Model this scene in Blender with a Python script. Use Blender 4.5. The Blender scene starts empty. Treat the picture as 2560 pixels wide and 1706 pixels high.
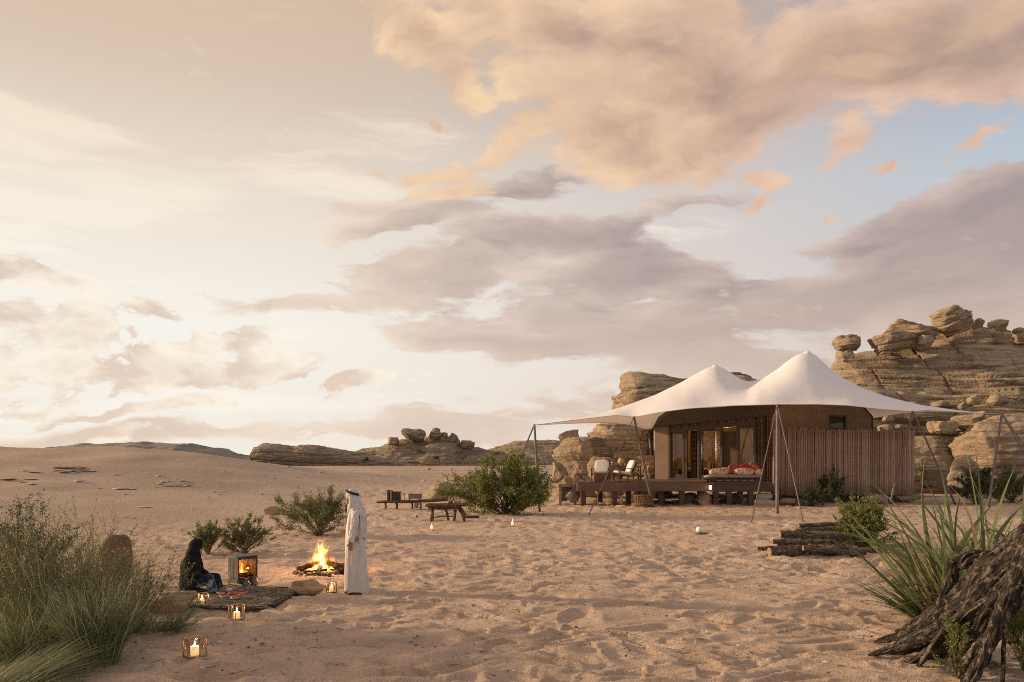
import bpy, math, random
import numpy as np
from mathutils import Vector, Matrix

S = bpy.context.scene
COL = S.collection
rad = math.radians

# ------------------------------------------------------------------ camera
FPX, HCAM, HOR, CX = 1991.0, 2.3, 1150.0, 1280.0      # focal length in photo pixels, eye height, horizon row
cam = bpy.data.objects.new('camera', bpy.data.cameras.new('camera'))
COL.objects.link(cam)
cam.location = (0, 0, HCAM)
cam.rotation_euler = (rad(90), 0, 0)
cam.data.lens = 28.0
cam.data.sensor_width = 36.0
cam.data.sensor_fit = 'HORIZONTAL'
cam.data.shift_y = (HOR - 853.0) / 2560.0
cam.data.clip_start = 0.1
cam.data.clip_end = 6000
S.camera = cam
S.cycles.use_denoising = False      # the fine grain of the sand and stone is worth more than a smooth picture
S.cycles.sample_clamp_indirect = 2.5
S.cycles.use_adaptive_sampling = False
S.cycles.pixel_filter_type = 'BLACKMAN_HARRIS'
S.cycles.filter_width = 1.0
S.cycles.max_bounces = 6
S.cycles.transparent_max_bounces = 16
S.cycles.volume_step_rate = 0.3
S.view_settings.view_transform = 'Standard'
S.view_settings.look = 'None'
S.view_settings.gamma = 1
S.view_settings.use_curve_mapping = False
S.view_settings.exposure = EXPOSURE = 0.0

# ------------------------------------------------------------------ sun and sky
SUN_AZ, SUN_EL = rad(-78), rad(12)
sun_dir = Vector((math.sin(SUN_AZ) * math.cos(SUN_EL), math.cos(SUN_AZ) * math.cos(SUN_EL), math.sin(SUN_EL)))
sl = bpy.data.lights.new('sun', 'SUN')
sl.energy = 5.0
sl.angle = rad(2.5)
sl.color = (1.0, 0.74, 0.47)
so = bpy.data.objects.new('sun', sl)
COL.objects.link(so)
so.rotation_euler = sun_dir.to_track_quat('Z', 'Y').to_euler()
so.location = (-60, 0, 40)

world = bpy.data.worlds.new('World')
S.world = world
world.use_nodes = True


class NT:
    """small helper to write node trees as expressions"""
    def __init__(s, tree):
        s.t = tree
        s.t.nodes.clear()

    def n(s, kind, **kw):
        nd = s.t.nodes.new(kind)
        for k, v in kw.items():
            setattr(nd, k, v)
        return nd

    def put(s, sock, v):
        if v is None:
            return
        if isinstance(v, bpy.types.NodeSocket):
            s.t.links.new(v, sock)
        else:
            if isinstance(v, (tuple, list)) and sock.type == 'RGBA' and len(v) == 3:
                v = (*v, 1)
            sock.default_value = v

    def m(s, op, a, b=None, c=None, clamp=False):
        nd = s.n('ShaderNodeMath', operation=op, use_clamp=clamp)
        for i, v in enumerate((a, b, c)):
            s.put(nd.inputs[i], v)
        return nd.outputs[0]

    def vm(s, op, a, b=None, scale=None):
        nd = s.n('ShaderNodeVectorMath', operation=op)
        s.put(nd.inputs[0], a)
        s.put(nd.inputs[1], b)
        if scale is not None:
            s.put(nd.inputs['Scale'], scale)
        return nd.outputs['Value'] if op in ('LENGTH', 'DOT_PRODUCT') else nd.outputs['Vector']

    def smooth(s, x, a, b, lo=0.0, hi=1.0):
        nd = s.n('ShaderNodeMapRange', interpolation_type='SMOOTHSTEP')
        for i, v in enumerate((x, a, b, lo, hi)):
            s.put(nd.inputs[i], v)
        return nd.outputs[0]

    def lin(s, x, a, b, lo=0.0, hi=1.0):
        nd = s.n('ShaderNodeMapRange')
        for i, v in enumerate((x, a, b, lo, hi)):
            s.put(nd.inputs[i], v)
        return nd.outputs[0]

    def xyz(s, x, y, z=0.0):
        nd = s.n('ShaderNodeCombineXYZ')
        for i, v in enumerate((x, y, z)):
            s.put(nd.inputs[i], v)
        return nd.outputs[0]

    def sep(s, v):
        nd = s.n('ShaderNodeSeparateXYZ')
        s.put(nd.inputs[0], v)
        return nd.outputs

    def mapping(s, v, loc=(0, 0, 0), rot=(0, 0, 0), scale=(1, 1, 1), kind='POINT'):
        nd = s.n('ShaderNodeMapping', vector_type=kind)
        s.put(nd.inputs['Vector'], v)
        nd.inputs['Location'].default_value = loc
        nd.inputs['Rotation'].default_value = rot
        nd.inputs['Scale'].default_value = scale
        return nd.outputs[0]

    def noise(s, v, scale=1.0, detail=4.0, rough=0.5, lac=2.0, dist=0.0, out='Fac'):
        nd = s.n('ShaderNodeTexNoise')
        s.put(nd.inputs['Vector'], v)
        for k, x in (('Scale', scale), ('Detail', detail), ('Roughness', rough), ('Lacunarity', lac), ('Distortion', dist)):
            s.put(nd.inputs[k], x)
        return nd.outputs[out]

    def mix(s, f, a, b, blend='MIX'):
        nd = s.n('ShaderNodeMix', data_type='RGBA', blend_type=blend)
        s.put(nd.inputs[0], f)
        s.put(nd.inputs[6], a)
        s.put(nd.inputs[7], b)
        return nd.outputs[2]

    def ramp(s, f, stops, interp='LINEAR'):
        nd = s.n('ShaderNodeValToRGB')
        cr = nd.color_ramp
        cr.interpolation = interp
        while len(cr.elements) < len(stops):
            cr.elements.new(0.5)
        for e, (p, c) in zip(cr.elements, stops):
            e.position = p
            e.color = (*c, 1) if len(c) == 3 else c
        s.put(nd.inputs[0], f)
        return nd.outputs[0]

    def bump(s, h, strength=0.5, dist=0.02, normal=None):
        nd = s.n('ShaderNodeBump')
        nd.inputs['Strength'].default_value = strength
        nd.inputs['Distance'].default_value = dist
        s.put(nd.inputs['Height'], h)
        if normal is not None:
            s.put(nd.inputs['Normal'], normal)
        return nd.outputs[0]


def srgb(r, g, b):
    f = lambda c: c / 12.92 if c <= 0.04045 else ((c + 0.055) / 1.055) ** 2.4
    return (f(r / 255), f(g / 255), f(b / 255))


def sky_angle(px, py):
    """photo pixel -> azimuth, elevation of that place in the sky"""
    x, y, z = (px - CX) / FPX, 1.0, (HOR - py) / FPX
    return math.atan2(x, y), math.asin(z / math.sqrt(x * x + y * y + z * z))


def build_world():
    N = NT(world.node_tree)
    d = N.vm('NORMALIZE', N.n('ShaderNodeTexCoord').outputs['Generated'])
    x, y, z = N.sep(d)
    az = N.m('ARCTAN2', x, y)
    el = N.m('ARCSINE', z)
    zc = N.m('MAXIMUM', z, 0.0)
    # closeness to the sun's azimuth: 1 towards it, 0 on the far side
    sd = N.vm('DOT_PRODUCT', N.vm('NORMALIZE', N.xyz(x, y, 0.0)), (math.sin(SUN_AZ), math.cos(SUN_AZ), 0))
    near = N.smooth(sd, -0.22, 0.62)
    far = N.smooth(sd, -0.02, -0.40)
    nis = N.n('ShaderNodeTexSky', sky_type='NISHITA', sun_disc=False, sun_elevation=SUN_EL, sun_rotation=SUN_AZ,
              air_density=1.2, dust_density=3.0, ozone_density=1.0)
    nishita = N.vm('SCALE', nis.outputs[0], scale=0.06)
    e = N.lin(el, 0.0, rad(90))
    warm = N.ramp(e, [(0.0, srgb(248, 240, 228)), (0.10, srgb(252, 247, 238)), (0.20, srgb(238, 226, 210)),
                      (0.27, srgb(222, 201, 181)), (0.36, srgb(218, 186, 153)), (1.0, srgb(224, 204, 188))])
    mauve = N.ramp(e, [(0.0, srgb(232, 214, 200)), (0.10, srgb(228, 216, 208)), (0.20, srgb(211, 204, 203)),
                       (0.28, srgb(195, 182, 178)), (0.36, srgb(188, 167, 159)), (1.0, srgb(214, 198, 188))])
    blue = N.ramp(e, [(0.0, srgb(214, 198, 190)), (0.10, srgb(206, 203, 203)), (0.20, srgb(190, 202, 213)),
                      (0.28, srgb(160, 173, 192)), (0.36, srgb(160, 160, 168)), (1.0, srgb(200, 192, 190))])
    clear = N.mix(near, N.mix(far, mauve, blue), warm)
    clear = N.mix(0.04, clear, nishita)

    # ---- clouds: where the masses stand in the sky (azimuth, elevation), broken up by noise
    zp = N.m('ADD', zc, 0.22)
    plane = N.vm('DIVIDE', N.xyz(x, y, 0.0), N.xyz(zp, zp, 1.0))
    ang = N.xyz(az, N.m('MULTIPLY', el, 1.7), 0.0)
    wv = N.vm('SUBTRACT', N.noise(ang, 5.0, 5, 0.55, out='Color'), (0.5, 0.5, 0.5))
    uv = N.vm('ADD', N.xyz(az, el, 0.0), N.vm('SCALE', wv, scale=0.10))

    def masses(blobs):
        acc = None
        for (px, py, rx, ry, rot, w) in blobs:
            a0, e0 = sky_angle(px, py)
            v = N.mapping(uv, (a0, e0, 0), (0, 0, rad(rot)), (rx / FPX, ry / FPX, 1), 'TEXTURE')
            g = N.lin(N.vm('LENGTH', v), 1.25, 0.15, 0.0, w)
            acc = g if acc is None else N.m('SMOOTH_MAX', acc, g, 0.15)
        return acc

    def layer(scale, seed, blobs, stretch, lo, hi, gain, detail=9, rough=0.58, rot=0.0, lightk=5.0, warp=0.12, off=(-0.035, 0.03, 0.0)):
        """-> density, light, raw thickness"""
        p = N.vm('ADD', ang, N.vm('SCALE', wv, scale=warp))
        p = N.mapping(p, (seed, seed * 1.7, seed * 0.3), (0, 0, rad(rot)), stretch)
        n1 = N.noise(p, scale, detail, rough)
        n2 = N.noise(N.vm('ADD', p, off), scale, 4, 0.5)
        n3 = N.noise(p, scale, 4, 0.5)
        M = masses(blobs)
        q = N.m('ADD', M, N.m('MULTIPLY', N.m('SUBTRACT', n1, 0.5), gain))
        dens = N.m('MULTIPLY', N.smooth(q, lo, hi), N.smooth(M, 0.02, 0.3))
        light = N.m('ADD', 0.5, N.m('MULTIPLY', N.m('SUBTRACT', N.m('MULTIPLY', N.m('ADD', n1, n3), 0.5), n2), lightk), clamp=True)
        return dens, light, q

    # thin high veil: streaks of cream on the sun side
    pv = N.mapping(N.vm('ADD', ang, N.vm('SCALE', wv, scale=0.10)), (3.1, 1.2, 0), (0, 0, rad(-14)), (1.0, 5.0, 1))
    vn = N.noise(pv, 3.0, 9, 0.58)
    veilm = masses([(350, 470, 620, 110, 14, 1.0), (100, 530, 420, 80, 12, 1.0), (700, 400, 420, 90, 10, 0.8), (100, 290, 380, 90, 12, 0.7), (60, 610, 220, 40, -4, 0.9), (-700, 500, 900, 300, 8, 0.7), (900, 450, 260, 80, 4, 0.7), (300, 1000, 700, 60, 0, 0.7)])
    veil = N.smooth(N.m('ADD', veilm, N.m('MULTIPLY', N.m('SUBTRACT', vn, 0.5), 2.8)), 0.32, 0.95)
    sky = N.mix(N.m('MULTIPLY', veil, 0.85), clear, N.mix(N.smooth(el, rad(8), rad(24)), srgb(252, 246, 236), srgb(245, 229, 206)))

    lowwarm = N.smooth(el, rad(3), rad(15))
    # grey-mauve bank across the middle and the right
    D, L, Q = layer(5.6, 7.3, [
        (900, 745, 460, 60, 10, 0.8), (1250, 640, 640, 100, 12, 1.0), (1560, 670, 330, 95, 2, 1.05), (1330, 790, 560, 90, 4, 0.95), (1100, 540, 300, 60, 8, 0.75),
        (1330, 870, 560, 70, -4, 0.95), (1900, 770, 520, 130, 6, 1.05), (2300, 680, 480, 150, 16, 1.2), (1750, 660, 200, 40, 10, 0.6),
        (2560, 640, 520, 200, 10, 1.2), (950, 500, 260, 50, 6, 0.6), (1350, 460, 300, 70, 8, 0.75), (1250, 1040, 900, 60, 2, 0.85), (250, 1085, 800, 40, 2, 1.0), (1700, 900, 500, 80, 0, 0.8),
        (2750, 900, 800, 220, 0, 0.9)],
        (1.0, 2.2, 1), 0.36, 0.64, 2.4, rot=-9, lightk=3.6, rough=0.6)
    shade = N.mix(lowwarm, srgb(214, 190, 174), srgb(168, 152, 150))
    shade = N.mix(N.smooth(near, 0.35, 0.95, 0.0, 0.75), shade, srgb(222, 200, 182))
    lit = N.mix(near, srgb(218, 196, 184), srgb(248, 230, 212))
    c = N.mix(N.m('MULTIPLY', L, N.smooth(Q, 1.2, 0.45, 0.25, 1.0)), shade, lit)
    sky = N.mix(N.m('MULTIPLY', D, 0.95), sky, c)

    # small cumulus low on the sun side
    D, L, Q = layer(11.0, 2.9, [
        (60, 690, 200, 70, -14, 0.9), (220, 730, 120, 60, -10, 0.8), (150, 830, 240, 80, -8, 0.95), (400, 800, 110, 50, 0, 0.8), (420, 930, 330, 70, 0, 1.0), (620, 930, 260, 50, 4, 0.9), (350, 1020, 380, 34, 6, 0.85), (620, 860, 130, 70, 0, 0.75), (500, 880, 90, 40, 0, 0.8), (700, 1010, 130, 26, 0, 0.7),
        (-500, 820, 600, 200, 0, 0.7), (900, 965, 200, 40, 0, 0.85), (820, 780, 60, 26, 0, 0.6), (60, 1000, 200, 26, 0, 0.6), (370, 720, 110, 26, 0, 0.5), (300, 1075, 220, 40, 0, 0.9), (760, 1075, 200, 26, 0, 0.7)],
        (1.0, 1.35, 1), 0.42, 0.60, 2.6, detail=8, rough=0.62, lightk=6.0, off=(-0.05, 0.06, 0))
    c = N.mix(N.m('MULTIPLY', L, N.smooth(Q, 1.2, 0.5, 0.45, 1.0)), N.mix(lowwarm, srgb(228, 204, 184), srgb(212, 190, 174)), srgb(254, 244, 226))
    sky = N.mix(N.m('MULTIPLY', D, 0.85), sky, c)

    # the big sunlit bank high on the right
    D, L, Q = layer(7.5, 11.7, [
        (1420, 110, 330, 150, -20, 1.0), (1750, 170, 560, 190, -4, 1.25), (2150, 120, 620, 190, 8, 1.3), (1560, 340, 330, 110, -4, 1.1),
        (1850, 310, 420, 110, 14, 1.1), (2560, 60, 560, 150, 4, 1.2), (1010, 50, 200, 90, -30, 1.0), (1190, 30, 160, 90, -20, 1.0), (1150, 215, 120, 60, -40, 0.9), (1900, 420, 110, 44, -30, 0.85), (1900, 480, 60, 24, 20, 0.75),
        (2130, 360, 90, 46, 24, 0.95), (2440, 360, 110, 44, 28, 0.95), (2215, 415, 44, 18, 20, 0.85), (1085, 300, 90, 22, -12, 0.9), (2050, 535, 60, 14, 14, 0.8), (1280, 350, 260, 70, 12, 0.85), (1000, 430, 300, 60, 4, 0.75), (1080, 480, 260, 44, 6, 0.8),
        (1700, -260, 1300, 260, 0, 0.9)],
        (1.0, 1.25, 1), 0.34, 0.68, 2.4, detail=10, rough=0.62, rot=-10, lightk=3.4)
    thick = N.smooth(Q, 0.65, 1.35)
    edge = N.mix(N.smooth(az, rad(8), rad(24)), N.mix(L, srgb(218, 184, 160), srgb(247, 213, 176)), N.mix(L, srgb(206, 172, 156), srgb(234, 200, 176)))
    c = N.mix(thick, edge, N.mix(L, srgb(164, 141, 130), srgb(212, 177, 150)))
    sky = N.mix(N.m('MULTIPLY', D, 0.95), sky, c)

    # below the horizon only the light bounced back from sand
    sky = N.mix(N.smooth(el, rad(-0.2), rad(-6)), sky, srgb(150, 118, 94))
    bg = N.n('ShaderNodeBackground')
    N.put(bg.inputs['Color'], sky)
    bg.inputs['Strength'].default_value = 1.0
    out = N.n('ShaderNodeOutputWorld')
    N.t.links.new(bg.outputs[0], out.inputs['Surface'])


build_world()
world.cycles.sampling_method = 'MANUAL'
world.cycles.sample_map_resolution = 512

# ------------------------------------------------------------------ noise
def _hash(ix, iy, iz, seed):
    h = (ix * 374761393 + iy * 668265263 + iz * 1440662683 + seed * 974634777) & 0xFFFFFFFF
    h = ((h ^ (h >> 13)) * 1274126177) & 0xFFFFFFFF
    h = h ^ (h >> 16)
    return (h & 0xFFFFFF) / float(0xFFFFFF)


def vnoise(x, y, z=0.0, seed=0):
    x, y, z = np.broadcast_arrays(np.asarray(x, float), np.asarray(y, float), np.asarray(z, float))
    fx, fy, fz = np.floor(x), np.floor(y), np.floor(z)
    ix, iy, iz = fx.astype(np.int64), fy.astype(np.int64), fz.astype(np.int64)
    u, v, w = x - fx, y - fy, z - fz
    u = u * u * u * (u * (u * 6 - 15) + 10)
    v = v * v * v * (v * (v * 6 - 15) + 10)
    w = w * w * w * (w * (w * 6 - 15) + 10)
    r = 0.0
    for dx in (0, 1):
        for dy in (0, 1):
            for dz in (0, 1):
                r = r + _hash(ix + dx, iy + dy, iz + dz, seed) * (u if dx else 1 - u) * (v if dy else 1 - v) * (w if dz else 1 - w)
    return r * 2 - 1


def fbm(x, y, z=0.0, octv=4, seed=0, gain=0.5, lac=2.03):
    a, f, t = 1.0, 1.0, 0.0
    for o in range(octv):
        t = t + a * vnoise(np.asarray(x) * f, np.asarray(y) * f, np.asarray(z) * f, seed + o * 17)
        a *= gain
        f *= lac
    return t


def sstep(a, b, x):
    t = np.clip((x - a) / (b - a), 0, 1)
    return t * t * (3 - 2 * t)


# ------------------------------------------------------------------ terrain
def terrain(x, y):
    """large shape of the sand: flat camp, a dune on the left, a slow rise far out"""
    x = np.asarray(x, float)
    y = np.asarray(y, float)
    rise = 1.15 * sstep(46, 150, y)
    wob = 5.0 * vnoise(x * 0.04, y * 0.05, 3.1, 5)
    dn = 3.0 * sstep(-9, -46, x + wob) ** 0.72 * sstep(17, 70, y + wob * 1.4) ** 0.72 * (1 - 0.96 * sstep(70, 112, y))
    dn = dn + 0.6 * sstep(-50, -120, x) * sstep(30, 70, y) * (1 - sstep(80, 120, y))
    gul = 0.68 * vnoise(x * 0.085 + 0.05 * y, y * 0.07, 1.7, 9) + 0.16 * vnoise(x * 0.3, y * 0.22, 1.7, 19)
    gul = gul + 0.22 * np.sin((x + 0.55 * y) * 0.21 + 1.5 * vnoise(x * 0.05, y * 0.05, 0.4, 77))
    mask = sstep(0.05, 1.2, dn)
    flat = 0.06 * vnoise(x * 0.16, y * 0.13, 8.2, 3) * sstep(6, 16, y)
    far = 0.15 * vnoise(x * 0.05, y * 0.05, 2.2, 23) * sstep(50, 90, y)
    return rise + dn + gul * mask + flat + far


def ground_z(x, y):
    return float(terrain(x, y))


def at(px, py, Y):
    return Vector(((px - CX) * Y / FPX, Y, HCAM + (HOR - py) * Y / FPX))


def gp(px, py):
    """where the sight line of a photo pixel meets the sand"""
    Y = 3.0
    step = 0.25
    while Y < 700:
        p = at(px, py, Y)
        if p.z <= ground_z(p.x, p.y):
            break
        Y += step
        if Y > 60:
            step = 1.0
    lo, hi = Y - step, Y
    for _ in range(20):
        m = (lo + hi) / 2
        p = at(px, py, m)
        if p.z <= ground_z(p.x, p.y):
            hi = m
        else:
            lo = m
    p = at(px, py, hi)
    p.z = ground_z(p.x, p.y)
    return p


# ------------------------------------------------------------------ mesh helpers
def np_mesh(name, V, Q, mat=None, smooth=True):
    """V (n,3) array, Q (m,k) int array of quads or triangles"""
    me = bpy.data.meshes.new(name)
    V = np.ascontiguousarray(V, dtype=np.float32)
    Q = np.ascontiguousarray(Q, dtype=np.int32)
    me.vertices.add(len(V))
    me.vertices.foreach_set('co', V.ravel())
    k = Q.shape[1]
    me.loops.add(Q.size)
    me.loops.foreach_set('vertex_index', Q.ravel())
    me.polygons.add(len(Q))
    me.polygons.foreach_set('loop_start', np.arange(0, Q.size, k, dtype=np.int32))
    me.polygons.foreach_set('use_smooth', np.full(len(Q), smooth))
    me.update(calc_edges=True)
    me.validate()
    if mat:
        me.materials.append(mat)
    return me


def link(name, me, parent=None, loc=None, label=None, cat=None, group=None, kind=None):
    o = bpy.data.objects.new(name, me)
    COL.objects.link(o)
    if parent is not None:
        o.parent = parent
    if loc is not None:
        o.location = loc
    tag(o, label, cat, group, kind)
    return o


def tag(o, label=None, cat=None, group=None, kind=None):
    if label:
        o['label'] = label
    if cat:
        o['category'] = cat
    if group:
        o['group'] = group
    if kind:
        o['kind'] = kind
    return o


def thing(name, label, cat, loc=(0, 0, 0), rotz=0.0, group=None):
    o = bpy.data.objects.new(name, None)
    o.empty_display_size = 0.1
    COL.objects.link(o)
    o.location = loc
    o.rotation_euler = (0, 0, rotz)
    return tag(o, label, cat, group)


def grid_faces(nr, nc, wrap=False):
    r = np.arange(nr - 1)[:, None]
    c = np.arange(nc if wrap else nc - 1)[None, :]
    c2 = (c + 1) % nc
    return np.stack([r * nc + c, r * nc + c2, (r + 1) * nc + c2, (r + 1) * nc + c], -1).reshape(-1, 4)


class MB:
    """collects simple shapes into one mesh"""
    def __init__(s):
        s.v, s.f = [], []

    def add(s, verts, faces):
        b = len(s.v)
        s.v += [tuple(v) for v in verts]
        s.f += [tuple(b + i for i in f) for f in faces]
        return s

    def box(s, c, size, rz=0.0, rx=0.0, ry=0.0, ch=0.0):
        """box with chamfered edges when ch > 0"""
        hx, hy, hz = size[0] / 2, size[1] / 2, size[2] / 2
        M = Matrix.Rotation(rz, 3, 'Z') @ Matrix.Rotation(ry, 3, 'Y') @ Matrix.Rotation(rx, 3, 'X')
        c = Vector(c)
        if ch <= 0:
            vs = [c + M @ Vector((sx * hx, sy * hy, sz * hz)) for sz in (-1, 1) for sx, sy in ((-1, -1), (1, -1), (1, 1), (-1, 1))]
            return s.add(vs, [(3, 2, 1, 0), (4, 5, 6, 7), (0, 1, 5, 4), (1, 2, 6, 5), (2, 3, 7, 6), (3, 0, 4, 7)])
        ring = lambda ax, ay: [(-ax + ch, -ay), (ax - ch, -ay), (ax, -ay + ch), (ax, ay - ch), (ax - ch, ay), (-ax + ch, ay), (-ax, ay - ch), (-ax, -ay + ch)]
        lv = []
        for zz, i in ((-hz, ch), (-hz + ch, 0), (hz - ch, 0), (hz, ch)):
            lv += [c + M @ Vector((px, py, zz)) for px, py in ring(hx - i, hy - i)]
        fs = [tuple(range(7, -1, -1)), tuple(range(24, 32))]
        for k in range(3):
            for i in range(8):
                fs.append((k * 8 + i, k * 8 + (i + 1) % 8, k * 8 + 8 + (i + 1) % 8, k * 8 + 8 + i))
        return s.add(lv, fs)

    def tube(s, pts, r, n=6, cap=True, flat=1.0):
        pts = [Vector(p) for p in pts]
        m = len(pts)
        rs = r if isinstance(r, (list, tuple)) else [r] * m
        up = Vector((0, 0, 1))
        vs = []
        prev = None
        for i, p in enumerate(pts):
            t = (pts[min(i + 1, m - 1)] - pts[max(i - 1, 0)])
            t = t.normalized() if t.length > 1e-9 else Vector((0, 0, 1))
            if prev is None:
                a = up.cross(t)
                if a.length < 0.05:
                    a = Vector((1, 0, 0)).cross(t)
            else:
                a = prev - t * prev.dot(t)
            a.normalize()
            prev = a
            b = t.cross(a)
            for k in range(n):
                w = 2 * math.pi * k / n
                vs.append(p + (a * math.cos(w) + b * math.sin(w) * flat) * rs[i])
        fs = []
        for i in range(m - 1):
            for k in range(n):
                fs.append((i * n + k, i * n + (k + 1) % n, (i + 1) * n + (k + 1) % n, (i + 1) * n + k))
        if cap:
            fs.append(tuple(range(n - 1, -1, -1)))
            fs.append(tuple(range((m - 1) * n, m * n)))
        return s.add(vs, fs)

    def lathe(s, prof, n=16, c=(0, 0, 0), sx=1.0, sy=1.0):
        c = Vector(c)
        vs, fs = [], []
        for (r, z) in prof:
            for k in range(n):
                w = 2 * math.pi * k / n
                vs.append(c + Vector((r * math.cos(w) * sx, r * math.sin(w) * sy, z)))
        for i in range(len(prof) - 1):
            for k in range(n):
                fs.append((i * n + k, i * n + (k + 1) % n, (i + 1) * n + (k + 1) % n, (i + 1) * n + k))
        if prof[0][0] > 1e-6:
            fs.append(tuple(range(n - 1, -1, -1)))
        if prof[-1][0] > 1e-6:
            fs.append(tuple(range((len(prof) - 1) * n, len(prof) * n)))
        return s.add(vs, fs)

    def prism(s, poly, d):
        """polygon (list of 3D points) pushed along vector d"""
        d = Vector(d)
        k = len(poly)
        vs = [Vector(p) for p in poly] + [Vector(p) + d for p in poly]
        fs = [tuple(range(k - 1, -1, -1)), tuple(range(k, 2 * k))] + [(i, (i + 1) % k, k + (i + 1) % k, k + i) for i in range(k)]
        return s.add(vs, fs)

    def pillow(s, c, size, rz=0.0, rx=0.0, ry=0.0, n=10, p=0.55):
        """soft cushion: superellipsoid"""
        M = Matrix.Rotation(rz, 3, 'Z') @ Matrix.Rotation(ry, 3, 'Y') @ Matrix.Rotation(rx, 3, 'X')
        c = Vector(c)
        sg = lambda v, e: math.copysign(abs(v) ** e, v)
        vs, fs = [], []
        n2 = n * 2
        for i in range(n + 1):
            a = -math.pi / 2 + math.pi * i / n
            for k in range(n2):
                w = 2 * math.pi * k / n2
                q = Vector((sg(math.cos(a), p) * sg(math.cos(w), 0.45) * size[0] / 2, sg(math.cos(a), p) * sg(math.sin(w), 0.45) * size[1] / 2, sg(math.sin(a), 0.8) * size[2] / 2))
                vs.append(c + M @ q)
        for i in range(n):
            for k in range(n2):
                fs.append((i * n2 + k, i * n2 + (k + 1) % n2, (i + 1) * n2 + (k + 1) % n2, (i + 1) * n2 + k))
        return s.add(vs, fs)

    def mesh(s, name, mat=None, smooth=False):
        me = bpy.data.meshes.new(name)
        me.from_pydata(s.v, [], s.f)
        me.polygons.foreach_set('use_smooth', [smooth] * len(me.polygons))
        if mat:
            me.materials.append(mat)
        me.update()
        return me

    def build(s, name, mat, parent=None, smooth=False, **kw):
        return link(name, s.mesh(name, mat, smooth), parent, **kw)


# ------------------------------------------------------------------ materials
MATS = {}


def pm(name, c1, c2=None, scale=6.0, rough=0.8, bump=0.3, bdist=0.01, stretch=(1, 1, 1), detail=6, metal=0.0, fine=None, coord='Object', sheen=0.0, sub=0.0, bscale=None, c3=None):
    """two-tone noise material with relief"""
    if name in MATS:
        return MATS[name]
    m = bpy.data.materials.new(name)
    m.use_nodes = True
    N = NT(m.node_tree)
    b = N.n('ShaderNodeBsdfPrincipled')
    o = N.n('ShaderNodeOutputMaterial')
    N.t.links.new(b.outputs[0], o.inputs[0])
    b.inputs['Roughness'].default_value = rough
    b.inputs['Metallic'].default_value = metal
    co = N.n('ShaderNodeTexCoord').outputs[coord]
    v = N.mapping(co, scale=stretch)
    nz = N.noise(v, scale, detail, 0.6)
    c2 = c2 or tuple(x * 0.7 for x in c1)
    col = N.mix(N.smooth(nz, 0.35, 0.66), c1, c2)
    if c3:
        col = N.mix(N.smooth(N.noise(co, scale * 0.37, 4, 0.6), 0.52, 0.66), col, c3)
    N.put(b.inputs['Base Color'], col)
    if bump:
        h = N.noise(v, bscale or scale * 3, 8, 0.65)
        N.put(b.inputs['Normal'], N.bump(h, bump, bdist))
    MATS[name] = m
    return m


def mat_leaf(name, stops, trans=0.3, rough=0.55):
    if name in MATS:
        return MATS[name]
    m = bpy.data.materials.new(name)
    m.use_nodes = True
    N = NT(m.node_tree)
    g = N.n('ShaderNodeNewGeometry')
    col = N.ramp(g.outputs['Random Per Island'], stops)
    b = N.n('ShaderNodeBsdfPrincipled')
    N.put(b.inputs['Base Color'], col)
    b.inputs['Roughness'].default_value = rough
    b.inputs['Specular IOR Level'].default_value = 0.25
    t = N.n('ShaderNodeBsdfTranslucent')
    N.put(t.inputs['Color'], col)
    mx = N.n('ShaderNodeMixShader')
    mx.inputs[0].default_value = trans
    N.t.links.new(b.outputs[0], mx.inputs[1])
    N.t.links.new(t.outputs[0], mx.inputs[2])
    o = N.n('ShaderNodeOutputMaterial')
    N.t.links.new(mx.outputs[0], o.inputs[0])
    MATS[name] = m
    return m


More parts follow.
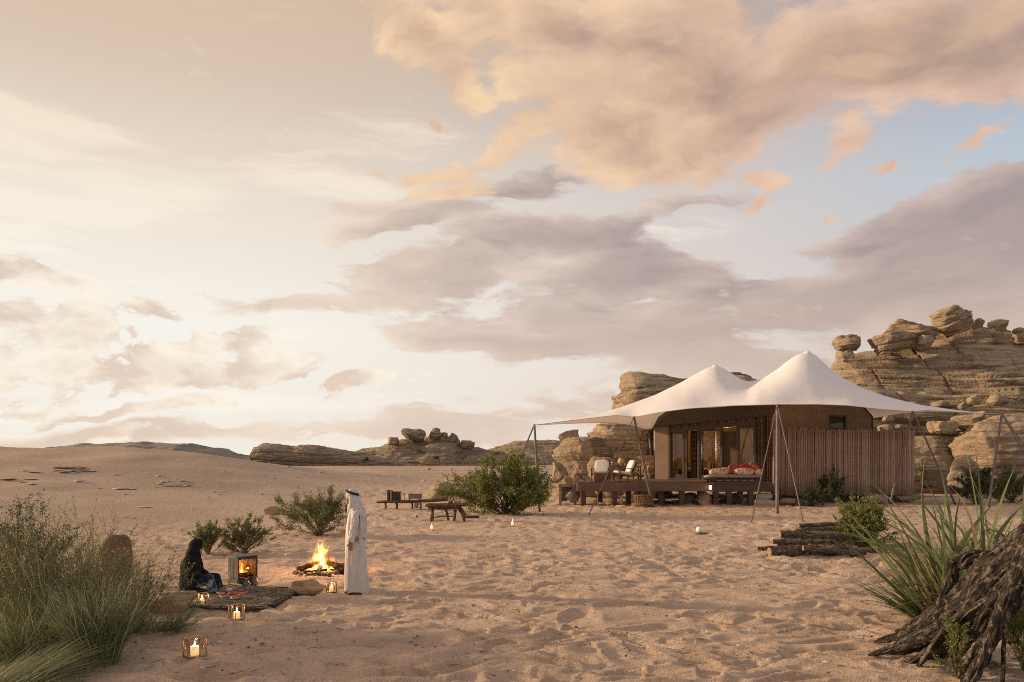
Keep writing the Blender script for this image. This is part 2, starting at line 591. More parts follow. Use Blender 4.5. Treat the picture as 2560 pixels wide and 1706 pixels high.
def mat_rock(name, light, mid, dark, warm, scale=1.0, bump=0.7, pale=None):
    if name in MATS:
        return MATS[name]
    m = bpy.data.materials.new(name)
    m.use_nodes = True
    N = NT(m.node_tree)
    b = N.n('ShaderNodeBsdfPrincipled')
    b.inputs['Roughness'].default_value = 0.92
    b.inputs['Specular IOR Level'].default_value = 0.15
    co = N.n('ShaderNodeTexCoord').outputs['Object']
    wv = N.vm('SCALE', N.vm('SUBTRACT', N.noise(co, 0.35 * scale, 3, 0.5, out='Color'), (0.5, 0.5, 0.5)), scale=1.2 / scale)
    p = N.vm('ADD', co, wv)
    beds = N.noise(N.mapping(p, scale=(0.10, 0.10, 1.5)), 1.1 * scale, 6, 0.62)
    thin = N.noise(N.mapping(p, scale=(0.09, 0.09, 1.25)), 2.2 * scale, 8, 0.74)
    patch = N.noise(co, 0.55 * scale, 6, 0.62)
    col = N.mix(N.smooth(beds, 0.36, 0.64), mid, light)
    col = N.mix(N.smooth(thin, 0.53, 0.60, 0.0, 0.85), col, dark)
    col = N.mix(N.smooth(patch, 0.50, 0.72, 0.0, 0.7), col, warm)
    if pale:
        col = N.mix(N.smooth(N.noise(N.mapping(co, (5, 3, 1)), 0.8 * scale, 7, 0.65), 0.57, 0.68, 0.0, 0.6), col, pale)
    streak = N.noise(N.mapping(co, (2, 9, 4), scale=(1, 1, 0.35)), 0.42 * scale, 7, 0.66)
    col = N.mix(N.smooth(streak, 0.50, 0.62, 0.0, 0.55), col, tuple(0.5 * (p_ + q_) for p_, q_ in zip(mid, dark)))
    spots = N.noise(co, 7 * scale, 5, 0.7)
    col = N.mix(N.smooth(spots, 0.60, 0.75, 0.0, 0.6), col, dark)
    N.put(b.inputs['Base Color'], col)
    h = N.m('ADD', N.m('MULTIPLY', thin, 1.4), N.m('MULTIPLY', N.noise(N.mapping(co, scale=(1, 1, 2.2)), 5 * scale, 9, 0.7), 0.7))
    N.put(b.inputs['Normal'], N.bump(h, bump, 0.45 / scale))
    o = N.n('ShaderNodeOutputMaterial')
    N.t.links.new(b.outputs[0], o.inputs[0])
    MATS[name] = m
    return m


def mat_glass(name, tint=(1, 1, 1), refl=1.0):
    if name in MATS:
        return MATS[name]
    m = bpy.data.materials.new(name)
    m.use_nodes = True
    N = NT(m.node_tree)
    t = N.n('ShaderNodeBsdfTransparent')
    N.put(t.inputs[0], tint)
    g = N.n('ShaderNodeBsdfGlossy')
    g.inputs['Roughness'].default_value = 0.02
    fr = N.n('ShaderNodeFresnel')
    fr.inputs[0].default_value = 1.45
    f = N.m('MULTIPLY', fr.outputs[0], refl, clamp=True)
    mx = N.n('ShaderNodeMixShader')
    N.put(mx.inputs[0], f)
    N.t.links.new(t.outputs[0], mx.inputs[1])
    N.t.links.new(g.outputs[0], mx.inputs[2])
    o = N.n('ShaderNodeOutputMaterial')
    N.t.links.new(mx.outputs[0], o.inputs[0])
    MATS[name] = m
    return m


def mat_emit(name, col, strength):
    if name in MATS:
        return MATS[name]
    m = bpy.data.materials.new(name)
    m.use_nodes = True
    N = NT(m.node_tree)
    e = N.n('ShaderNodeEmission')
    N.put(e.inputs[0], col)
    e.inputs[1].default_value = strength
    o = N.n('ShaderNodeOutputMaterial')
    N.t.links.new(e.outputs[0], o.inputs[0])
    MATS[name] = m
    return m


def mat_stripes(name, ca, cb, period, axis=0, rough=0.9, duty=0.5, cc=None):
    """woven cloth with stripes along one object axis"""
    if name in MATS:
        return MATS[name]
    m = bpy.data.materials.new(name)
    m.use_nodes = True
    N = NT(m.node_tree)
    b = N.n('ShaderNodeBsdfPrincipled')
    b.inputs['Roughness'].default_value = rough
    co = N.n('ShaderNodeTexCoord').outputs['Object']
    s = N.sep(co)[axis]
    f = N.m('FRACT', N.m('DIVIDE', s, period))
    k = N.smooth(f, duty - 0.08, duty + 0.08)
    col = N.mix(k, ca, cb)
    if cc:
        f2 = N.m('FRACT', N.m('DIVIDE', s, period * 3.3))
        col = N.mix(N.smooth(f2, 0.70, 0.74, 0.0, 0.8), col, cc)
    col = N.mix(N.smooth(N.noise(co, 2.0, 5, 0.6), 0.4, 0.7, 0.0, 0.35), col, tuple(x * 0.6 for x in ca))
    N.put(b.inputs['Base Color'], col)
    N.put(b.inputs['Normal'], N.bump(N.noise(co, 60, 3, 0.6), 0.3, 0.004))
    o = N.n('ShaderNodeOutputMaterial')
    N.t.links.new(b.outputs[0], o.inputs[0])
    MATS[name] = m
    return m


def mat_sand():
    m = bpy.data.materials.new('sand')
    m.use_nodes = True
    N = NT(m.node_tree)
    b = N.n('ShaderNodeBsdfPrincipled')
    b.inputs['Roughness'].default_value = 0.95
    b.inputs['Specular IOR Level'].default_value = 0.1
    co = N.n('ShaderNodeTexCoord').outputs['Object']
    big = N.noise(co, 0.12, 5, 0.6)
    med = N.noise(N.mapping(co, scale=(1, 1.4, 1)), 1.1, 7, 0.62)
    fin = N.noise(co, 22, 6, 0.7)
    grit = N.noise(co, 95, 3, 0.7)
    col = N.mix(N.smooth(big, 0.35, 0.68), (0.65, 0.48, 0.365), (0.585, 0.43, 0.32))
    col = N.mix(N.smooth(med, 0.45, 0.65, 0.0, 0.7), col, (0.48, 0.335, 0.235))
    col = N.mix(N.smooth(med, 0.46, 0.28, 0.0, 0.5), col, (0.66, 0.52, 0.415))
    col = N.mix(N.smooth(fin, 0.55, 0.75, 0.0, 0.45), col, (0.37, 0.26, 0.185))
    col = N.mix(N.smooth(grit, 0.66, 0.74, 0.0, 0.5), col, (0.16, 0.10, 0.065))
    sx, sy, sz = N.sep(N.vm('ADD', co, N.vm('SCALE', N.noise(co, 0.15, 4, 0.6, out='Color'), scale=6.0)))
    crust_shade = N.m('MULTIPLY', N.smooth(sx, -3.0, -12.0), N.smooth(sy, 22.0, 34.0))  # slope shade of the dune put into its greyer crust colour
    crust_shade = N.m('MAXIMUM', crust_shade, N.smooth(sy, 52.0, 75.0))
    col = N.mix(N.m('MULTIPLY', crust_shade, 0.85), col, N.mix(N.smooth(big, 0.4, 0.6), (0.46, 0.36, 0.285), (0.39, 0.295, 0.225)))
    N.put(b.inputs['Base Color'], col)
    crumb = N.noise(N.mapping(co, (7, 2, 0), scale=(0.75, 1.5, 1)), 13, 5, 0.62)
    h = N.m('ADD', N.m('MULTIPLY', crumb, 1.5), N.m('ADD', N.m('MULTIPLY', fin, 0.9), N.m('MULTIPLY', grit, 0.3)))
    h2 = N.noise(N.mapping(co, scale=(0.8, 1.6, 1)), 6.0, 6, 0.6)
    nb = N.bump(h2, 0.9, 0.085)
    N.put(b.inputs['Normal'], N.bump(h, 0.8, 0.04, nb))
    o = N.n('ShaderNodeOutputMaterial')
    N.t.links.new(b.outputs[0], o.inputs[0])
    return m

# ------------------------------------------------------------------ ground
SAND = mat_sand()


def build_ground():
    ypx = np.arange(2000.0, 1157.0, -1.35)
    Y = HCAM * FPX / (ypx - HOR)
    Y = np.concatenate([[-60, -30, -12, -4, 0, 2.5, 4.2], Y, [800, 1100, 1700, 2800, 5000]])
    c = np.linspace(-1, 1, 640)
    YY = np.repeat(Y[:, None], len(c), 1)
    XX = c[None, :] * (np.abs(YY) * 0.78 + 4.0)
    Z = terrain(XX, YY)
    amp = sstep(3, 6, YY) * (1 - sstep(60, 140, YY))
    dune = sstep(-7, -15, XX) * sstep(19, 32, YY)
    amp = amp * (1 - 0.90 * dune)
    wx = XX + 0.35 * vnoise(XX * 0.9, YY * 0.9, 4.0, 41)
    wy = YY + 0.35 * vnoise(XX * 0.9, YY * 0.9, 9.0, 43)
    lump = 0.022 * vnoise(wx * 0.95, wy * 2.2, 0, 51) + 0.021 * vnoise(wx * 2.1, wy * 5.0, 0, 52) + 0.016 * vnoise(wx * 4.4, wy * 9.5, 0, 53) + 0.008 * vnoise(wx * 9, wy * 17, 0, 54)
    ridge = 0.030 * (1 - np.abs(vnoise(wx * 1.6, wy * 4.6, 0, 61)) * 2.2)
    # trodden prints: sharp small hollows with a raised rim
    pr = vnoise(wx * 3.2, wy * 4.2, 0, 71)
    pit = -0.032 * sstep(0.38, 0.55, pr) + 0.014 * sstep(0.20, 0.38, pr) * (1 - sstep(0.38, 0.46, pr))
    patchy = 0.55 + 0.45 * vnoise(XX * 0.22, YY * 0.22, 0, 81)
    Z = Z + 1.08 * amp * (lump + ridge + pit) * (0.5 + 0.8 * patchy)
    V = np.stack([XX, YY, Z], -1).reshape(-1, 3)
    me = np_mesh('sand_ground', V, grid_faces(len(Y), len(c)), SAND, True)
    link('sand_ground', me, label='trodden pale orange desert sand rising to a dune', kind='structure')


build_ground()

# ------------------------------------------------------------------ rock
ROCK_WARM = mat_rock('sandstone_warm', (0.52, 0.405, 0.285), (0.41, 0.31, 0.215), (0.13, 0.092, 0.062), (0.46, 0.31, 0.18), 1.0, 0.75, pale=(0.55, 0.47, 0.39))
ROCK_PALE = mat_rock('sandstone_pale', (0.58, 0.455, 0.325), (0.48, 0.365, 0.25), (0.20, 0.145, 0.10), (0.50, 0.34, 0.20), 1.2, 0.7)
ROCK_FAR = mat_rock('sandstone_far', (0.40, 0.31, 0.225), (0.32, 0.245, 0.18), (0.15, 0.115, 0.085), (0.37, 0.25, 0.16), 0.8, 0.8)
ROCK_HILL_HAZED = mat_rock('sandstone_hill_hazed', (0.36, 0.315, 0.285), (0.31, 0.27, 0.245), (0.20, 0.17, 0.155), (0.34, 0.28, 0.235), 0.22, 0.8)  # distance haze put into the colour: paler and greyer stone
ROCK_STONE = mat_rock('field_stone', (0.50, 0.36, 0.23), (0.42, 0.295, 0.185), (0.22, 0.15, 0.09), (0.46, 0.29, 0.15), 5.0, 0.6)
ROCK_GREY = mat_rock('grey_stone', (0.42, 0.34, 0.265), (0.34, 0.27, 0.205), (0.18, 0.135, 0.10), (0.38, 0.28, 0.20), 5.0, 0.6)
ROCK_DARK = mat_rock('brown_stone', (0.24, 0.15, 0.10), (0.17, 0.105, 0.07), (0.08, 0.05, 0.035), (0.33, 0.21, 0.12), 4.0, 0.5)
ROCK_ASH = mat_rock('sooty_stone', (0.20, 0.18, 0.165), (0.11, 0.095, 0.085), (0.035, 0.03, 0.027), (0.26, 0.22, 0.19), 9.0, 0.5)


def strata(x, y, z, seed, thick, tilt):
    zz = (z + tilt * x) / thick + 0.9 * vnoise(x * 0.10 / thick, y * 0.10 / thick, z * 0.05, seed)
    zz = zz + 0.45 * vnoise(zz * 0.8, 0.3, 0.1, seed + 1)
    k = np.floor(zz)
    t = zz - k
    r = _hash(k.astype(np.int64), np.full(k.shape, 3, np.int64), np.full(k.shape, 5, np.int64), seed)
    var = 0.5 + 0.5 * vnoise(x * 0.24 / thick, y * 0.24 / thick, k * 7.7, seed + 2)
    saw = np.clip(t, 0, 1) ** 0.45 * (1 - np.clip(t, 0, 1) ** 10)
    bulge = np.where(r > 0.4, saw, 1 - np.abs(2 * t - 1) ** 5)
    return bulge * (0.35 + 0.65 * var) + r * 0.9 * var - 0.8, k


def rock_disp(P, seed, A, thick, tilt, B, crack):
    x, y, z = P[..., 0], P[..., 1], P[..., 2]
    s1, k = strata(x, y, z, seed, thick, tilt)
    s2, k2 = strata(x, y, z, seed + 5, thick * 0.31, tilt)
    s3, _ = strata(x, y, z, seed + 8, thick * 0.12, tilt)
    d = A * s1 + 0.50 * A * s2 + 0.26 * A * s3 + B * fbm(x * 0.35 / thick, y * 0.35 / thick, z * 0.55 / thick, 5, seed + 9)
    if crack > 0:
        cx = vnoise(x * 0.62 / thick, z * 0.16 / thick, k * 5.3, seed + 30)
        d = d - crack * (1 - sstep(0.0, 0.022, np.abs(cx))) * (_hash(k.astype(np.int64), k.astype(np.int64) * 0 + 1, k.astype(np.int64) * 0 + 2, seed + 31) > 0.55)
    return d


def grid_normals(P):
    du = np.gradient(P, axis=1)
    dv = np.gradient(P, axis=0)
    n = np.cross(du, dv)
    return n / (np.linalg.norm(n, axis=-1, keepdims=True) + 1e-9)


def ridge_rock(outline, Y, thick_y, nu, nv, seed, mat, name, A=0.5, thick=1.4, tilt=0.0, B=0.4, crack=0.0, z0=0.0, p=2.6, q=1.4, wob=0.0, **kw):
    """long outcrop with the crest line of the photograph, standing at distance Y"""
    ox = np.array([(a - CX) * Y / FPX for a, b in outline])
    oz = np.array([HCAM + (HOR - b) * Y / FPX for a, b in outline])
    X = np.linspace(ox[0], ox[-1], nu)
    T = np.interp(X, ox, oz)
    hmax = oz.max() - z0
    ht = np.maximum(T - z0, 0.02)
    half = thick_y * np.clip(ht / hmax, 0.02, 1) ** 0.6
    nb = max(6, nv // 4)
    vf = np.linspace(0, 1, nv)
    vb = np.linspace(1, 0, nb)[1:]
    rows = []
    for v, sgn in [(a, -1) for a in vf] + [(a, 1) for a in vb]:
        off = sgn * half * (1 - v ** p) ** (1 / q)
        rows.append(np.stack([X, Y + off + wob * np.sin(X * 0.35 + seed), z0 - 0.8 + (ht + 0.8) * v], -1))
    P = np.array(rows)
    n = -grid_normals(P)
    if n[nv // 2, nu // 2, 1] > 0:
        n = -n
    D = rock_disp(P, seed, A, thick, tilt, B, crack)
    n[..., 2] *= 0.35
    fade = np.minimum(1, ht / (0.25 * hmax + 0.01))[None, :]
    P = P + n * (D * fade)[..., None]
    c = np.array([X.mean(), Y, z0])
    me = np_mesh(name, P.reshape(-1, 3) - c, grid_faces(P.shape[0], P.shape[1]), mat, True)
    return link(name, me, loc=c, **kw)


def boulder(loc, size, mat, seed, name='boulder', nu=80, nv=50, A=0.10, thick=0.35, tilt=0.0, B=0.055, crack=0.0, rot=0.0, lean=0.0, sq=0.62, sink=0.12, parent=None, roll=0.0, flat=0.42, **kw):
    """a rounded block of layered stone; loc is its base, size is its width, depth, height in metres"""
    th = np.linspace(0, 2 * np.pi, nu, endpoint=False)[None, :]
    ph = np.linspace(-np.pi / 2, np.pi / 2, nv)[:, None]
    sg = lambda v, e: np.sign(v) * np.abs(v) ** e
    x = sg(np.cos(ph), flat) * sg(np.cos(th), sq) * size[0] / 2
    y = sg(np.cos(ph), flat) * sg(np.sin(th), sq) * size[1] / 2
    z = sg(np.sin(ph), 0.75) * size[2] / 2 + 0 * th
    P = np.stack([x, y, z], -1)
    s = float(sum(size)) / 3
    n = P / (np.linalg.norm(P, axis=-1, keepdims=True) + 1e-9)
    # split faces: broken off along a few flat planes
    rg = np.random.default_rng(seed + 5)
    half = np.array([size[0], size[1], size[2]]) / 2
    U = P / half
    for _ in range(11):
        pl = rg.normal(size=3) * np.array([1, 1, 0.7])
        pl /= np.linalg.norm(pl)
        ex = np.maximum(0, (U * pl).sum(-1) - rg.uniform(0.62, 0.95))
        U = U - pl * (ex * 0.92)[..., None]
    P = U * half
    P = P * (1 + 0.09 * fbm(n[..., 0] * 1.3, n[..., 1] * 1.3, n[..., 2] * 1.3, 3, seed + 70))[..., None]
    d = rock_disp(P + seed * 3.1, seed, A * s, thick * s, tilt, B * s, crack * s)
    d[0, :] = d[0, :].mean()
    d[-1, :] = d[-1, :].mean()
    n[..., 2] *= 0.55
    P = P + n * d[..., None]
    P[0, :] = P[0, :].mean(0)
    P[-1, :] = P[-1, :].mean(0)
    R = np.array(Matrix.Rotation(rot, 3, 'Z') @ Matrix.Rotation(lean, 3, 'Y') @ Matrix.Rotation(roll, 3, 'X'))
    P = P @ R.T
    P[..., 2] += -P[..., 2].min() - sink * size[2]
    me = np_mesh(name, P.reshape(-1, 3), grid_faces(nv, nu, True), mat, True)
    return link(name, me, parent, loc, **kw)


def bpx(px0, px1, ytop, ybot, Y, mat, seed, depth=1.0, **kw):
    """boulder that fills a pixel box when it stands at distance Y"""
    k = Y / FPX
    w, h = (px1 - px0) * k, (ybot - ytop) * k
    sink = kw.pop('sink', 0.10)
    base = at((px0 + px1) / 2, ybot, Y)
    return boulder((base.x, base.y, base.z), (w, w * depth, h / (1 - sink)), mat, seed, sink=sink, **kw)


def build_rocks():
    # far hills
    ridge_rock([(-260, 1150), (-160, 1118), (-40, 1112), (40, 1120), (75, 1126), (140, 1117), (220, 1110), (300, 1106), (370, 1103), (430, 1110), (480, 1109), (540, 1120), (590, 1134), (640, 1140), (720, 1138), (800, 1150), (900, 1152), (1000, 1158)],
               430, 40, 420, 60, 3, ROCK_HILL_HAZED, 'hill', A=2.0, thick=4.5, tilt=0.02, B=1.6, z0=0.6, kind='structure', label='low haze grey layered hill beyond the dune')
    # middle distance outcrops
    ridge_rock([(612, 1172), (625, 1163), (638, 1148), (646, 1112), (668, 1106), (700, 1108), (740, 1114), (770, 1110), (800, 1112), (815, 1118), (860, 1122), (900, 1130), (950, 1142), (1000, 1152), (1060, 1166)],
               150, 7, 300, 90, 12, ROCK_FAR, 'rock_outcrop', A=0.9, thick=1.1, tilt=0.06, B=0.35, crack=0.3, z0=0.9, p=4, q=1.3,
               label='low ledge of layered sandstone with an overhanging left nose behind the dune', cat='rock')
    ridge_rock([(850, 1168), (880, 1130), (905, 1122), (945, 1115), (975, 1104), (1000, 1097), (1060, 1097), (1075, 1092), (1120, 1092), (1145, 1098), (1160, 1112), (1190, 1116), (1215, 1124), (1250, 1128), (1290, 1140), (1330, 1170)],
               160, 11, 300, 90, 21, ROCK_FAR, 'rock_outcrop', A=0.8, thick=1.0, tilt=-0.01, B=0.45, crack=0.2, z0=0.8, p=1.3, q=1.2,
               label='broad terraced sandstone mound carrying the dome and stacked boulders', cat='rock')
    ridge_rock([(1180, 1168), (1220, 1122), (1260, 1112), (1290, 1102), (1320, 1098), (1380, 1099), (1440, 1106), (1520, 1112), (1620, 1130), (1700, 1170)],
               185, 12, 260, 70, 33, ROCK_FAR, 'rock_outcrop', A=0.8, thick=1.0, tilt=0.0, B=0.4, z0=0.8, p=1.5, q=1.2,
               label='long terraced sandstone ridge behind the tent poles and the large bush', cat='rock')
    bpx(1003, 1062, 1072, 1102, 157, ROCK_FAR, 4, thick=0.22, label='wide domed boulder on top of the distant sandstone mound', cat='rock')
    bpx(1073, 1108, 1082, 1098, 157, ROCK_FAR, 5, thick=0.3, label='squat block under the small stacked boulder on the distant mound', cat='rock')
    bpx(1076, 1102, 1069, 1086, 157, ROCK_FAR, 6, thick=0.3, label='upper boulder of the little stack on the distant mound', cat='rock')
    bpx(1103, 1121, 1082, 1096, 157, ROCK_FAR, 7, thick=0.3, label='small round boulder tucked beside the stacked boulders on the mound', cat='rock')
    bpx(1122, 1146, 1084, 1104, 157, ROCK_FAR, 8, thick=0.3, label='mushroom shaped boulder beyond the stack on the distant mound', cat='rock')
    bpx(1153, 1192, 1100, 1118, 157, ROCK_FAR, 9, thick=0.25, label='low separate boulder at the shoulder of the distant mound', cat='rock')
    bpx(968, 1000, 1094, 1112, 156, ROCK_FAR, 10, thick=0.25, label='flat capped boulder on the slope below the wide dome', cat='rock')
    # behind the tent
    ridge_rock([(1490, 1180), (1510, 1060), (1522, 1030), (1545, 1000), (1556, 965), (1560, 942), (1572, 931), (1600, 929), (1650, 934), (1700, 941), (1745, 940), (1775, 934), (1800, 934), (1840, 934), (1865, 944), (1890, 958), (1930, 985), (1990, 1050), (2040, 1180)],
               64, 6, 280, 150, 44, ROCK_WARM, 'rock_outcrop', A=1.0, thick=1.6, tilt=-0.03, B=0.28, crack=0.35, z0=0.3, p=5, q=1.3,
               label='tall flat topped sandstone head rising behind the white canopy', cat='rock')
    ridge_rock([(1985, 1200), (2020, 1015), (2050, 935), (2078, 913), (2100, 897), (2130, 887), (2170, 879), (2230, 868), (2280, 853), (2320, 837), (2345, 823), (2390, 814), (2440, 812), (2500, 815), (2545, 825), (2560, 847), (2640, 853), (2760, 857), (2900, 900), (3050, 995), (3150, 1200)],
               66, 12, 420, 240, 57, ROCK_WARM, 'rock_outcrop', A=1.35, thick=1.9, tilt=0.05, B=0.28, crack=0.5, z0=0.2, p=1.7, q=1.25,
               label='massive layered sandstone cliff towering over the reed fence', cat='rock')
    Yb = 63
    bpx(2082, 2160, 840, 877, Yb, ROCK_WARM, 21, thick=0.22, A=0.12, crack=0.08, label='flat table boulder perched on a short neck at the left brow of the cliff', cat='rock')
    bpx(2092, 2140, 870, 904, Yb, ROCK_WARM, 22, thick=0.3, label='short neck of stone under the perched table boulder', cat='rock')
    bpx(2166, 2275, 830, 884, Yb - 1, ROCK_WARM, 23, thick=0.2, A=0.12, lean=rad(-8), label='long lower slab jutting out beneath the arched slab on the cliff', cat='rock')
    bpx(2210, 2336, 804, 862, Yb, ROCK_WARM, 24, thick=0.2, A=0.12, crack=0.08, lean=rad(4), label='broad arched slab lying over the jutting slab on the cliff', cat='rock')
    bpx(2294, 2336, 838, 866, Yb - 2.5, ROCK_WARM, 28, thick=0.3, label='small blocky boulder resting on the cliff ledge below the arched slab', cat='rock')
    bpx(2336, 2420, 772, 836, Yb, ROCK_WARM, 25, thick=0.3, A=0.12, lean=rad(-26), label='large tilted boulder crowning the highest point of the cliff', cat='rock')
    bpx(2430, 2459, 797, 820, Yb, ROCK_WARM, 26, thick=0.3, label='smallest round boulder on the cliff top between two larger ones', cat='rock')
    bpx(2474, 2521, 796, 828, Yb, ROCK_WARM, 27, thick=0.28, label='flat faced boulder at the right shoulder of the cliff top', cat='rock')
    bpx(2536, 2600, 820, 862, Yb, ROCK_WARM, 29, thick=0.3, label='orange boulder on the cliff top beyond the flat faced boulder', cat='rock')
    # foot of the cliff
    bpx(2368, 2700, 1045, 1165, 53, ROCK_WARM, 31, depth=0.5, thick=0.25, A=0.05, B=0.06, nu=160, nv=90, label='huge smooth boulder at the foot of the cliff', cat='rock')
    bpx(2380, 2470, 1028, 1085, 55, ROCK_WARM, 36, thick=0.3, label='upright orange block leaning behind the huge smooth boulder', cat='rock')
    bpx(2336, 2388, 1048, 1082, 54, ROCK_WARM, 32, thick=0.3, label='squat boulder resting against the huge smooth boulder', cat='rock')
    bpx(2318, 2352, 1050, 1082, 55, ROCK_WARM, 33, thick=0.35, label='narrow boulder wedged on the rubble slope beside the reed fence', cat='rock')
    bpx(2300, 2370, 1150, 1215, 50, ROCK_WARM, 34, thick=0.35, label='grey brown boulder at the sand edge past the reed fence corner', cat='rock')
    bpx(2372, 2460, 1140, 1215, 51, ROCK_GREY, 35, thick=0.35, label='pale angular boulder at the sand edge under the huge smooth boulder', cat='rock')
    bpx(2180, 2440, 1100, 1240, 55, ROCK_WARM, 37, depth=0.4, thick=0.2, A=0.08, nu=150, nv=90, label='long layered ledge behind the reed fence end', cat='rock')
    bpx(2440, 2700, 1130, 1240, 52, ROCK_WARM, 38, depth=0.4, thick=0.2, A=0.08, nu=120, nv=80, label='dark undercut ledge below the huge smooth boulder', cat='rock')
    for i, (a, b, c, d) in enumerate([(2190, 2232, 1062, 1080), (2236, 2262, 1058, 1072), (2250, 2300, 1070, 1096), (2300, 2330, 1090, 1112), (2205, 2240, 1038, 1052), (2262, 2290, 1040, 1054), (2420, 2450, 985, 1006), (2470, 2520, 990, 1010), (2330, 2372, 1000, 1018), (2266, 2296, 1004, 1018), (2390, 2420, 1005, 1022), (2500, 2530, 1030, 1050)]):
        bpx(a, b, c, d, 56 + (i % 3), ROCK_WARM, 120 + i, thick=0.35, nu=28, nv=18, label='loose block lying on the rubble slope at the foot of the cliff', cat='rock', group='loose blocks on the rubble slope', sink=0.2)
    # left of the tent
    K = dict(cat='rock')
    bpx(1386, 1545, 1103, 1245, 50, ROCK_PALE, 41, depth=0.75, thick=0.17, A=0.07, B=0.06, crack=0.05, nu=220, nv=130, sq=0.9, label='bulging pale sandstone lump left of the deck with a small hollow', **K)
    bpx(1455, 1700, 1064, 1250, 52, ROCK_PALE, 42, depth=0.7, thick=0.14, A=0.07, B=0.06, crack=0.05, nu=260, nv=150, sq=0.9, label='great rounded sandstone mass behind the deck chairs', **K)
    bpx(1480, 1590, 1065, 1120, 54, ROCK_PALE, 43, depth=0.8, thick=0.25, nu=110, nv=60, label='ragged upper block on the sandstone mass under the canopy edge', **K)
    bpx(1393, 1456, 1074, 1104, 52, ROCK_PALE, 44, depth=0.8, thick=0.3, nu=90, nv=50, label='dark sided loaf boulder perched at the left of the sandstone lumps', **K)
    bpx(1470, 1560, 1128, 1235, 47.5, ROCK_PALE, 45, depth=0.7, thick=0.16, A=0.09, nu=130, nv=80, label='lower stepped sandstone lobe close behind the left deck edge', **K)
    bpx(1560, 1660, 1140, 1240, 48.5, ROCK_PALE, 46, depth=0.7, thick=0.16, A=0.09, nu=130, nv=80, label='weathered sandstone lobe behind the dining table on the deck', **K)
    bpx(1372, 1420, 1158, 1205, 46, ROCK_PALE, 47, thick=0.3, label='rough boulder beside the large bush and the deck', **K)
    bpx(1384, 1432, 1192, 1248, 41.5, ROCK_PALE, 48, thick=0.3, A=0.14, crack=0.1, label='jagged rubble heap at the left end of the deck', **K)
    bpx(1412, 1450, 1222, 1254, 40.8, ROCK_GREY, 49, thick=0.35, label='small split stone on the sand under the left deck corner', **K)
    bpx(1064, 1146, 1196, 1252, 47, ROCK_WARM, 50, depth=0.9, thick=0.6, A=0.05, B=0.10, nu=110, nv=66, sq=1.0, flat=0.85, label='rounded lichen dark boulder behind the rough wooden bench', **K)


build_rocks()


PALE_SLAB = mat_rock('pale_slab', (0.62, 0.52, 0.43), (0.52, 0.43, 0.35), (0.30, 0.24, 0.19), (0.52, 0.40, 0.30), 4.0, 0.5)


def slab(px, py, w, h, seed, mat=None, label='flat pale stone slab half buried in the dune slope', group='flat stones on the dune', flatness=0.22, name='stone'):
    """a flat stone on the sand, w and h in photo pixels"""
    p = gp(px, py)
    k = p.y / FPX
    return boulder((p.x, p.y, p.z), (w * k, w * k * 0.9, max(h * k * 0.6, 0.04)), mat or PALE_SLAB, seed, name=name, nu=20, nv=12, A=0.08, thick=0.3, B=0.16, rot=seed * 1.3, sink=0.25, sq=1.0, label=label, cat='stone', group=group)


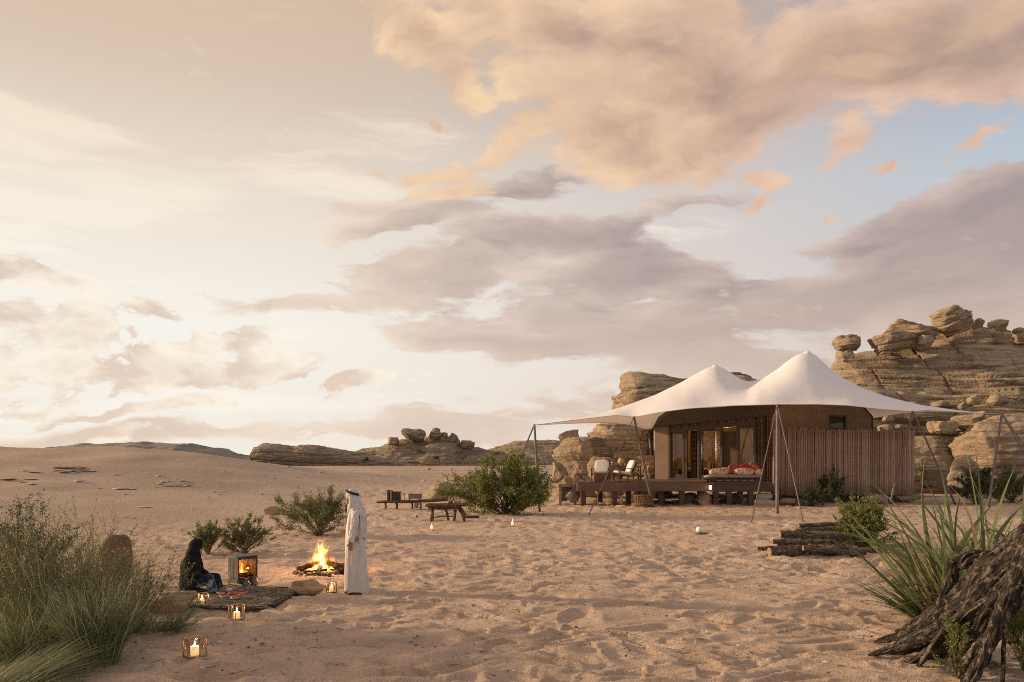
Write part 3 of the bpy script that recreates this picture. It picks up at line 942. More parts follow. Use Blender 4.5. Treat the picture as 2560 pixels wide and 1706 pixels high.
def build_stones():
    R = random.Random(5)
    pts = [(18, 1200, 34, 5), (60, 1206, 22, 4), (78, 1212, 34, 7), (76, 1199, 30, 4), (195, 1205, 26, 9), (62, 1178, 16, 4), (88, 1181, 30, 4), (232, 1179, 18, 4),
           (290, 1188, 16, 6), (302, 1223, 44, 6), (330, 1224, 30, 5), (370, 1186, 8, 4), (395, 1191, 14, 5), (400, 1212, 18, 8), (388, 1218, 12, 4), (520, 1245, 6, 6),
           (534, 1231, 14, 4), (556, 1230, 16, 4), (550, 1238, 12, 6), (482, 1275, 14, 5), (312, 1293, 20, 4), (334, 1297, 14, 5), (360, 1269, 40, 4), (654, 1236, 14, 6),
           (75, 1238, 16, 10), (95, 1236, 14, 12), (90, 1252, 24, 7), (72, 1269, 22, 9), (248, 1222, 14, 4), (370, 1240, 8, 4), (314, 1237, 16, 6), (440, 1200, 12, 3), (560, 1180, 10, 4), (640, 1195, 10, 3),
           (1000, 1192, 10, 4), (945, 1190, 14, 5), (926, 1196, 8, 3), (973, 1188, 8, 3), (1060, 1204, 14, 7), (1092, 1204, 12, 6), (1118, 1202, 14, 7), (1070, 1174, 14, 8), (975, 1176, 10, 3), (905, 1205, 8, 3), (880, 1178, 14, 5), (800, 1182, 18, 5), (1038, 1215, 6, 3), (960, 1216, 6, 4), (846, 1214, 10, 3), (1020, 1165, 10, 3), (720, 1168, 14, 5), (1240, 1180, 8, 3), (1220, 1190, 10, 3)]
    for i, (a, b, w, h) in enumerate(pts):
        slab(a, b, w, h, 200 + i)
    # two shelves of broken dark slabs breaking through the dune
    for j in range(16):
        slab(145 + R.uniform(0, 66), 1168 + R.uniform(0, 14), R.uniform(16, 34), R.uniform(4, 8), 300 + j, ROCK_GREY, 'dark thin slab in the broken rock shelf high on the dune', 'slabs of the upper dune shelf')
    for j in range(16):
        slab(402 + R.uniform(0, 64), 1201 + R.uniform(0, 16), R.uniform(10, 24), R.uniform(3, 7), 330 + j, PALE_SLAB, 'thin pale slab in the broken rock shelf lower on the dune', 'slabs of the lower dune shelf')
    p = gp(679, 1286)
    boulder(p, (0.72, 0.6, 0.34), ROCK_STONE, 361, nu=40, nv=24, A=0.06, thick=0.4, B=0.12, name='stone', label='blocky tan stone alone on the sand beyond the leaning bush', cat='stone')
    # camp stones
    p = gp(765, 1484)
    boulder(p, (0.62, 0.44, 0.26), ROCK_STONE, 372, nu=90, nv=50, A=0.05, thick=0.4, B=0.12, sq=0.9, rot=0.1, name='stone', sink=0.10, label='large brown sitting stone at the end of the twig mat', cat='stone')
    p = gp(432, 1532)
    boulder(p, (0.74, 0.5, 0.36), ROCK_STONE, 383, nu=70, nv=40, A=0.06, thick=0.35, B=0.12, name='stone', sink=0.1, label='flat brown stone between the tall grass and the seated person', cat='stone')
    p = gp(292, 1470)
    boulder(p, (0.62, 0.6, 0.98), ROCK_DARK, 394, nu=80, nv=60, A=0.02, thick=0.6, B=0.05, name='boulder', sink=0.03, sq=0.95, flat=0.62, label='smooth upright dark brown boulder standing behind the grass', cat='rock')
    # under and beside the deck
    for (a, b, c, d, Y, m, lab) in [
        (1706, 1748, 1232, 1252, 41.6, ROCK_GREY, 'upper rounded stone of the pair stacked under the deck'),
        (1708, 1742, 1248, 1266, 41.3, ROCK_GREY, 'lower stone of the pair stacked under the deck'),
        (1734, 1788, 1231, 1267, 40.7, ROCK_STONE, 'squared sandstone block under the middle of the deck'),
        (1826, 1866, 1232, 1262, 42.0, ROCK_GREY, 'dark rounded boulder under the deck below the daybed'),
        (1852, 1876, 1240, 1266, 41.0, ROCK_GREY, 'low rough stone beside the dark boulder under the daybed'),
        (1940, 1990, 1246, 1264, 40.5, ROCK_GREY, 'flat slab of stone at the foot of the reed fence beside the sacks'),
        (1996, 2040, 1248, 1262, 40.6, ROCK_GREY, 'second flat slab of stone along the foot of the reed fence'),
        (2140, 2230, 1238, 1254, 41.5, ROCK_GREY, 'long flat slab at the right part of the reed fence foot'),
        (2220, 2300, 1234, 1250, 43.0, ROCK_GREY, 'broad flat slab under the reed fence corner'),
    ]:
        bpx(a, b, c, d, Y, m, a, thick=0.35, nu=44, nv=26, A=0.06, B=0.1, label=lab, cat='stone', name='stone')


build_stones()

# ------------------------------------------------------------------ plants
LEAF_OLIVE = mat_leaf('leaf_olive', [(0.0, (0.065, 0.083, 0.032)), (0.5, (0.123, 0.143, 0.056)), (0.85, (0.203, 0.203, 0.079)), (1.0, (0.334, 0.285, 0.105))])
LEAF_BRIGHT = mat_leaf('leaf_bright', [(0.0, (0.072, 0.105, 0.026)), (0.5, (0.145, 0.188, 0.052)), (0.8, (0.246, 0.247, 0.070)), (1.0, (0.435, 0.300, 0.088))])
LEAF_DARK = mat_leaf('leaf_dark', [(0.0, (0.043, 0.063, 0.032)), (0.6, (0.087, 0.112, 0.052)), (1.0, (0.160, 0.165, 0.070))])
LEAF_GREY = mat_leaf('leaf_far', [(0.0, (0.102, 0.112, 0.070)), (1.0, (0.189, 0.188, 0.123))])
LEAF_GRASS = mat_leaf('grass_green', [(0.0, (0.095, 0.130, 0.070)), (0.45, (0.165, 0.205, 0.100)), (0.75, (0.25, 0.265, 0.135)), (0.92, (0.40, 0.345, 0.20)), (1.0, (0.52, 0.43, 0.27))], 0.3)
LEAF_REED = mat_leaf('reed_green', [(0.0, (0.075, 0.105, 0.045)), (0.6, (0.13, 0.16, 0.07)), (1.0, (0.20, 0.21, 0.10))], 0.25)
LEAF_STRAW = mat_leaf('straw', [(0.0, (0.34, 0.24, 0.11)), (0.6, (0.46, 0.34, 0.17)), (1.0, (0.40, 0.22, 0.08))], 0.3)
FLOWER = mat_leaf('yellow_flower', [(0.0, (0.42, 0.30, 0.03)), (1.0, (0.60, 0.40, 0.05))], 0.3)
STEM = pm('stem_bark', (0.16, 0.115, 0.07), (0.09, 0.065, 0.04), 20, 0.9, 0.3)
STEM_PALE = pm('stem_pale', (0.24, 0.18, 0.10), (0.14, 0.11, 0.06), 20, 0.9, 0.3)
STEM_GREEN = pm('stem_green', (0.145, 0.165, 0.075), (0.20, 0.17, 0.085), 14, 0.8, 0.2)


def unit(v):
    return v / (np.linalg.norm(v, axis=-1, keepdims=True) + 1e-9)


def tubes_np(paths, radii, n=4):
    """paths (m,k,3), radii (m,k) -> verts, quads"""
    m, k, _ = paths.shape
    t = unit(np.gradient(paths, axis=1))
    ref = np.where(np.abs(t[..., 2:3]) > 0.9, np.array([1.0, 0, 0]), np.array([0, 0, 1.0]))
    a = unit(np.cross(ref, t))
    b = np.cross(t, a)
    w = np.arange(n) * 2 * np.pi / n
    V = paths[:, :, None, :] + radii[:, :, None, None] * (a[:, :, None, :] * np.cos(w)[:, None] + b[:, :, None, :] * np.sin(w)[:, None])
    f1 = grid_faces(k, n, True)
    F = (np.arange(m) * k * n)[:, None, None] + f1[None]
    return V.reshape(-1, 3), F.reshape(-1, 4)


def leaves_np(pos, d, L, Wd, rng):
    """rhombic, slightly folded leaves"""
    n = len(pos)
    s = unit(np.cross(d, rng.normal(size=(n, 3))))
    up = np.cross(s, d)
    L = L[:, None]
    Wd = Wd[:, None]
    mid = pos + d * L * 0.45
    V = np.stack([pos, mid + s * Wd * 0.5 + up * Wd * 0.12, pos + d * L, mid - s * Wd * 0.5 + up * Wd * 0.12], 1)
    return V.reshape(-1, 3), np.arange(n * 4).reshape(-1, 4)


def shrub(name, label, base, w, h, seed, leaf, n_stem=22, twigs=9, n_leaf=5000, leaf_len=0.06, leaf_w=0.4, stem=None, spread=1.0, flat=0.5, depth=1.0, lean=0.0, spiky=0.5, low=0.15, group=None, cat='bush', stem_r=0.016, hollow=0.35, asym=None):
    """bush of stems fanning out from one root, with leafy twigs"""
    rng = np.random.default_rng(seed)
    w, h, n_leaf = w * 1.22, h * 1.02, int(n_leaf * 1.5)
    n_stem = int(n_stem * 1.25)
    root = thing(name, label, cat, base, 0.0, group)
    az = rng.uniform(0, 2 * np.pi, n_stem)
    elv = np.arcsin(low + (1 - low) * rng.uniform(0, 1, n_stem) ** flat)
    R = rng.uniform(0.72, 1.05, n_stem)
    tip = np.stack([np.cos(az) * np.cos(elv) * w / 2 * R + lean * w * np.sin(elv), np.sin(az) * np.cos(elv) * w / 2 * R * depth, np.sin(elv) * h * R], -1)
    if asym is not None:
        tip[:, 0] *= np.where(tip[:, 0] < 0, asym[0], asym[1])
    K = 7
    s = np.linspace(0, 1, K)[None, :, None]
    st = rng.normal(size=(n_stem, 3)) * np.array([0.05, 0.05, 0.0]) * w * 0.35
    ctrl = tip * np.array([0.42, 0.42, 0.62]) + rng.normal(size=(n_stem, 3)) * 0.06 * w
    path = (1 - s) ** 2 * st[:, None] + 2 * s * (1 - s) * ctrl[:, None] + s ** 2 * tip[:, None]
    path[:, 1:] += rng.normal(size=(n_stem, K - 1, 3)) * 0.012 * w
    rs = stem_r * (1.1 - s[..., 0]) * rng.uniform(0.6, 1.2, (n_stem, 1))
    # twigs
    m = n_stem * twigs
    si = np.repeat(np.arange(n_stem), twigs)
    u = rng.uniform(hollow, 1.0, m)
    f = u * (K - 1)
    i0 = np.clip(f.astype(int), 0, K - 2)
    fr = (f - i0)[:, None]
    p0 = path[si, i0] * (1 - fr) + path[si, i0 + 1] * fr
    tdir = unit(path[si, i0 + 1] - path[si, i0])
    out = unit(p0 * np.array([1, 1, 0.4]) + 1e-6)
    td = unit(tdir * 0.9 + out * 0.5 + rng.normal(size=(m, 3)) * 0.55 + np.array([0, 0, spiky]))
    tl = rng.uniform(0.10, 0.24, m) * (w + h) * 0.5 * (1.15 - 0.5 * u)
    K2 = 4
    s2 = np.linspace(0, 1, K2)[None, :, None]
    tp = p0[:, None] + td[:, None] * tl[:, None, None] * s2 + rng.normal(size=(m, K2, 3)) * 0.012 * w * s2
    V1, F1 = tubes_np(path, rs, 5)
    V2, F2 = tubes_np(tp, stem_r * 0.35 * (1.1 - s2[..., 0]) * np.ones((m, 1)), 3)
    V = np.concatenate([V1, V2])
    F = np.concatenate([F1, F2 + len(V1)])
    link('stems', np_mesh('stems', V, F, stem or STEM), root)
    # leaves along the twigs, with clumps thick and thin
    wt = np.clip(rng.normal(1, 0.5, m), 0.15, 2.5)
    ti = rng.choice(m, n_leaf, p=wt / wt.sum())
    u2 = rng.uniform(0.08, 1.05, n_leaf)
    f = np.clip(u2, 0, 0.999) * (K2 - 1)
    i0 = f.astype(int)
    fr = (f - i0)[:, None]
    lp = tp[ti, i0] * (1 - fr) + tp[ti, i0 + 1] * fr + rng.normal(size=(n_leaf, 3)) * 0.010 * w
    ld = unit(td[ti] * 0.7 + rng.normal(size=(n_leaf, 3)) * 0.7 + np.array([0, 0, 0.25]))
    lp[:, 2] = np.maximum(lp[:, 2], 0.02)
    L = leaf_len * rng.uniform(0.6, 1.3, n_leaf)
    V, F = leaves_np(lp, ld, L, L * leaf_w, rng)
    link('foliage', np_mesh('foliage', V, F, leaf, False), root, kind='stuff')
    return root


def blades_np(base, az, th0, bend, L, W, seg, rng, taper=0.9, twist=0.0, fold=0.0):
    """arching grass blades"""
    n = len(base)
    s = np.linspace(0, 1, seg + 1)
    th = th0[:, None] + bend[:, None] * s[None, :] ** 1.4
    step = L[:, None] / seg
    dh = np.sin(th) * step
    dz = np.cos(th) * step
    hx = np.concatenate([np.zeros((n, 1)), np.cumsum(dh[:, :-1], 1)], 1)
    hz = np.concatenate([np.zeros((n, 1)), np.cumsum(dz[:, :-1], 1)], 1)
    dirx, diry = np.cos(az)[:, None], np.sin(az)[:, None]
    wob = rng.normal(size=(n, 1)) * 0.06 * L[:, None] * np.sin(s * 3)[None, :]
    P = np.stack([base[:, 0:1] + hx * dirx - wob * diry, base[:, 1:2] + hx * diry + wob * dirx, base[:, 2:3] + hz], -1)
    wd = W[:, None] * (0.55 + 0.9 * s * (1 - s) * 2)[None, :] * (1 - s[None, :] ** 3 * taper)
    a2 = az + np.pi / 2 + rng.normal(size=n) * 0.7
    side = np.stack([np.cos(a2), np.sin(a2), rng.normal(size=n) * 0.3], -1)[:, None, :]
    A = P - side * wd[..., None] / 2
    B = P + side * wd[..., None] / 2
    V = np.stack([A, B], 2)
    f1 = grid_faces(seg + 1, 2)
    F = (np.arange(n) * (seg + 1) * 2)[:, None, None] + f1[None]
    return V.reshape(-1, 3), F.reshape(-1, 4), P


def grass(name, label, base, n, L, W, seed, mat, spread=0.25, tilt=(0.05, 0.6), bend=(0.3, 1.4), seg=5, az=None, az_spread=None, cat='grass', group=None, sprigs=0, twiggy=0, flowers=0, group_mat=None, small=0):
    rng = np.random.default_rng(seed)
    root = thing(name, label, cat, base, 0.0, group)
    a = rng.uniform(0, 2 * np.pi, n) if az is None else rng.normal(az, az_spread, n)
    r = spread * np.sqrt(rng.uniform(0, 1, n))
    a0 = rng.uniform(0, 2 * np.pi, n)
    b = np.stack([np.cos(a0) * r, np.sin(a0) * r, np.full(n, -0.02)], -1)
    if az is None:
        a = a0 + rng.normal(size=n) * 0.6
    V, F, P = blades_np(b, a, rng.uniform(*tilt, n), rng.uniform(*bend, n), L * rng.uniform(0.45, 1.1, n), W * rng.uniform(0.5, 1.3, n), seg, rng)
    V[:, 2] = np.maximum(V[:, 2], -0.02 + 0.03 * rng.uniform(0, 1, len(V)) * 0 )
    link('blades', np_mesh('blades', V, F, mat, True), root, kind='stuff')
    if twiggy:
        # thin woody broom stems with side sprigs
        m = twiggy
        a0 = rng.uniform(0, 2 * np.pi, m)
        r = spread * 0.8 * np.sqrt(rng.uniform(0, 1, m))
        th = rng.uniform(tilt[0], tilt[1] * 1.1, m)
        bd = rng.normal(0.05, 0.25, m)
        K = 7
        s = np.linspace(0, 1, K)
        LL = L * rng.uniform(0.55, 1.12, m)
        ang = th[:, None] + bd[:, None] * s
        st = LL[:, None] / (K - 1)
        hx = np.concatenate([np.zeros((m, 1)), np.cumsum(np.sin(ang) * st, 1)[:, :-1]], 1)
        hz = np.concatenate([np.zeros((m, 1)), np.cumsum(np.cos(ang) * st, 1)[:, :-1]], 1)
        aa = (a0 + rng.normal(size=m) * 0.5)[:, None]
        P = np.stack([(np.cos(a0) * r)[:, None] + hx * np.cos(aa), (np.sin(a0) * r)[:, None] + hx * np.sin(aa), hz], -1)
        P[:, 1:] += rng.normal(size=(m, K - 1, 3)) * 0.015 * L
        R = 0.0034 * (1.2 - s[None, :]) * rng.uniform(0.7, 1.4, (m, 1))
        V1, F1 = tubes_np(P, R, 3)
        q = m * 7
        si = rng.integers(0, m, q)
        u = rng.uniform(0.3, 1, q) * (K - 1)
        i0 = np.clip(u.astype(int), 0, K - 2)
        p0 = P[si, i0] + (P[si, i0 + 1] - P[si, i0]) * (u - i0)[:, None]
        d = unit(unit(P[si, i0 + 1] - P[si, i0]) + rng.normal(size=(q, 3)) * 0.45)
        l2 = rng.uniform(0.05, 0.20, q) * L
        P2 = p0[:, None] + d[:, None] * (l2[:, None] * np.linspace(0, 1, 3))[..., None]
        V2, F2 = tubes_np(P2, np.tile(np.array([[0.0022, 0.0017, 0.001]]), (q, 1)), 3)
        link('stems', np_mesh('stems', np.concatenate([V1, V2]), np.concatenate([F1, F2 + len(V1)]), STEM_GREEN), root, kind='stuff')
        k = small or m * 26
        ti = rng.integers(0, q, k)
        lp = p0[ti] + d[ti] * (l2[ti] * rng.uniform(0, 1.1, k))[:, None] + rng.normal(size=(k, 3)) * 0.008
        ld = unit(d[ti] + rng.normal(size=(k, 3)) * 0.7)
        ll = 0.022 * rng.uniform(0.6, 1.5, k)
        V, F = leaves_np(lp, ld, ll, ll * 0.42, rng)
        link('leaves', np_mesh('leaves', V, F, group_mat or LEAF_OLIVE, False), root, kind='stuff')
        if flowers:
            ti = rng.integers(0, q, flowers)
            lp = p0[ti] + d[ti] * l2[ti][:, None] + rng.normal(size=(flowers, 3)) * 0.012
            ld = unit(rng.normal(size=(flowers, 3)) + np.array([0, 0, 0.5]))
            ll = 0.020 * rng.uniform(0.6, 1.4, flowers)
            V, F = leaves_np(lp, ld, ll, ll * 0.8, rng)
            link('flowers', np_mesh('flowers', V, F, FLOWER, False), root, kind='stuff')
    return root


def build_plants():
    # mid-ground bushes
    p = gp(520, 1388)
    shrub('bush', 'small round olive bush growing behind the seated person', p, 0.98, 0.80, 3, LEAF_OLIVE, n_leaf=7500, leaf_len=0.034, n_stem=30, twigs=12, hollow=0.3, stem=STEM_PALE, stem_r=0.010, flat=0.55)
    p = gp(612, 1384)
    shrub('bush', 'olive bush with a tall middle spray behind the glass fronted stove', p, 1.15, 0.92, 4, LEAF_OLIVE, n_leaf=9000, leaf_len=0.034, n_stem=32, twigs=12, hollow=0.3, stem=STEM_PALE, stem_r=0.010, flat=0.7, asym=(0.9, 1.25))
    p = gp(797, 1338)
    shrub('bush', 'wide open olive bush leaning over bare stems beside the standing person', p, 2.45, 1.30, 5, LEAF_OLIVE, n_leaf=15000, leaf_len=0.046, n_stem=34, twigs=13, stem=STEM_PALE, stem_r=0.014, flat=0.75, hollow=0.42, low=0.20, asym=(1.25, 0.85))
    p = gp(1272, 1286)
    p.x -= 0.1
    shrub('bush', 'large dense green bush around the left end pole of the canopy', p, 5.0, 2.25, 6, LEAF_BRIGHT, n_leaf=21000, leaf_len=0.10, n_stem=44, twigs=12, stem=STEM, stem_r=0.025, flat=0.7, hollow=0.3, low=0.10, depth=0.7, asym=(1.05, 0.8))
    p = gp(2032, 1266)
    shrub('bush', 'low round dark bush at the foot of the reed fence', p, 1.35, 0.95, 7, LEAF_DARK, n_leaf=5000, leaf_len=0.062, n_stem=26, low=0.0)
    p = gp(2108, 1262)
    p.y += 1.0
    shrub('bush', 'taller dark bush against the middle of the reed fence', p, 1.75, 1.75, 8, LEAF_DARK, n_leaf=7000, leaf_len=0.066, n_stem=30, low=0.0)
    p = gp(2150, 1368)
    shrub('bush', 'bright yellow green leafy bush growing beside the log pile', p, 1.45, 1.38, 9, LEAF_BRIGHT, n_leaf=11000, leaf_len=0.055, n_stem=44, twigs=12, low=0.0, leaf_w=0.5, spiky=0.3, hollow=0.2)
    p = gp(2440, 1262)
    shrub('bush', 'grey green bush in front of the boulders at the cliff foot', p, 2.5, 2.1, 10, LEAF_DARK, n_leaf=8000, leaf_len=0.075, n_stem=34, low=0.0)
    p = gp(2530, 1258)
    shrub('bush', 'pale olive bush beside the canopy pole behind the reeds', p, 2.4, 1.9, 11, LEAF_OLIVE, n_leaf=8000, leaf_len=0.075, n_stem=34, low=0.0)
    # tiny bushes on the distant mound
    for i, (a, b, w) in enumerate([(912, 1151, 16), (1048, 1134, 26), (1157, 1150, 30), (1092, 1147, 14), (1240, 1140, 22), (1270, 1146, 16), (1290, 1152, 18)]):
        Y = 146.0
        q = at(a, b + 2, Y)
        k = Y / FPX
        q.z = max(q.z, ground_z(q.x, q.y))
        shrub('bush', 'small grey green bush dotted on the foot of the distant sandstone mound', q, w * k, w * k * 0.55, 60 + i, LEAF_GREY, n_stem=10, twigs=5, n_leaf=420, leaf_len=0.22, low=0.0, group='bushes on the distant mound')

    # foreground left
    g = gp(40, 1560)
    shrub('bush', 'tall dark leafy bush behind the yellow flowered broom', g, 1.9, 1.80, 20, LEAF_DARK, n_leaf=15000, leaf_len=0.032, n_stem=46, twigs=14, low=0.05, hollow=0.2, spiky=0.8, stem_r=0.010)
    g = gp(150, 1600)
    grass('broom_shrub', 'broom with yellow flowers on wiry green stems before the dark bush', g, 500, 1.50, 0.007, 21, LEAF_GRASS, spread=0.42, tilt=(0.05, 0.75), bend=(0.0, 0.6), twiggy=300, flowers=1500, cat='shrub')
    g = gp(290, 1585)
    grass('broom_shrub', 'wiry broom with sparse yellow flowers in front of the upright dark boulder', g, 300, 1.12, 0.007, 22, LEAF_GRASS, spread=0.35, tilt=(0.05, 0.8), bend=(0.0, 0.6), twiggy=170, flowers=700, cat='shrub')
    g = gp(245, 1655)
    grass('grass_clump', 'tall upright green grass clump at the edge of the open sand', g, 900, 1.02, 0.012, 23, LEAF_GRASS, spread=0.22, tilt=(0.0, 0.55), bend=(0.1, 1.1), seg=6, twiggy=60, flowers=20, small=600)
    g = gp(405, 1580)
    grass('grass_clump', 'low sprawling grass clump reaching towards the flat brown stone', g, 420, 0.62, 0.006, 24, LEAF_GRASS, spread=0.25, tilt=(0.6, 1.35), bend=(0.1, 0.5), seg=5, az=-0.1, az_spread=0.9, twiggy=24, small=200)
    g = gp(60, 1640)
    grass('grass_clump', 'dense arching grass clump under the broom', g, 1300, 0.95, 0.008, 25, LEAF_GRASS, spread=0.42, tilt=(0.1, 0.9), bend=(0.3, 1.3), seg=6)
    g = gp(30, 1700)
    grass('grass_clump', 'flattened trailing grass lying on the sand below the broom', g, 1100, 1.0, 0.007, 26, LEAF_GRASS, spread=0.30, tilt=(0.95, 1.45), bend=(0.1, 0.5), seg=6, az=0.0, az_spread=0.5)
    g = gp(-60, 1760)
    grass('grass_clump', 'lowest fan of trailing grass beside the flattened grass', g, 700, 0.95, 0.007, 27, LEAF_GRASS, spread=0.3, tilt=(0.8, 1.4), bend=(0.1, 0.5), seg=6, az=0.3, az_spread=0.6)

    # foreground right: broad leaved reed clump
    rng = np.random.default_rng(77)
    c = gp(2455, 1560)
    root = thing('reed_clump', 'big clump of broad green reed leaves behind the gnarled driftwood', 'reeds', c)
    for i in range(160):
        a = rng.uniform(0, 2 * np.pi)
        r = 0.46 * math.sqrt(rng.uniform())
        b = np.array([[math.cos(a) * r * 1.9, math.sin(a) * r * 0.8, -0.02]])
        aa = np.array([a + rng.normal() * 0.5])
        if rng.uniform() < 0.5:
            aa = np.array([rng.choice([np.pi, 0.0]) + rng.normal() * 0.7])
        th = np.array([rng.uniform(0.05, 0.75)])
        L = np.array([rng.uniform(1.25, 2.9)])
        bend = np.array([rng.uniform(0.1, 1.1) if rng.uniform() < 0.72 else rng.uniform(1.2, 2.3)])
        W = np.array([rng.uniform(0.032, 0.095)])
        if i % 9 == 0:
            W = W * 0.5
        V, F, P = blades_np(b, aa, th, bend, L, W, 10, rng, taper=0.97)
        V = V.reshape(11, 2, 3)
        mid = (V[:, 0] + V[:, 1]) / 2
        mid[:, 2] -= 0.18 * np.linalg.norm(V[:, 0] - V[:, 1], axis=1)
        V3 = np.stack([V[:, 0], mid, V[:, 1]], 1).reshape(-1, 3)
        link('leaf', np_mesh('leaf', V3, grid_faces(11, 3), LEAF_STRAW if i % 9 == 0 else LEAF_REED, True), root)
    n = 900
    a0 = rng.uniform(0, 2 * np.pi, n)
    r = 0.5 * np.sqrt(rng.uniform(0, 1, n))
    V, F, P = blades_np(np.stack([np.cos(a0) * r * 1.3, np.sin(a0) * r * 0.8, np.full(n, -0.02)], -1), a0 + rng.normal(size=n) * 0.6, rng.uniform(0.0, 0.9, n), rng.uniform(0.1, 1.3, n), rng.uniform(0.5, 1.6, n), rng.uniform(0.005, 0.014, n), 6, rng)
    link('thin_blades', np_mesh('thin_blades', V, F, LEAF_GRASS, True), root, kind='stuff')
    n = 620
    a0 = rng.uniform(0, 2 * np.pi, n)
    r = 0.55 * np.sqrt(rng.uniform(0, 1, n))
    V, F, P = blades_np(np.stack([np.cos(a0) * r * 1.3, np.sin(a0) * r * 0.8, np.full(n, -0.02)], -1), a0 + rng.normal(size=n) * 0.6, rng.uniform(0.1, 1.1, n), rng.uniform(0.2, 1.6, n), rng.uniform(0.5, 1.7, n), rng.uniform(0.005, 0.010, n), 6, rng)
    link('dry_blades', np_mesh('dry_blades', V, F, LEAF_STRAW, True), root, kind='stuff')
    # side sprays that reach out over the sand
    c2 = gp(2330, 1560)
    grass('grass_clump', 'spray of long reed blades reaching out over the open sand', c2, 130, 1.15, 0.032, 31, LEAF_REED, spread=0.12, tilt=(0.45, 1.1), bend=(0.1, 0.7), seg=7, az=2.9, az_spread=0.5)
    c2 = gp(2330, 1440)
    grass('grass_clump', 'dry and green grass mixed at the back of the reed clump', c2, 900, 1.0, 0.011, 32, LEAF_GRASS, spread=0.5, tilt=(0.05, 0.8), bend=(0.1, 1.2), seg=6)
    c2 = gp(2560, 1500)
    grass('grass_clump', 'dense upright grass directly behind the driftwood trunk', c2, 800, 1.05, 0.016, 33, LEAF_REED, spread=0.4, tilt=(0.0, 0.7), bend=(0.1, 1.0), seg=6)
    # small shrubs inside the driftwood
    g = gp(2395, 1696)
    shrub('bush', 'little yellow leaved bush growing through the driftwood roots', g, 0.52, 0.62, 41, LEAF_BRIGHT, n_leaf=3400, leaf_len=0.024, n_stem=20, low=0.0, stem_r=0.004)
    g = gp(2560, 1680)
    shrub('bush', 'leafy bush with yellowing tips under the driftwood trunk', g, 0.75, 0.85, 42, LEAF_BRIGHT, n_leaf=5500, leaf_len=0.026, n_stem=24, low=0.0, stem_r=0.005)
    # fallen leaf on the sand
    g = gp(2082, 1584)
    mb = MB()
    L = 0.52
    top = []
    for k in range(9):
        s = k / 8
        wv = 0.028 * math.sin(math.pi * min(1, s * 0.97 + 0.02)) ** 0.7
        x = (s - 0.5) * L
        z = 0.012 + 0.05 * (s - 0.5) ** 2
        top += [(x, wv, z + 0.008), (x, 0, z), (x, -wv, z + 0.008)]
    fs = []
    for k in range(8):
        for j in range(2):
            fs.append((k * 3 + j, k * 3 + j + 1, k * 3 + 4 + j, k * 3 + 3 + j))
    mb.add(top, fs)
    o = mb.build('fallen_leaf', LEAF_REED, None, True, loc=(g.x, g.y, g.z + 0.045), label='single fallen green reed leaf lying on the open sand', cat='leaf')
    o.rotation_euler = (0, rad(4), rad(-26))


build_plants()


def mat_bark(name, dark, mid, pale):
    m = bpy.data.materials.new(name)
    m.use_nodes = True
    N = NT(m.node_tree)
    b = N.n('ShaderNodeBsdfPrincipled')
    b.inputs['Roughness'].default_value = 0.92
    b.inputs['Specular IOR Level'].default_value = 0.15
    g = N.n('ShaderNodeAttribute', attribute_name='grain').outputs['Vector']
    n1 = N.noise(g, 9.0, 8, 0.68, dist=0.4)
    n2 = N.noise(N.mapping(g, (3, 1, 2), scale=(1, 1, 2.5)), 2.2, 6, 0.62)
    col = N.mix(N.smooth(n1, 0.44, 0.52), dark, mid)
    col = N.mix(N.smooth(n1, 0.54, 0.64, 0.0, 0.9), col, pale)
    col = N.mix(N.smooth(n2, 0.50, 0.62, 0.0, 0.75), col, dark)
    ob = N.n('ShaderNodeTexCoord').outputs['Object']
    n3 = N.noise(ob, 11, 8, 0.7)
    col = N.mix(N.smooth(n3, 0.52, 0.62, 0.0, 0.8), col, pale)
    N.put(b.inputs['Base Color'], col)
    N.put(b.inputs['Normal'], N.bump(N.m('ADD', n1, N.noise(ob, 26, 8, 0.72)), 1.0, 0.05))
    o = N.n('ShaderNodeOutputMaterial')
    N.t.links.new(b.outputs[0], o.inputs[0])
    return m


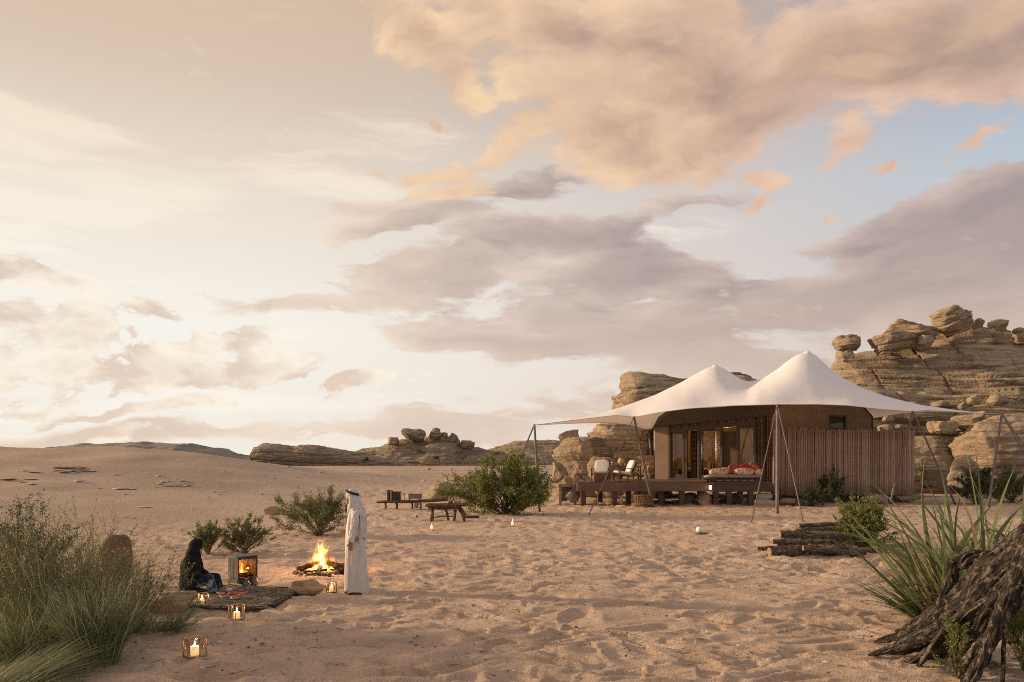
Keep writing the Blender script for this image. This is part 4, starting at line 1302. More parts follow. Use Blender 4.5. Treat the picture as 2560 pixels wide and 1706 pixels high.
def build_wood():
    BARK = mat_bark('charred_bark', (0.022, 0.018, 0.015), (0.085, 0.066, 0.052), (0.30, 0.235, 0.18))
    LOG = mat_bark('weathered_log', (0.06, 0.046, 0.035), (0.20, 0.15, 0.11), (0.38, 0.29, 0.21))
    END = pm('cut_wood', (0.30, 0.20, 0.12), (0.20, 0.13, 0.08), 30, 0.9, 0.4)

    def gnarl(pts, rads, seed, mat, parent, name='root', n=18, seg=40, rough=0.35, twist=2.0):
        """knotted root along a path, with ropes of grain running round it"""
        pts = np.array([list(p) for p in pts], float)
        t = np.linspace(0, len(pts) - 1, seg)
        # Catmull-Rom
        i = np.clip(t.astype(int), 0, len(pts) - 2)
        f = (t - i)[:, None]
        g = lambda k: pts[np.clip(k, 0, len(pts) - 1)]
        p0, p1, p2, p3 = g(i - 1), g(i), g(i + 1), g(i + 2)
        P = 0.5 * (2 * p1 + (p2 - p0) * f + (2 * p0 - 5 * p1 + 4 * p2 - p3) * f ** 2 + (3 * p1 - p0 - 3 * p2 + p3) * f ** 3)
        R = np.interp(t, np.arange(len(pts)), rads)
        T = unit(np.gradient(P, axis=0))
        a = unit(np.cross(np.array([0.1, 0.2, 1.0]), T))
        b = np.cross(T, a)
        w = np.arange(n) * 2 * np.pi / n
        u = np.arange(seg)[:, None] / seg
        ln = np.cumsum(np.concatenate([[0], np.linalg.norm(np.diff(P, axis=0), axis=1)]))[:, None]
        ww = w[None, :] + twist * u
        cw, sw = np.cos(ww), np.sin(ww)
        rope = 1 - np.abs(vnoise(cw * 2.3 + seed, sw * 2.3, ln * 0.9, seed + 3)) * 2.2
        fine = vnoise(cw * 6.5, sw * 6.5, ln * 3.0 + seed, seed + 5)
        knot = vnoise(cw * 1.2, sw * 1.2, ln * 4.0 + seed, seed + 6)
        rr = R[:, None] * (1 + rough * (0.55 * fbm(cw * 1.1 + seed, sw * 1.1, ln * 1.6, 3, seed) + 0.26 * rope - 0.12 + 0.14 * fine + 0.35 * np.maximum(knot - 0.3, 0)))
        bx = P[:, None] + R[:, None, None] * (a[:, None] * np.cos(w)[None, :, None] + b[:, None] * np.sin(w)[None, :, None])
        rr = rr + np.minimum(R[:, None], 0.08) * rough * (0.50 * (0.5 - np.abs(vnoise(bx[..., 0] * 9, bx[..., 1] * 9, bx[..., 2] * 9, seed + 11))) + 0.30 * vnoise(bx[..., 0] * 24, bx[..., 1] * 24, bx[..., 2] * 24, seed + 12))
        V = P[:, None] + rr[..., None] * (a[:, None] * np.cos(w)[None, :, None] + b[:, None] * np.sin(w)[None, :, None])
        Fq = grid_faces(seg, n, True)
        Vf = V.reshape(-1, 3)
        me = np_mesh(name, Vf, Fq, mat, True)
        at_ = me.attributes.new('grain', 'FLOAT_VECTOR', 'POINT')
        gr = np.stack([cw * R.mean() * 6 + 0 * ln, sw * R.mean() * 6 + 0 * ln, ln * 0.7 + 0 * cw], -1)
        at_.data.foreach_set('vector', np.ascontiguousarray(gr.reshape(-1, 3), dtype=np.float32).ravel())
        return me

    base = gp(2330, 1650)
    root = thing('driftwood_stump', 'gnarled dark driftwood stump with splayed roots on the sand', 'driftwood', base)
    B = np.array([base.x, base.y, base.z])

    def q(px, py, Y):
        v = at(px, py, Y)
        return [v.x - B[0], v.y - B[1], max(v.z, ground_z(v.x, v.y) - 0.01) - B[2]]
    paths = [
        ([(2640, 1300, 8.9), (2540, 1375, 8.9), (2450, 1440, 9.0), (2380, 1510, 9.1), (2310, 1565, 9.3), (2240, 1592, 9.6), (2186, 1606, 9.9)], [.15, .13, .105, .085, .065, .045, .015]),
        ([(2620, 1350, 8.7), (2520, 1420, 8.7), (2430, 1500, 8.7), (2360, 1565, 8.8), (2290, 1600, 9.0), (2230, 1622, 9.2), (2170, 1640, 9.35)], [.15, .135, .105, .08, .065, .045, .015]),
        ([(2440, 1400, 9.3), (2392, 1402, 9.35), (2380, 1450, 9.4), (2350, 1510, 9.5), (2300, 1550, 9.7), (2240, 1580, 9.9)], [.05, .055, .06, .055, .045, .02]),
        ([(2560, 1400, 8.6), (2470, 1480, 8.6), (2400, 1560, 8.6), (2340, 1620, 8.7), (2300, 1645, 8.9), (2262, 1668, 9.0)], [.12, .10, .075, .055, .04, .012]),
        ([(2700, 1260, 8.0), (2600, 1350, 8.0), (2545, 1450, 8.0), (2500, 1550, 8.0), (2455, 1650, 8.0), (2405, 1730, 7.95)], [.13, .115, .09, .075, .065, .045]),
        ([(2640, 1420, 8.4), (2550, 1480, 8.5), (2480, 1540, 8.6), (2420, 1600, 8.65), (2360, 1640, 8.8), (2300, 1640, 9.1)], [.12, .105, .09, .07, .05, .015]),
        ([(2500, 1560, 8.05), (2450, 1620, 8.15), (2420, 1670, 8.25), (2400, 1695, 8.3)], [.05, .045, .045, .03]),
        ([(2510, 1550, 8.0), (2510, 1640, 7.95), (2506, 1730, 7.9)], [.022, .020, .018]),
        ([(2470, 1400, 9.2), (2430, 1395, 9.25), (2405, 1408, 9.3), (2385, 1398, 9.35)], [.07, .065, .06, .03]),
        ([(2560, 1440, 8.3), (2490, 1500, 8.25), (2440, 1575, 8.3), (2400, 1630, 8.4), (2380, 1668, 8.5)], [.05, .045, .04, .035, .012]),
        ([(2430, 1520, 8.6), (2380, 1560, 8.55), (2345, 1600, 8.6), (2310, 1650, 8.75), (2290, 1672, 8.85)], [.04, .04, .03, .025, .01]),
        ([(2600, 1380, 8.5), (2530, 1440, 8.4), (2470, 1500, 8.4), (2410, 1540, 8.5), (2370, 1590, 8.6), (2330, 1612, 8.8)], [.06, .055, .05, .045, .035, .012]),
        ([(2480, 1500, 8.8), (2400, 1540, 8.9), (2330, 1590, 9.05), (2260, 1622, 9.2), (2200, 1628, 9.5)], [.10, .09, .08, .06, .02]),
    ]
    for i, (pp, rr) in enumerate(paths):
        me = gnarl([q(*x) for x in pp], rr, 500 + i * 7, BARK, root, 'root', n=60, seg=130, rough=0.62)
        link('root', me, root)
    # log pile
    logs = [((1893, 20.4), (2010, 20.5), .050, .05, 'short round log end sticking out at the left of the pile'),
            ((1922, 19.2), (2125, 19.5), .135, .12, 'thick cracked front log of the pile tied with cord'),
            ((1934, 19.7), (2085, 19.7), .065, .30, 'slim log lying on top of the thick front log'),
            ((2008, 19.1), (2165, 19.0), .085, .20, 'orange ended log slanting across the front of the pile'),
            ((1952, 20.6), (2120, 20.7), .105, .36, 'round dark log in the upper row of the pile'),
            ((1940, 20.3), (2130, 20.3), .10, .10, 'dark log at the bottom of the pile behind the front log'),
            ((1985, 21.2), (2150, 21.4), .085, .42, 'grey split log behind the upper row of the pile'),
            ((2000, 21.8), (2160, 22.0), .065, .52, 'topmost thin log at the back of the pile'),
            ((1960, 21.4), (2180, 21.4), .11, .11, 'hidden log at the bottom back of the pile'),
            ((2190, 20.2), (2280, 20.6), .085, .09, 'log end beyond the yellow green bush'),
            ((2120, 19.6), (2300, 19.9), .07, .07, 'thin log leaving the pile under the bush')]
    for i, ((xa, Ya), (xb, Yb), r, z, lab) in enumerate(logs):
        a = np.array([(xa - CX) * Ya / FPX, Ya])
        b = np.array([(xb - CX) * Yb / FPX, Yb])
        m = (a + b) / 2
        zg = ground_z(*m)
        o = thing('log', lab, 'log', (m[0], m[1], zg), rad((0, 2, -3, 3, -2, 2, 4, -4, 0, 6, -5)[i]))
        pts = [[*(a - m) * s + (b - m) * (1 - s) + np.array([0, 0.02 * math.sin(5 * s + i)]), z + 0.01 * math.sin(4 * s + i) - (0.07 if (i == 3 and s < 0.4) else 0)] for s in (1, .75, .5, .25, 0)]
        me = gnarl(pts, [r * 0.95, r, r * 1.04, r, r * .85], 700 + i, LOG, o, 'bark', n=30, seg=50, rough=0.34, twist=0.6)
        link('bark', me, o)
        d = b - a
        ang = math.atan2(d[1], d[0])
        for s, pt in ((-1, pts[0]), (1, pts[-1])):
            mb = MB()
            mb.tube([(-0.02, 0, 0), (0.012, 0, 0)], r * 0.80, 12)
            e = mb.build('cut_end', END, o)
            e.location = pt
            e.rotation_euler = (0, 0, ang if s > 0 else ang + math.pi)
        if i == 1:
            mb = MB()
            ring = [(0, math.cos(w) * r * 1.12, math.sin(w) * r * 1.12 + 0.01) for w in np.linspace(0, 2 * math.pi, 17)]
            mb.tube(ring, 0.008, 5)
            mb.build('cord', pm('cord', (0.35, 0.28, 0.19)), o).location = pts[2]
    # driftwood border sticks round the mat
    GREYWOOD = mat_bark('grey_driftwood', (0.06, 0.047, 0.036), (0.15, 0.115, 0.085), (0.27, 0.215, 0.165))
    for i, (pp, r, lab) in enumerate([
        ([(470, 1522), (520, 1524), (570, 1524), (620, 1527), (660, 1524)], .034, 'long smooth driftwood pole along the front edge of the mat'),
        ([(640, 1526), (672, 1520), (700, 1508), (726, 1494), (745, 1480)], .036, 'bent dark driftwood branch at the corner of the mat by the stone'),
        ([(545, 1471), (600, 1474), (660, 1475), (720, 1474)], .030, 'straight driftwood pole along the back edge of the mat'),
        ([(440, 1476), (480, 1478), (520, 1480), (550, 1474)], .025, 'short driftwood stick behind the seated person'),
        ([(665, 1512), (690, 1511), (705, 1506)], .014, 'broken twig lying beside the bent branch')]):
        P3 = [gp(*x) for x in pp]
        c = P3[len(P3) // 2]
        me = gnarl([[p.x - c.x, p.y - c.y, r * 0.8 + p.z - c.z] for p in P3], [r * .8] + [r] * (len(pp) - 2) + [r * .6], 800 + i, GREYWOOD, None, 'driftwood_stick', n=14, seg=40, rough=0.35)
        link('driftwood_stick', me, loc=c, label=lab, cat='stick')


build_wood()


def build_litter():
    """chips, twigs and pebbles strewn over the trodden sand"""
    rng = np.random.default_rng(9)
    n = 620
    ypx = 1190 + (1700 - 1190) * rng.uniform(0, 1, n) ** 0.8
    Y = HCAM * FPX / (ypx - HOR)
    X = (rng.uniform(-100, 2660, n) - CX) * Y / FPX
    z = terrain(X, Y)
    V, F = [], []
    b = 0
    ico = np.array([(1, 0, 0), (-1, 0, 0), (0, 1, 0), (0, -1, 0), (0, 0, 1), (0, 0, -1)], float)
    fo = [(0, 2, 4), (2, 1, 4), (1, 3, 4), (3, 0, 4), (2, 0, 5), (1, 2, 5), (3, 1, 5), (0, 3, 5)]
    for i in range(n):
        s = rng.uniform(0.006, 0.022) * (0.7 + Y[i] / 22)
        q = ico * np.array([s * rng.uniform(0.8, 2.2), s * rng.uniform(0.6, 1.2), s * 0.6]) * rng.uniform(0.75, 1.25, (6, 1))
        a = rng.uniform(0, 6.3)
        q = q @ np.array([[math.cos(a), math.sin(a), 0], [-math.sin(a), math.cos(a), 0], [0, 0, 1]])
        V.append(q + np.array([X[i], Y[i], z[i] + 0.02]))
        F += [(b + f[0], b + f[1], b + f[2]) for f in fo]
        b += 6
    PEB = mat_leaf('pebble', [(0.0, (0.10, 0.07, 0.05)), (0.5, (0.26, 0.19, 0.135)), (0.8, (0.42, 0.33, 0.25)), (1.0, (0.66, 0.6, 0.52))], 0.0, 0.9)
    link('pebbles', np_mesh('pebbles', np.concatenate(V), np.array(F), PEB, False), label='small pebbles and chips strewn over the sand', kind='stuff')
    m = 260
    ypx = 1260 + (1700 - 1260) * rng.uniform(0, 1, m) ** 0.8
    Y = HCAM * FPX / (ypx - HOR)
    X = (rng.uniform(-50, 2600, m) - CX) * Y / FPX
    z = terrain(X, Y) + 0.025
    a = rng.uniform(0, 6.3, m)
    L = rng.uniform(0.04, 0.16, m)
    P = np.stack([np.stack([X + np.cos(a) * L * s, Y + np.sin(a) * L * s, z + 0.01 * rng.uniform(-1, 1, m)], -1) for s in (-0.5, 0, 0.5)], 1)
    V, F = tubes_np(P, np.full((m, 3), 0.004), 3)
    link('twigs', np_mesh('twigs', V, F, STEM, False), label='thin dry twigs strewn over the sand', kind='stuff')


build_litter()

# ------------------------------------------------------------------ tented lodge
CANVAS = None


def mat_canvas():
    m = bpy.data.materials.new('white_canvas')
    m.use_nodes = True
    N = NT(m.node_tree)
    co = N.n('ShaderNodeTexCoord').outputs['Object']
    col = N.mix(N.smooth(N.noise(co, 0.5, 5, 0.6), 0.4, 0.7, 0.0, 0.6), (0.95, 0.915, 0.935), (0.925, 0.885, 0.90))
    b = N.n('ShaderNodeBsdfDiffuse')
    N.put(b.inputs['Color'], col)
    N.put(b.inputs['Normal'], N.bump(N.noise(N.mapping(co, scale=(1, 0.35, 1)), 1.6, 5, 0.55), 0.4, 0.06))
    t = N.n('ShaderNodeBsdfTranslucent')
    N.put(t.inputs['Color'], (0.92, 0.80, 0.68))
    mx = N.n('ShaderNodeMixShader')
    mx.inputs[0].default_value = 0.22
    N.t.links.new(b.outputs[0], mx.inputs[1])
    N.t.links.new(t.outputs[0], mx.inputs[2])
    o = N.n('ShaderNodeOutputMaterial')
    N.t.links.new(mx.outputs[0], o.inputs[0])
    return m


POLE = pm('pole_wood', (0.22, 0.175, 0.165), (0.13, 0.10, 0.095), 6, 0.7, 0.3, stretch=(3, 3, 0.4))
ROPE = pm('rope', (0.22, 0.16, 0.13), (0.13, 0.09, 0.07), 40, 0.9, 0.4)
DARKWOOD = pm('dark_timber', (0.085, 0.042, 0.029), (0.05, 0.026, 0.018), 5, 0.5, 0.3, 0.006, stretch=(0.3, 1, 1))
DECKWOOD = pm('deck_board', (0.17, 0.10, 0.062), (0.10, 0.058, 0.036), 6, 0.6, 0.3, 0.006, stretch=(0.3, 1, 1))
TAN = pm('tan_canvas', (0.32, 0.225, 0.145), (0.27, 0.19, 0.12), 1.3, 0.95, 0.25, 0.01, bscale=60)
BROWNCLOTH = pm('brown_canvas', (0.27, 0.185, 0.138), (0.22, 0.15, 0.11), 1.5, 0.95, 0.25, 0.01, bscale=60)
MESHROOF = pm('woven_roof', (0.115, 0.078, 0.052), (0.055, 0.038, 0.026), 26, 0.95, 0.8, 0.03)
FRAME = pm('door_frame', (0.085, 0.045, 0.030), (0.055, 0.03, 0.02), 8, 0.45, 0.2, 0.004)
TEAK = pm('teak', (0.20, 0.085, 0.040), (0.11, 0.045, 0.022), 14, 0.45, 0.2, 0.003, stretch=(0.4, 1, 1))
RATTAN = pm('rattan', (0.36, 0.20, 0.085), (0.22, 0.115, 0.05), 30, 0.6, 0.4, 0.004)
LINEN = pm('white_linen', (0.78, 0.75, 0.72), (0.68, 0.65, 0.62), 5, 0.95, 0.3, 0.01)
JAR = mat_glass('clear_glass', (0.93, 0.93, 0.90), 1.6)
PANE = mat_glass('window_glass', (0.92, 0.88, 0.80), 1.0)
WAX = pm('wax', (0.85, 0.78, 0.62), (0.80, 0.70, 0.52), 10, 0.5, 0.0)


def build_canopy():
    ridge = [(1336, 1063, 36), (1420, 1051, 38.5), (1500, 1034, 41), (1560, 1015, 43), (1640, 985, 45), (1700, 955, 46), (1740, 931, 46), (1765, 916, 46), (1778, 911, 46), (1788, 909.5, 46), (1798, 911, 46), (1810, 916, 46), (1832, 932, 46), (1852, 945, 46), (1869, 952, 46), (1890, 949, 45.5), (1915, 939, 45), (1945, 918, 45), (1975, 893, 45), (1995, 880, 45), (2008, 876, 45), (2018, 875, 45), (2029, 876.5, 45), (2042, 884, 45), (2062, 905, 45), (2100, 938, 45), (2150, 966, 44.5), (2220, 992, 44), (2300, 1012, 43), (2380, 1024, 42), (2450, 1032, 41), (2505, 1036, 40)]
    front = [(1336, 1063, 36), (1450, 1049, 36.6), (1540, 1038.5, 36.9), (1585, 1043, 36.8), (1640, 1032, 35.8), (1720, 1021.5, 35.0), (1820, 1015, 34.4), (1943, 1011.5, 33.9), (2040, 1011, 34.6), (2120, 1014, 35.8), (2200, 1023, 37.2), (2282, 1029, 38.4), (2315, 1025.5, 38.7), (2400, 1030.5, 39.3), (2505, 1036, 40)]
    back = [(1336, 1063, 36), (1450, 1058, 42), (1520, 1057, 46), (1570, 1062, 48.5), (1621, 1076, 50), (1700, 1071, 52), (1800, 1066, 53.5), (1900, 1063, 54), (2000, 1057, 53.5), (2100, 1050, 52.5), (2182, 1046, 51.5), (2250, 1034, 49), (2310, 1030, 47), (2400, 1031.5, 43.5), (2505, 1036, 40)]
    nt, ns = 190, 26

    def curve(pts, u):
        q = np.array(pts, float)
        return np.stack([np.interp(u, q[:, 0], q[:, k]) for k in range(3)], -1)
    u = np.linspace(1336, 2505, nt)
    # front and back edges follow the same run of columns
    R_, F_, B_ = curve(ridge, u), curve(front, u), curve(back, u)
    to3 = lambda A: np.stack([(A[:, 0] - CX) * A[:, 2] / FPX, A[:, 2], HCAM + (HOR - A[:, 1]) * A[:, 2] / FPX], -1)
    R3, F3, B3 = to3(R_), to3(F_), to3(B_)
    k = np.array([0.25, 0.5, 0.25])
    for A in (F3, B3):
        for c in range(3):
            for _ in range(2):
                A[1:-1, c] = np.convolve(A[:, c], k, 'same')[1:-1]
    rows = []
    # peak-ness sharpens the slope near the masts
    pk = np.maximum(np.exp(-((u - 1788) / 70) ** 2), np.exp(-((u - 2018) / 85) ** 2))
    ex = (1.12 + 0.75 * pk)[:, None]
    for s in np.linspace(0, 1, ns):
        zf = F3 + (R3 - F3) * s
        zf[:, 2] = (F3[:, 2] + (R3[:, 2] - F3[:, 2]) * (s ** ex[:, 0]))
        rows.append(zf)
    for s in np.linspace(1, 0, ns)[1:]:
        zf = B3 + (R3 - B3) * s
        zf[:, 2] = (B3[:, 2] + (R3[:, 2] - B3[:, 2]) * (s ** ex[:, 0]))
        rows.append(zf)
    P = np.array(rows)
    # soften across so the masts read as cones
    for _ in range(3):
        Q = P.copy()
        Q[1:-1, 1:-1] = 0.5 * P[1:-1, 1:-1] + 0.125 * (P[:-2, 1:-1] + P[2:, 1:-1] + P[1:-1, :-2] + P[1:-1, 2:])
        P = Q
    c = np.array([17.0, 45.0, 0.0])
    root = thing('tent_canopy', 'pinkish white twin peaked tensile canopy stretched over the lodge', 'tent', c)
    cz = mat_canvas()
    o = link('canvas', np_mesh('canvas', P.reshape(-1, 3) - c, grid_faces(P.shape[0], nt), cz, True), root)
    HEM = pm('canopy_hem', (0.70, 0.62, 0.56), (0.6, 0.52, 0.46), 9, 0.9)
    for A in (P[0], P[-1]):
        mb = MB()
        mb.tube([tuple(p - c) for p in A[::3]], 0.016, 5)
        mb.build('hem', HEM, root, True)
    for px, py, Y in ((1788, 909.5, 46), (2018, 875, 45)):
        v = at(px, py, Y)
        mb = MB()
        mb.lathe([(0.30, -0.22), (0.20, -0.06), (0.10, 0.02), (0.0, 0.04)], 14)
        mb.build('peak_cap', cz, root, True).location = (v.x - c[0], v.y - c[1], v.z - c[2] - 0.10)
        mb = MB()
        mb.tube([(0, 0, 1.2 - 0.0), (0, 0, v.z - 0.1)], 0.06, 8)
        mb.build('mast', POLE, root, True).location = (v.x - c[0], v.y - c[1], -c[2])

    def pole(top, foot, r, name, label, mat=POLE, cat='pole', group=None):
        a, b = Vector(top), Vector(foot)
        b = Vector((b.x, b.y, b.z - 0.08))
        mb = MB()
        n = 7
        pts = [(a - b) * (i / (n - 1)) for i in range(n)]
        mb.tube([tuple(p) for p in pts], [r * (1.05 - 0.25 * i / (n - 1)) for i in range(n)], 8)
        return mb.build(name, mat, None, True, loc=b, label=label, cat=cat, group=group)

    T1, T2, T3, T4, T5 = at(1336, 1062, 36), at(1585, 1043, 36.8), at(1943, 1011, 33.9), at(2282, 1028, 38.4), at(2505, 1034, 40)
    pole(T1, gp(1349, 1279), 0.062, 'canopy_pole', 'upright end pole rising out of the large green bush')
    pole(T1, gp(1250, 1262), 0.046, 'guy_pole', 'slanting stay from the bush end pole down behind the bush', cat='pole')
    pole(T2, gp(1633, 1266), 0.068, 'canopy_pole', 'leaning canopy pole standing in front of the round wicker basket')
    pole(T2, gp(1468, 1291), 0.022, 'guy_rope', 'dark guy rope slanting past the deck armchairs to the sand', ROPE, 'rope')
    pole(at(1621, 1077, 50), Vector((at(1641, 1200, 47).x, 47, 0)), 0.068, 'canopy_pole', 'back canopy pole beside the brown corner wall of the lodge')
    pole(T3, gp(1943, 1286), 0.068, 'canopy_pole', 'tall central canopy pole in front of the reed fence')
    pole(T3, gp(1877, 1306), 0.024, 'guy_rope', 'guy rope from the central pole past the daybed to the sand', ROPE, 'rope')
    pole(T3, gp(2009, 1304), 0.024, 'guy_rope', 'guy rope from the central pole past the low fence bush', ROPE, 'rope')
    pole(T4, gp(2224, 1262), 0.068, 'canopy_pole', 'leaning canopy pole in front of the right end of the reed fence')
    pole(T4, gp(2390, 1262), 0.052, 'guy_pole', 'slanting stay from the fence end pole towards the cliff boulders')
    pole(T5, gp(2470, 1268), 0.068, 'canopy_pole', 'canopy pole rising behind the reed leaves in front of the huge boulder')
    pole(T5, gp(2640, 1270), 0.052, 'guy_pole', 'slanting stay of the pole that rises behind the reed leaves')
    pole(T5 + Vector((0, 0, 0.04)), gp(2660, 1262), 0.03, 'guy_rope', 'yellowish rope beside the stay of the pole behind the reeds', pm('yellow_rope', (0.30, 0.21, 0.07)), 'rope')


build_canopy()

DZ = 1.19      # deck height
FA, FB = Vector(((1640 - CX) * 46 / FPX, 46.0, 0)), Vector(((1928 - CX) * 42.5 / FPX, 42.5, 0))
FC = Vector(((2180 - CX) * 45 / FPX, 45.0, 0))
FD, FE = Vector((21.0, 52.0, 0)), Vector((9.2, 52.5, 0))


def build_lodge():
    ang = math.atan2(FB.y - FA.y, FB.x - FA.x)
    LEN = (FB - FA).length
    root = thing('tent_lodge', 'brown canvas lodge with glass doors under the white canopy', 'tent', (FA.x, FA.y, DZ), ang)
    ca, sa = math.cos(ang), math.sin(ang)

    def loc(v):      # world point -> lodge axes: x along the glass front, y into the room, z above the deck
        dx, dy = v.x - FA.x, v.y - FA.y
        return Vector((dx * ca + dy * sa, -dx * sa + dy * ca, v.z - DZ))

    def fx(px):      # column of the photograph -> run along the glass front
        t = (px - CX) / FPX
        # FA + s*d : x = t*y
        d = (FB - FA) / LEN
        return (t * FA.y - FA.x) / (d.x - t * d.y)
    HA, HB = 3.08, 3.50

    def top(x):
        return HA + (HB - HA) * x / LEN
    part = lambda mb, name, mat, par=root, sm=False: mb.build(name, mat, par, sm)

    # walls behind and on the sides
    B_, C_, D_, E_ = loc(FB), loc(FC), loc(FD), loc(FE)
    TOPZ = 4.35
    mb = MB()
    mb.prism([(0, 0.05, -0.1), (0, 0.05, HA), (E_.x, E_.y, HA), (E_.x, E_.y, -0.1)], (0.08, 0.02, 0))
    part(mb, 'side_wall', BROWNCLOTH)
    mb = MB()
    mb.prism([(E_.x, E_.y, -0.1), (E_.x, E_.y, HA), (D_.x, D_.y, HB), (D_.x, D_.y, -0.1)], (0, -0.08, 0))
    part(mb, 'back_wall', pm('ochre_lining', (0.46, 0.27, 0.095), (0.36, 0.20, 0.07), 1.2, 0.9, 0.3, c3=(0.52, 0.36, 0.17)))
    mb = MB()
    mb.prism([(C_.x, C_.y, -0.8), (C_.x, C_.y, HB), (D_.x, D_.y, HB), (D_.x, D_.y, -0.8)], (-0.08, 0, 0))
    part(mb, 'side_wall', TAN)
    # gable wall with a window opening
    gx = lambda px: None
    d = (C_ - B_)
    d.z = 0
    gl = d.length
    dn = d / gl
    nrm = Vector((dn.y, -dn.x, 0))

    def G(s, z, off=0.0):
        p = B_ + dn * s + nrm * off
        return (p.x, p.y, z)

    def gs(px):
        t = (px - CX) / FPX
        dw = (FC - FB) / gl
        return (t * FB.y - FB.x) / (dw.x - t * dw.y)
    w0, w1 = gs(2074), gs(2114)
    z0, z1 = at(0, 1071, 44).z - DZ, at(0, 1041, 44).z - DZ
    mb = MB()
    back = -nrm * 0.07
    for poly in ([G(0, -0.8), G(0, HB), G(0.9, TOPZ), G(w0, TOPZ), G(w0, -0.8)],
                 [G(w0, -0.8), G(w0, z0), G(w1, z0), G(w1, -0.8)],
                 [G(w0, z1), G(w0, TOPZ), G(w1, TOPZ), G(w1, z1)],
                 [G(w1, -0.8), G(w1, TOPZ), G(gl - 0.95, TOPZ), G(gl, HB + 0.05), G(gl, -0.8)]):
        mb.prism(poly, back)
    part(mb, 'gable_wall', TAN)
    mb = MB()
    for (a, b_, c, e) in ((w0 - 0.05, w0 + 0.04, z0, z1), (w1 - 0.04, w1 + 0.05, z0, z1), (w0 - 0.05, w1 + 0.05, z1 - 0.03, z1 + 0.06), (w0 - 0.05, w1 + 0.05, z0 - 0.06, z0 + 0.03)):
        mb.prism([G(a, c, 0.02), G(a, e, 0.02), G(b_, e, 0.02), G(b_, c, 0.02)], -nrm * 0.12)
    wf = part(mb, 'window', FRAME)
    mb = MB()
    mb.prism([G(w0, z0, -0.03), G(w0, z1, -0.03), G(w1, z1, -0.03), G(w1, z0, -0.03)], -nrm * 0.01)
    part(mb, 'pane', mat_glass('dark_glass', (0.35, 0.28, 0.22), 1.0), wf)
    mb = MB()
    mb.prism([G(w0 + 0.1, (z0 + z1) / 2, -0.10), G(w0 + 0.1, z1, -0.10), G(w1 - 0.1, z1, -0.10), G(w1 - 0.1, (z0 + z1) / 2, -0.10)], -nrm * 0.02)
    part(mb, 'blind', BROWNCLOTH, wf)
    # trim along the gable edge
    mb = MB()
    mb.tube([G(0, HB, 0.03), G(0.9, TOPZ, 0.03)], 0.035, 6)
    part(mb, 'edge_trim', FRAME)
    mb = MB()
    mb.tube([G(gl - 0.95, TOPZ, 0.03), G(gl, HB + 0.05, 0.03), G(gl, -0.8, 0.03)], 0.035, 6)
    part(mb, 'edge_trim', FRAME)

    # hipped roof of woven mesh
    ins = 1.15
    rA, rB = Vector((ins, ins, TOPZ)), Vector((B_.x - 0.2, ins, TOPZ))
    rC = Vector(G(gl - 0.95, TOPZ, -0.15))
    rD, rE = Vector((D_.x - 1.2, D_.y - 1.2, TOPZ)), Vector((E_.x + 1.2, E_.y - 1.2, TOPZ))
    mb = MB()
    rG = Vector(G(0.9, TOPZ, -0.02))
    eo = 0.30
    mb.add([(-0.02, -eo, HA - 0.06), (B_.x + 0.05, -eo * 0.6, HB - 0.03), rG, rA], [(0, 1, 2, 3)])
    mb.add([(-0.02, -eo, HA - 0.06), rA, rE, (E_.x - 0.02, E_.y, HA)], [(0, 1, 2, 3)])
    mb.add([rA, rG, rC, rD, rE], [(0, 1, 2, 3, 4)])
    mb.add([rE, rD, (D_.x, D_.y, HB), (E_.x, E_.y, HA)], [(0, 1, 2, 3)])
    mb.add([rC, (C_.x, C_.y, HB + 0.05), (D_.x, D_.y, HB), rD], [(0, 1, 2, 3)])
    part(mb, 'roof', MESHROOF)
    mb = MB()
    mb.tube([(-0.02, -eo, HA - 0.06), tuple(rA)], 0.04, 6)
    part(mb, 'eave_trim', FRAME)
    mb = MB()
    mb.tube([(-0.02, -eo, HA - 0.06), (B_.x + 0.05, -eo * 0.6, HB - 0.03)], 0.035, 6)
    part(mb, 'eave_trim', FRAME)
    # valance of striped cloth
    mb = MB()
    n = 60
    vs, fs = [], []
    for i in range(n + 1):
        x = LEN * i / n
        y = -0.06 + 0.025 * math.sin(i * 1.9)
        vs += [(x, y, top(x) + 0.02), (x, y - 0.01, top(x) - 0.26 + 0.02 * math.sin(i * 0.9))]
    for i in range(n):
        fs.append((2 * i, 2 * i + 1, 2 * i + 3, 2 * i + 2))
    mb.add(vs, fs)
    STRIPE = mat_stripes('striped_curtain', (0.125, 0.082, 0.058), (0.235, 0.165, 0.115), 0.16, 0, cc=(0.065, 0.04, 0.03))
    part(mb, 'valance', STRIPE, sm=True)
    # floor and ceiling
    mb = MB()
    mb.prism([(0, 0.02, -0.05), (B_.x, 0.02, -0.05), (D_.x, D_.y, -0.05), (E_.x, E_.y, -0.05)], (0, 0, 0.06))
    part(mb, 'floor', DECKWOOD)
    mb = MB()
    mb.prism([(0, 0, -1.05), (B_.x, 0, -1.05), (D_.x, D_.y, -1.05), (E_.x, E_.y, -1.05)], (0, 0, 0.05))

    # ---- the glass front, left to right
    def post(px0, px1, name, mat, y=0.0, dpt=0.12, z0=0.0, z1=None, par=root):
        a, b_ = fx(px0), fx(px1)
        m = MB()
        zz = (top((a + b_) / 2) - 0.22) if z1 is None else z1
        m.box(((a + b_) / 2, y, (z0 + zz) / 2), (b_ - a, dpt, zz - z0))
        return part(m, name, mat, par)
    post(1640, 1673, 'corner_wall', BROWNCLOTH, y=0.0, dpt=0.30, z1=HA)
    post(1673, 1678, 'door_post', FRAME, y=-0.05, dpt=0.2)
    m = MB()
    a, b_ = fx(1673), fx(1890)
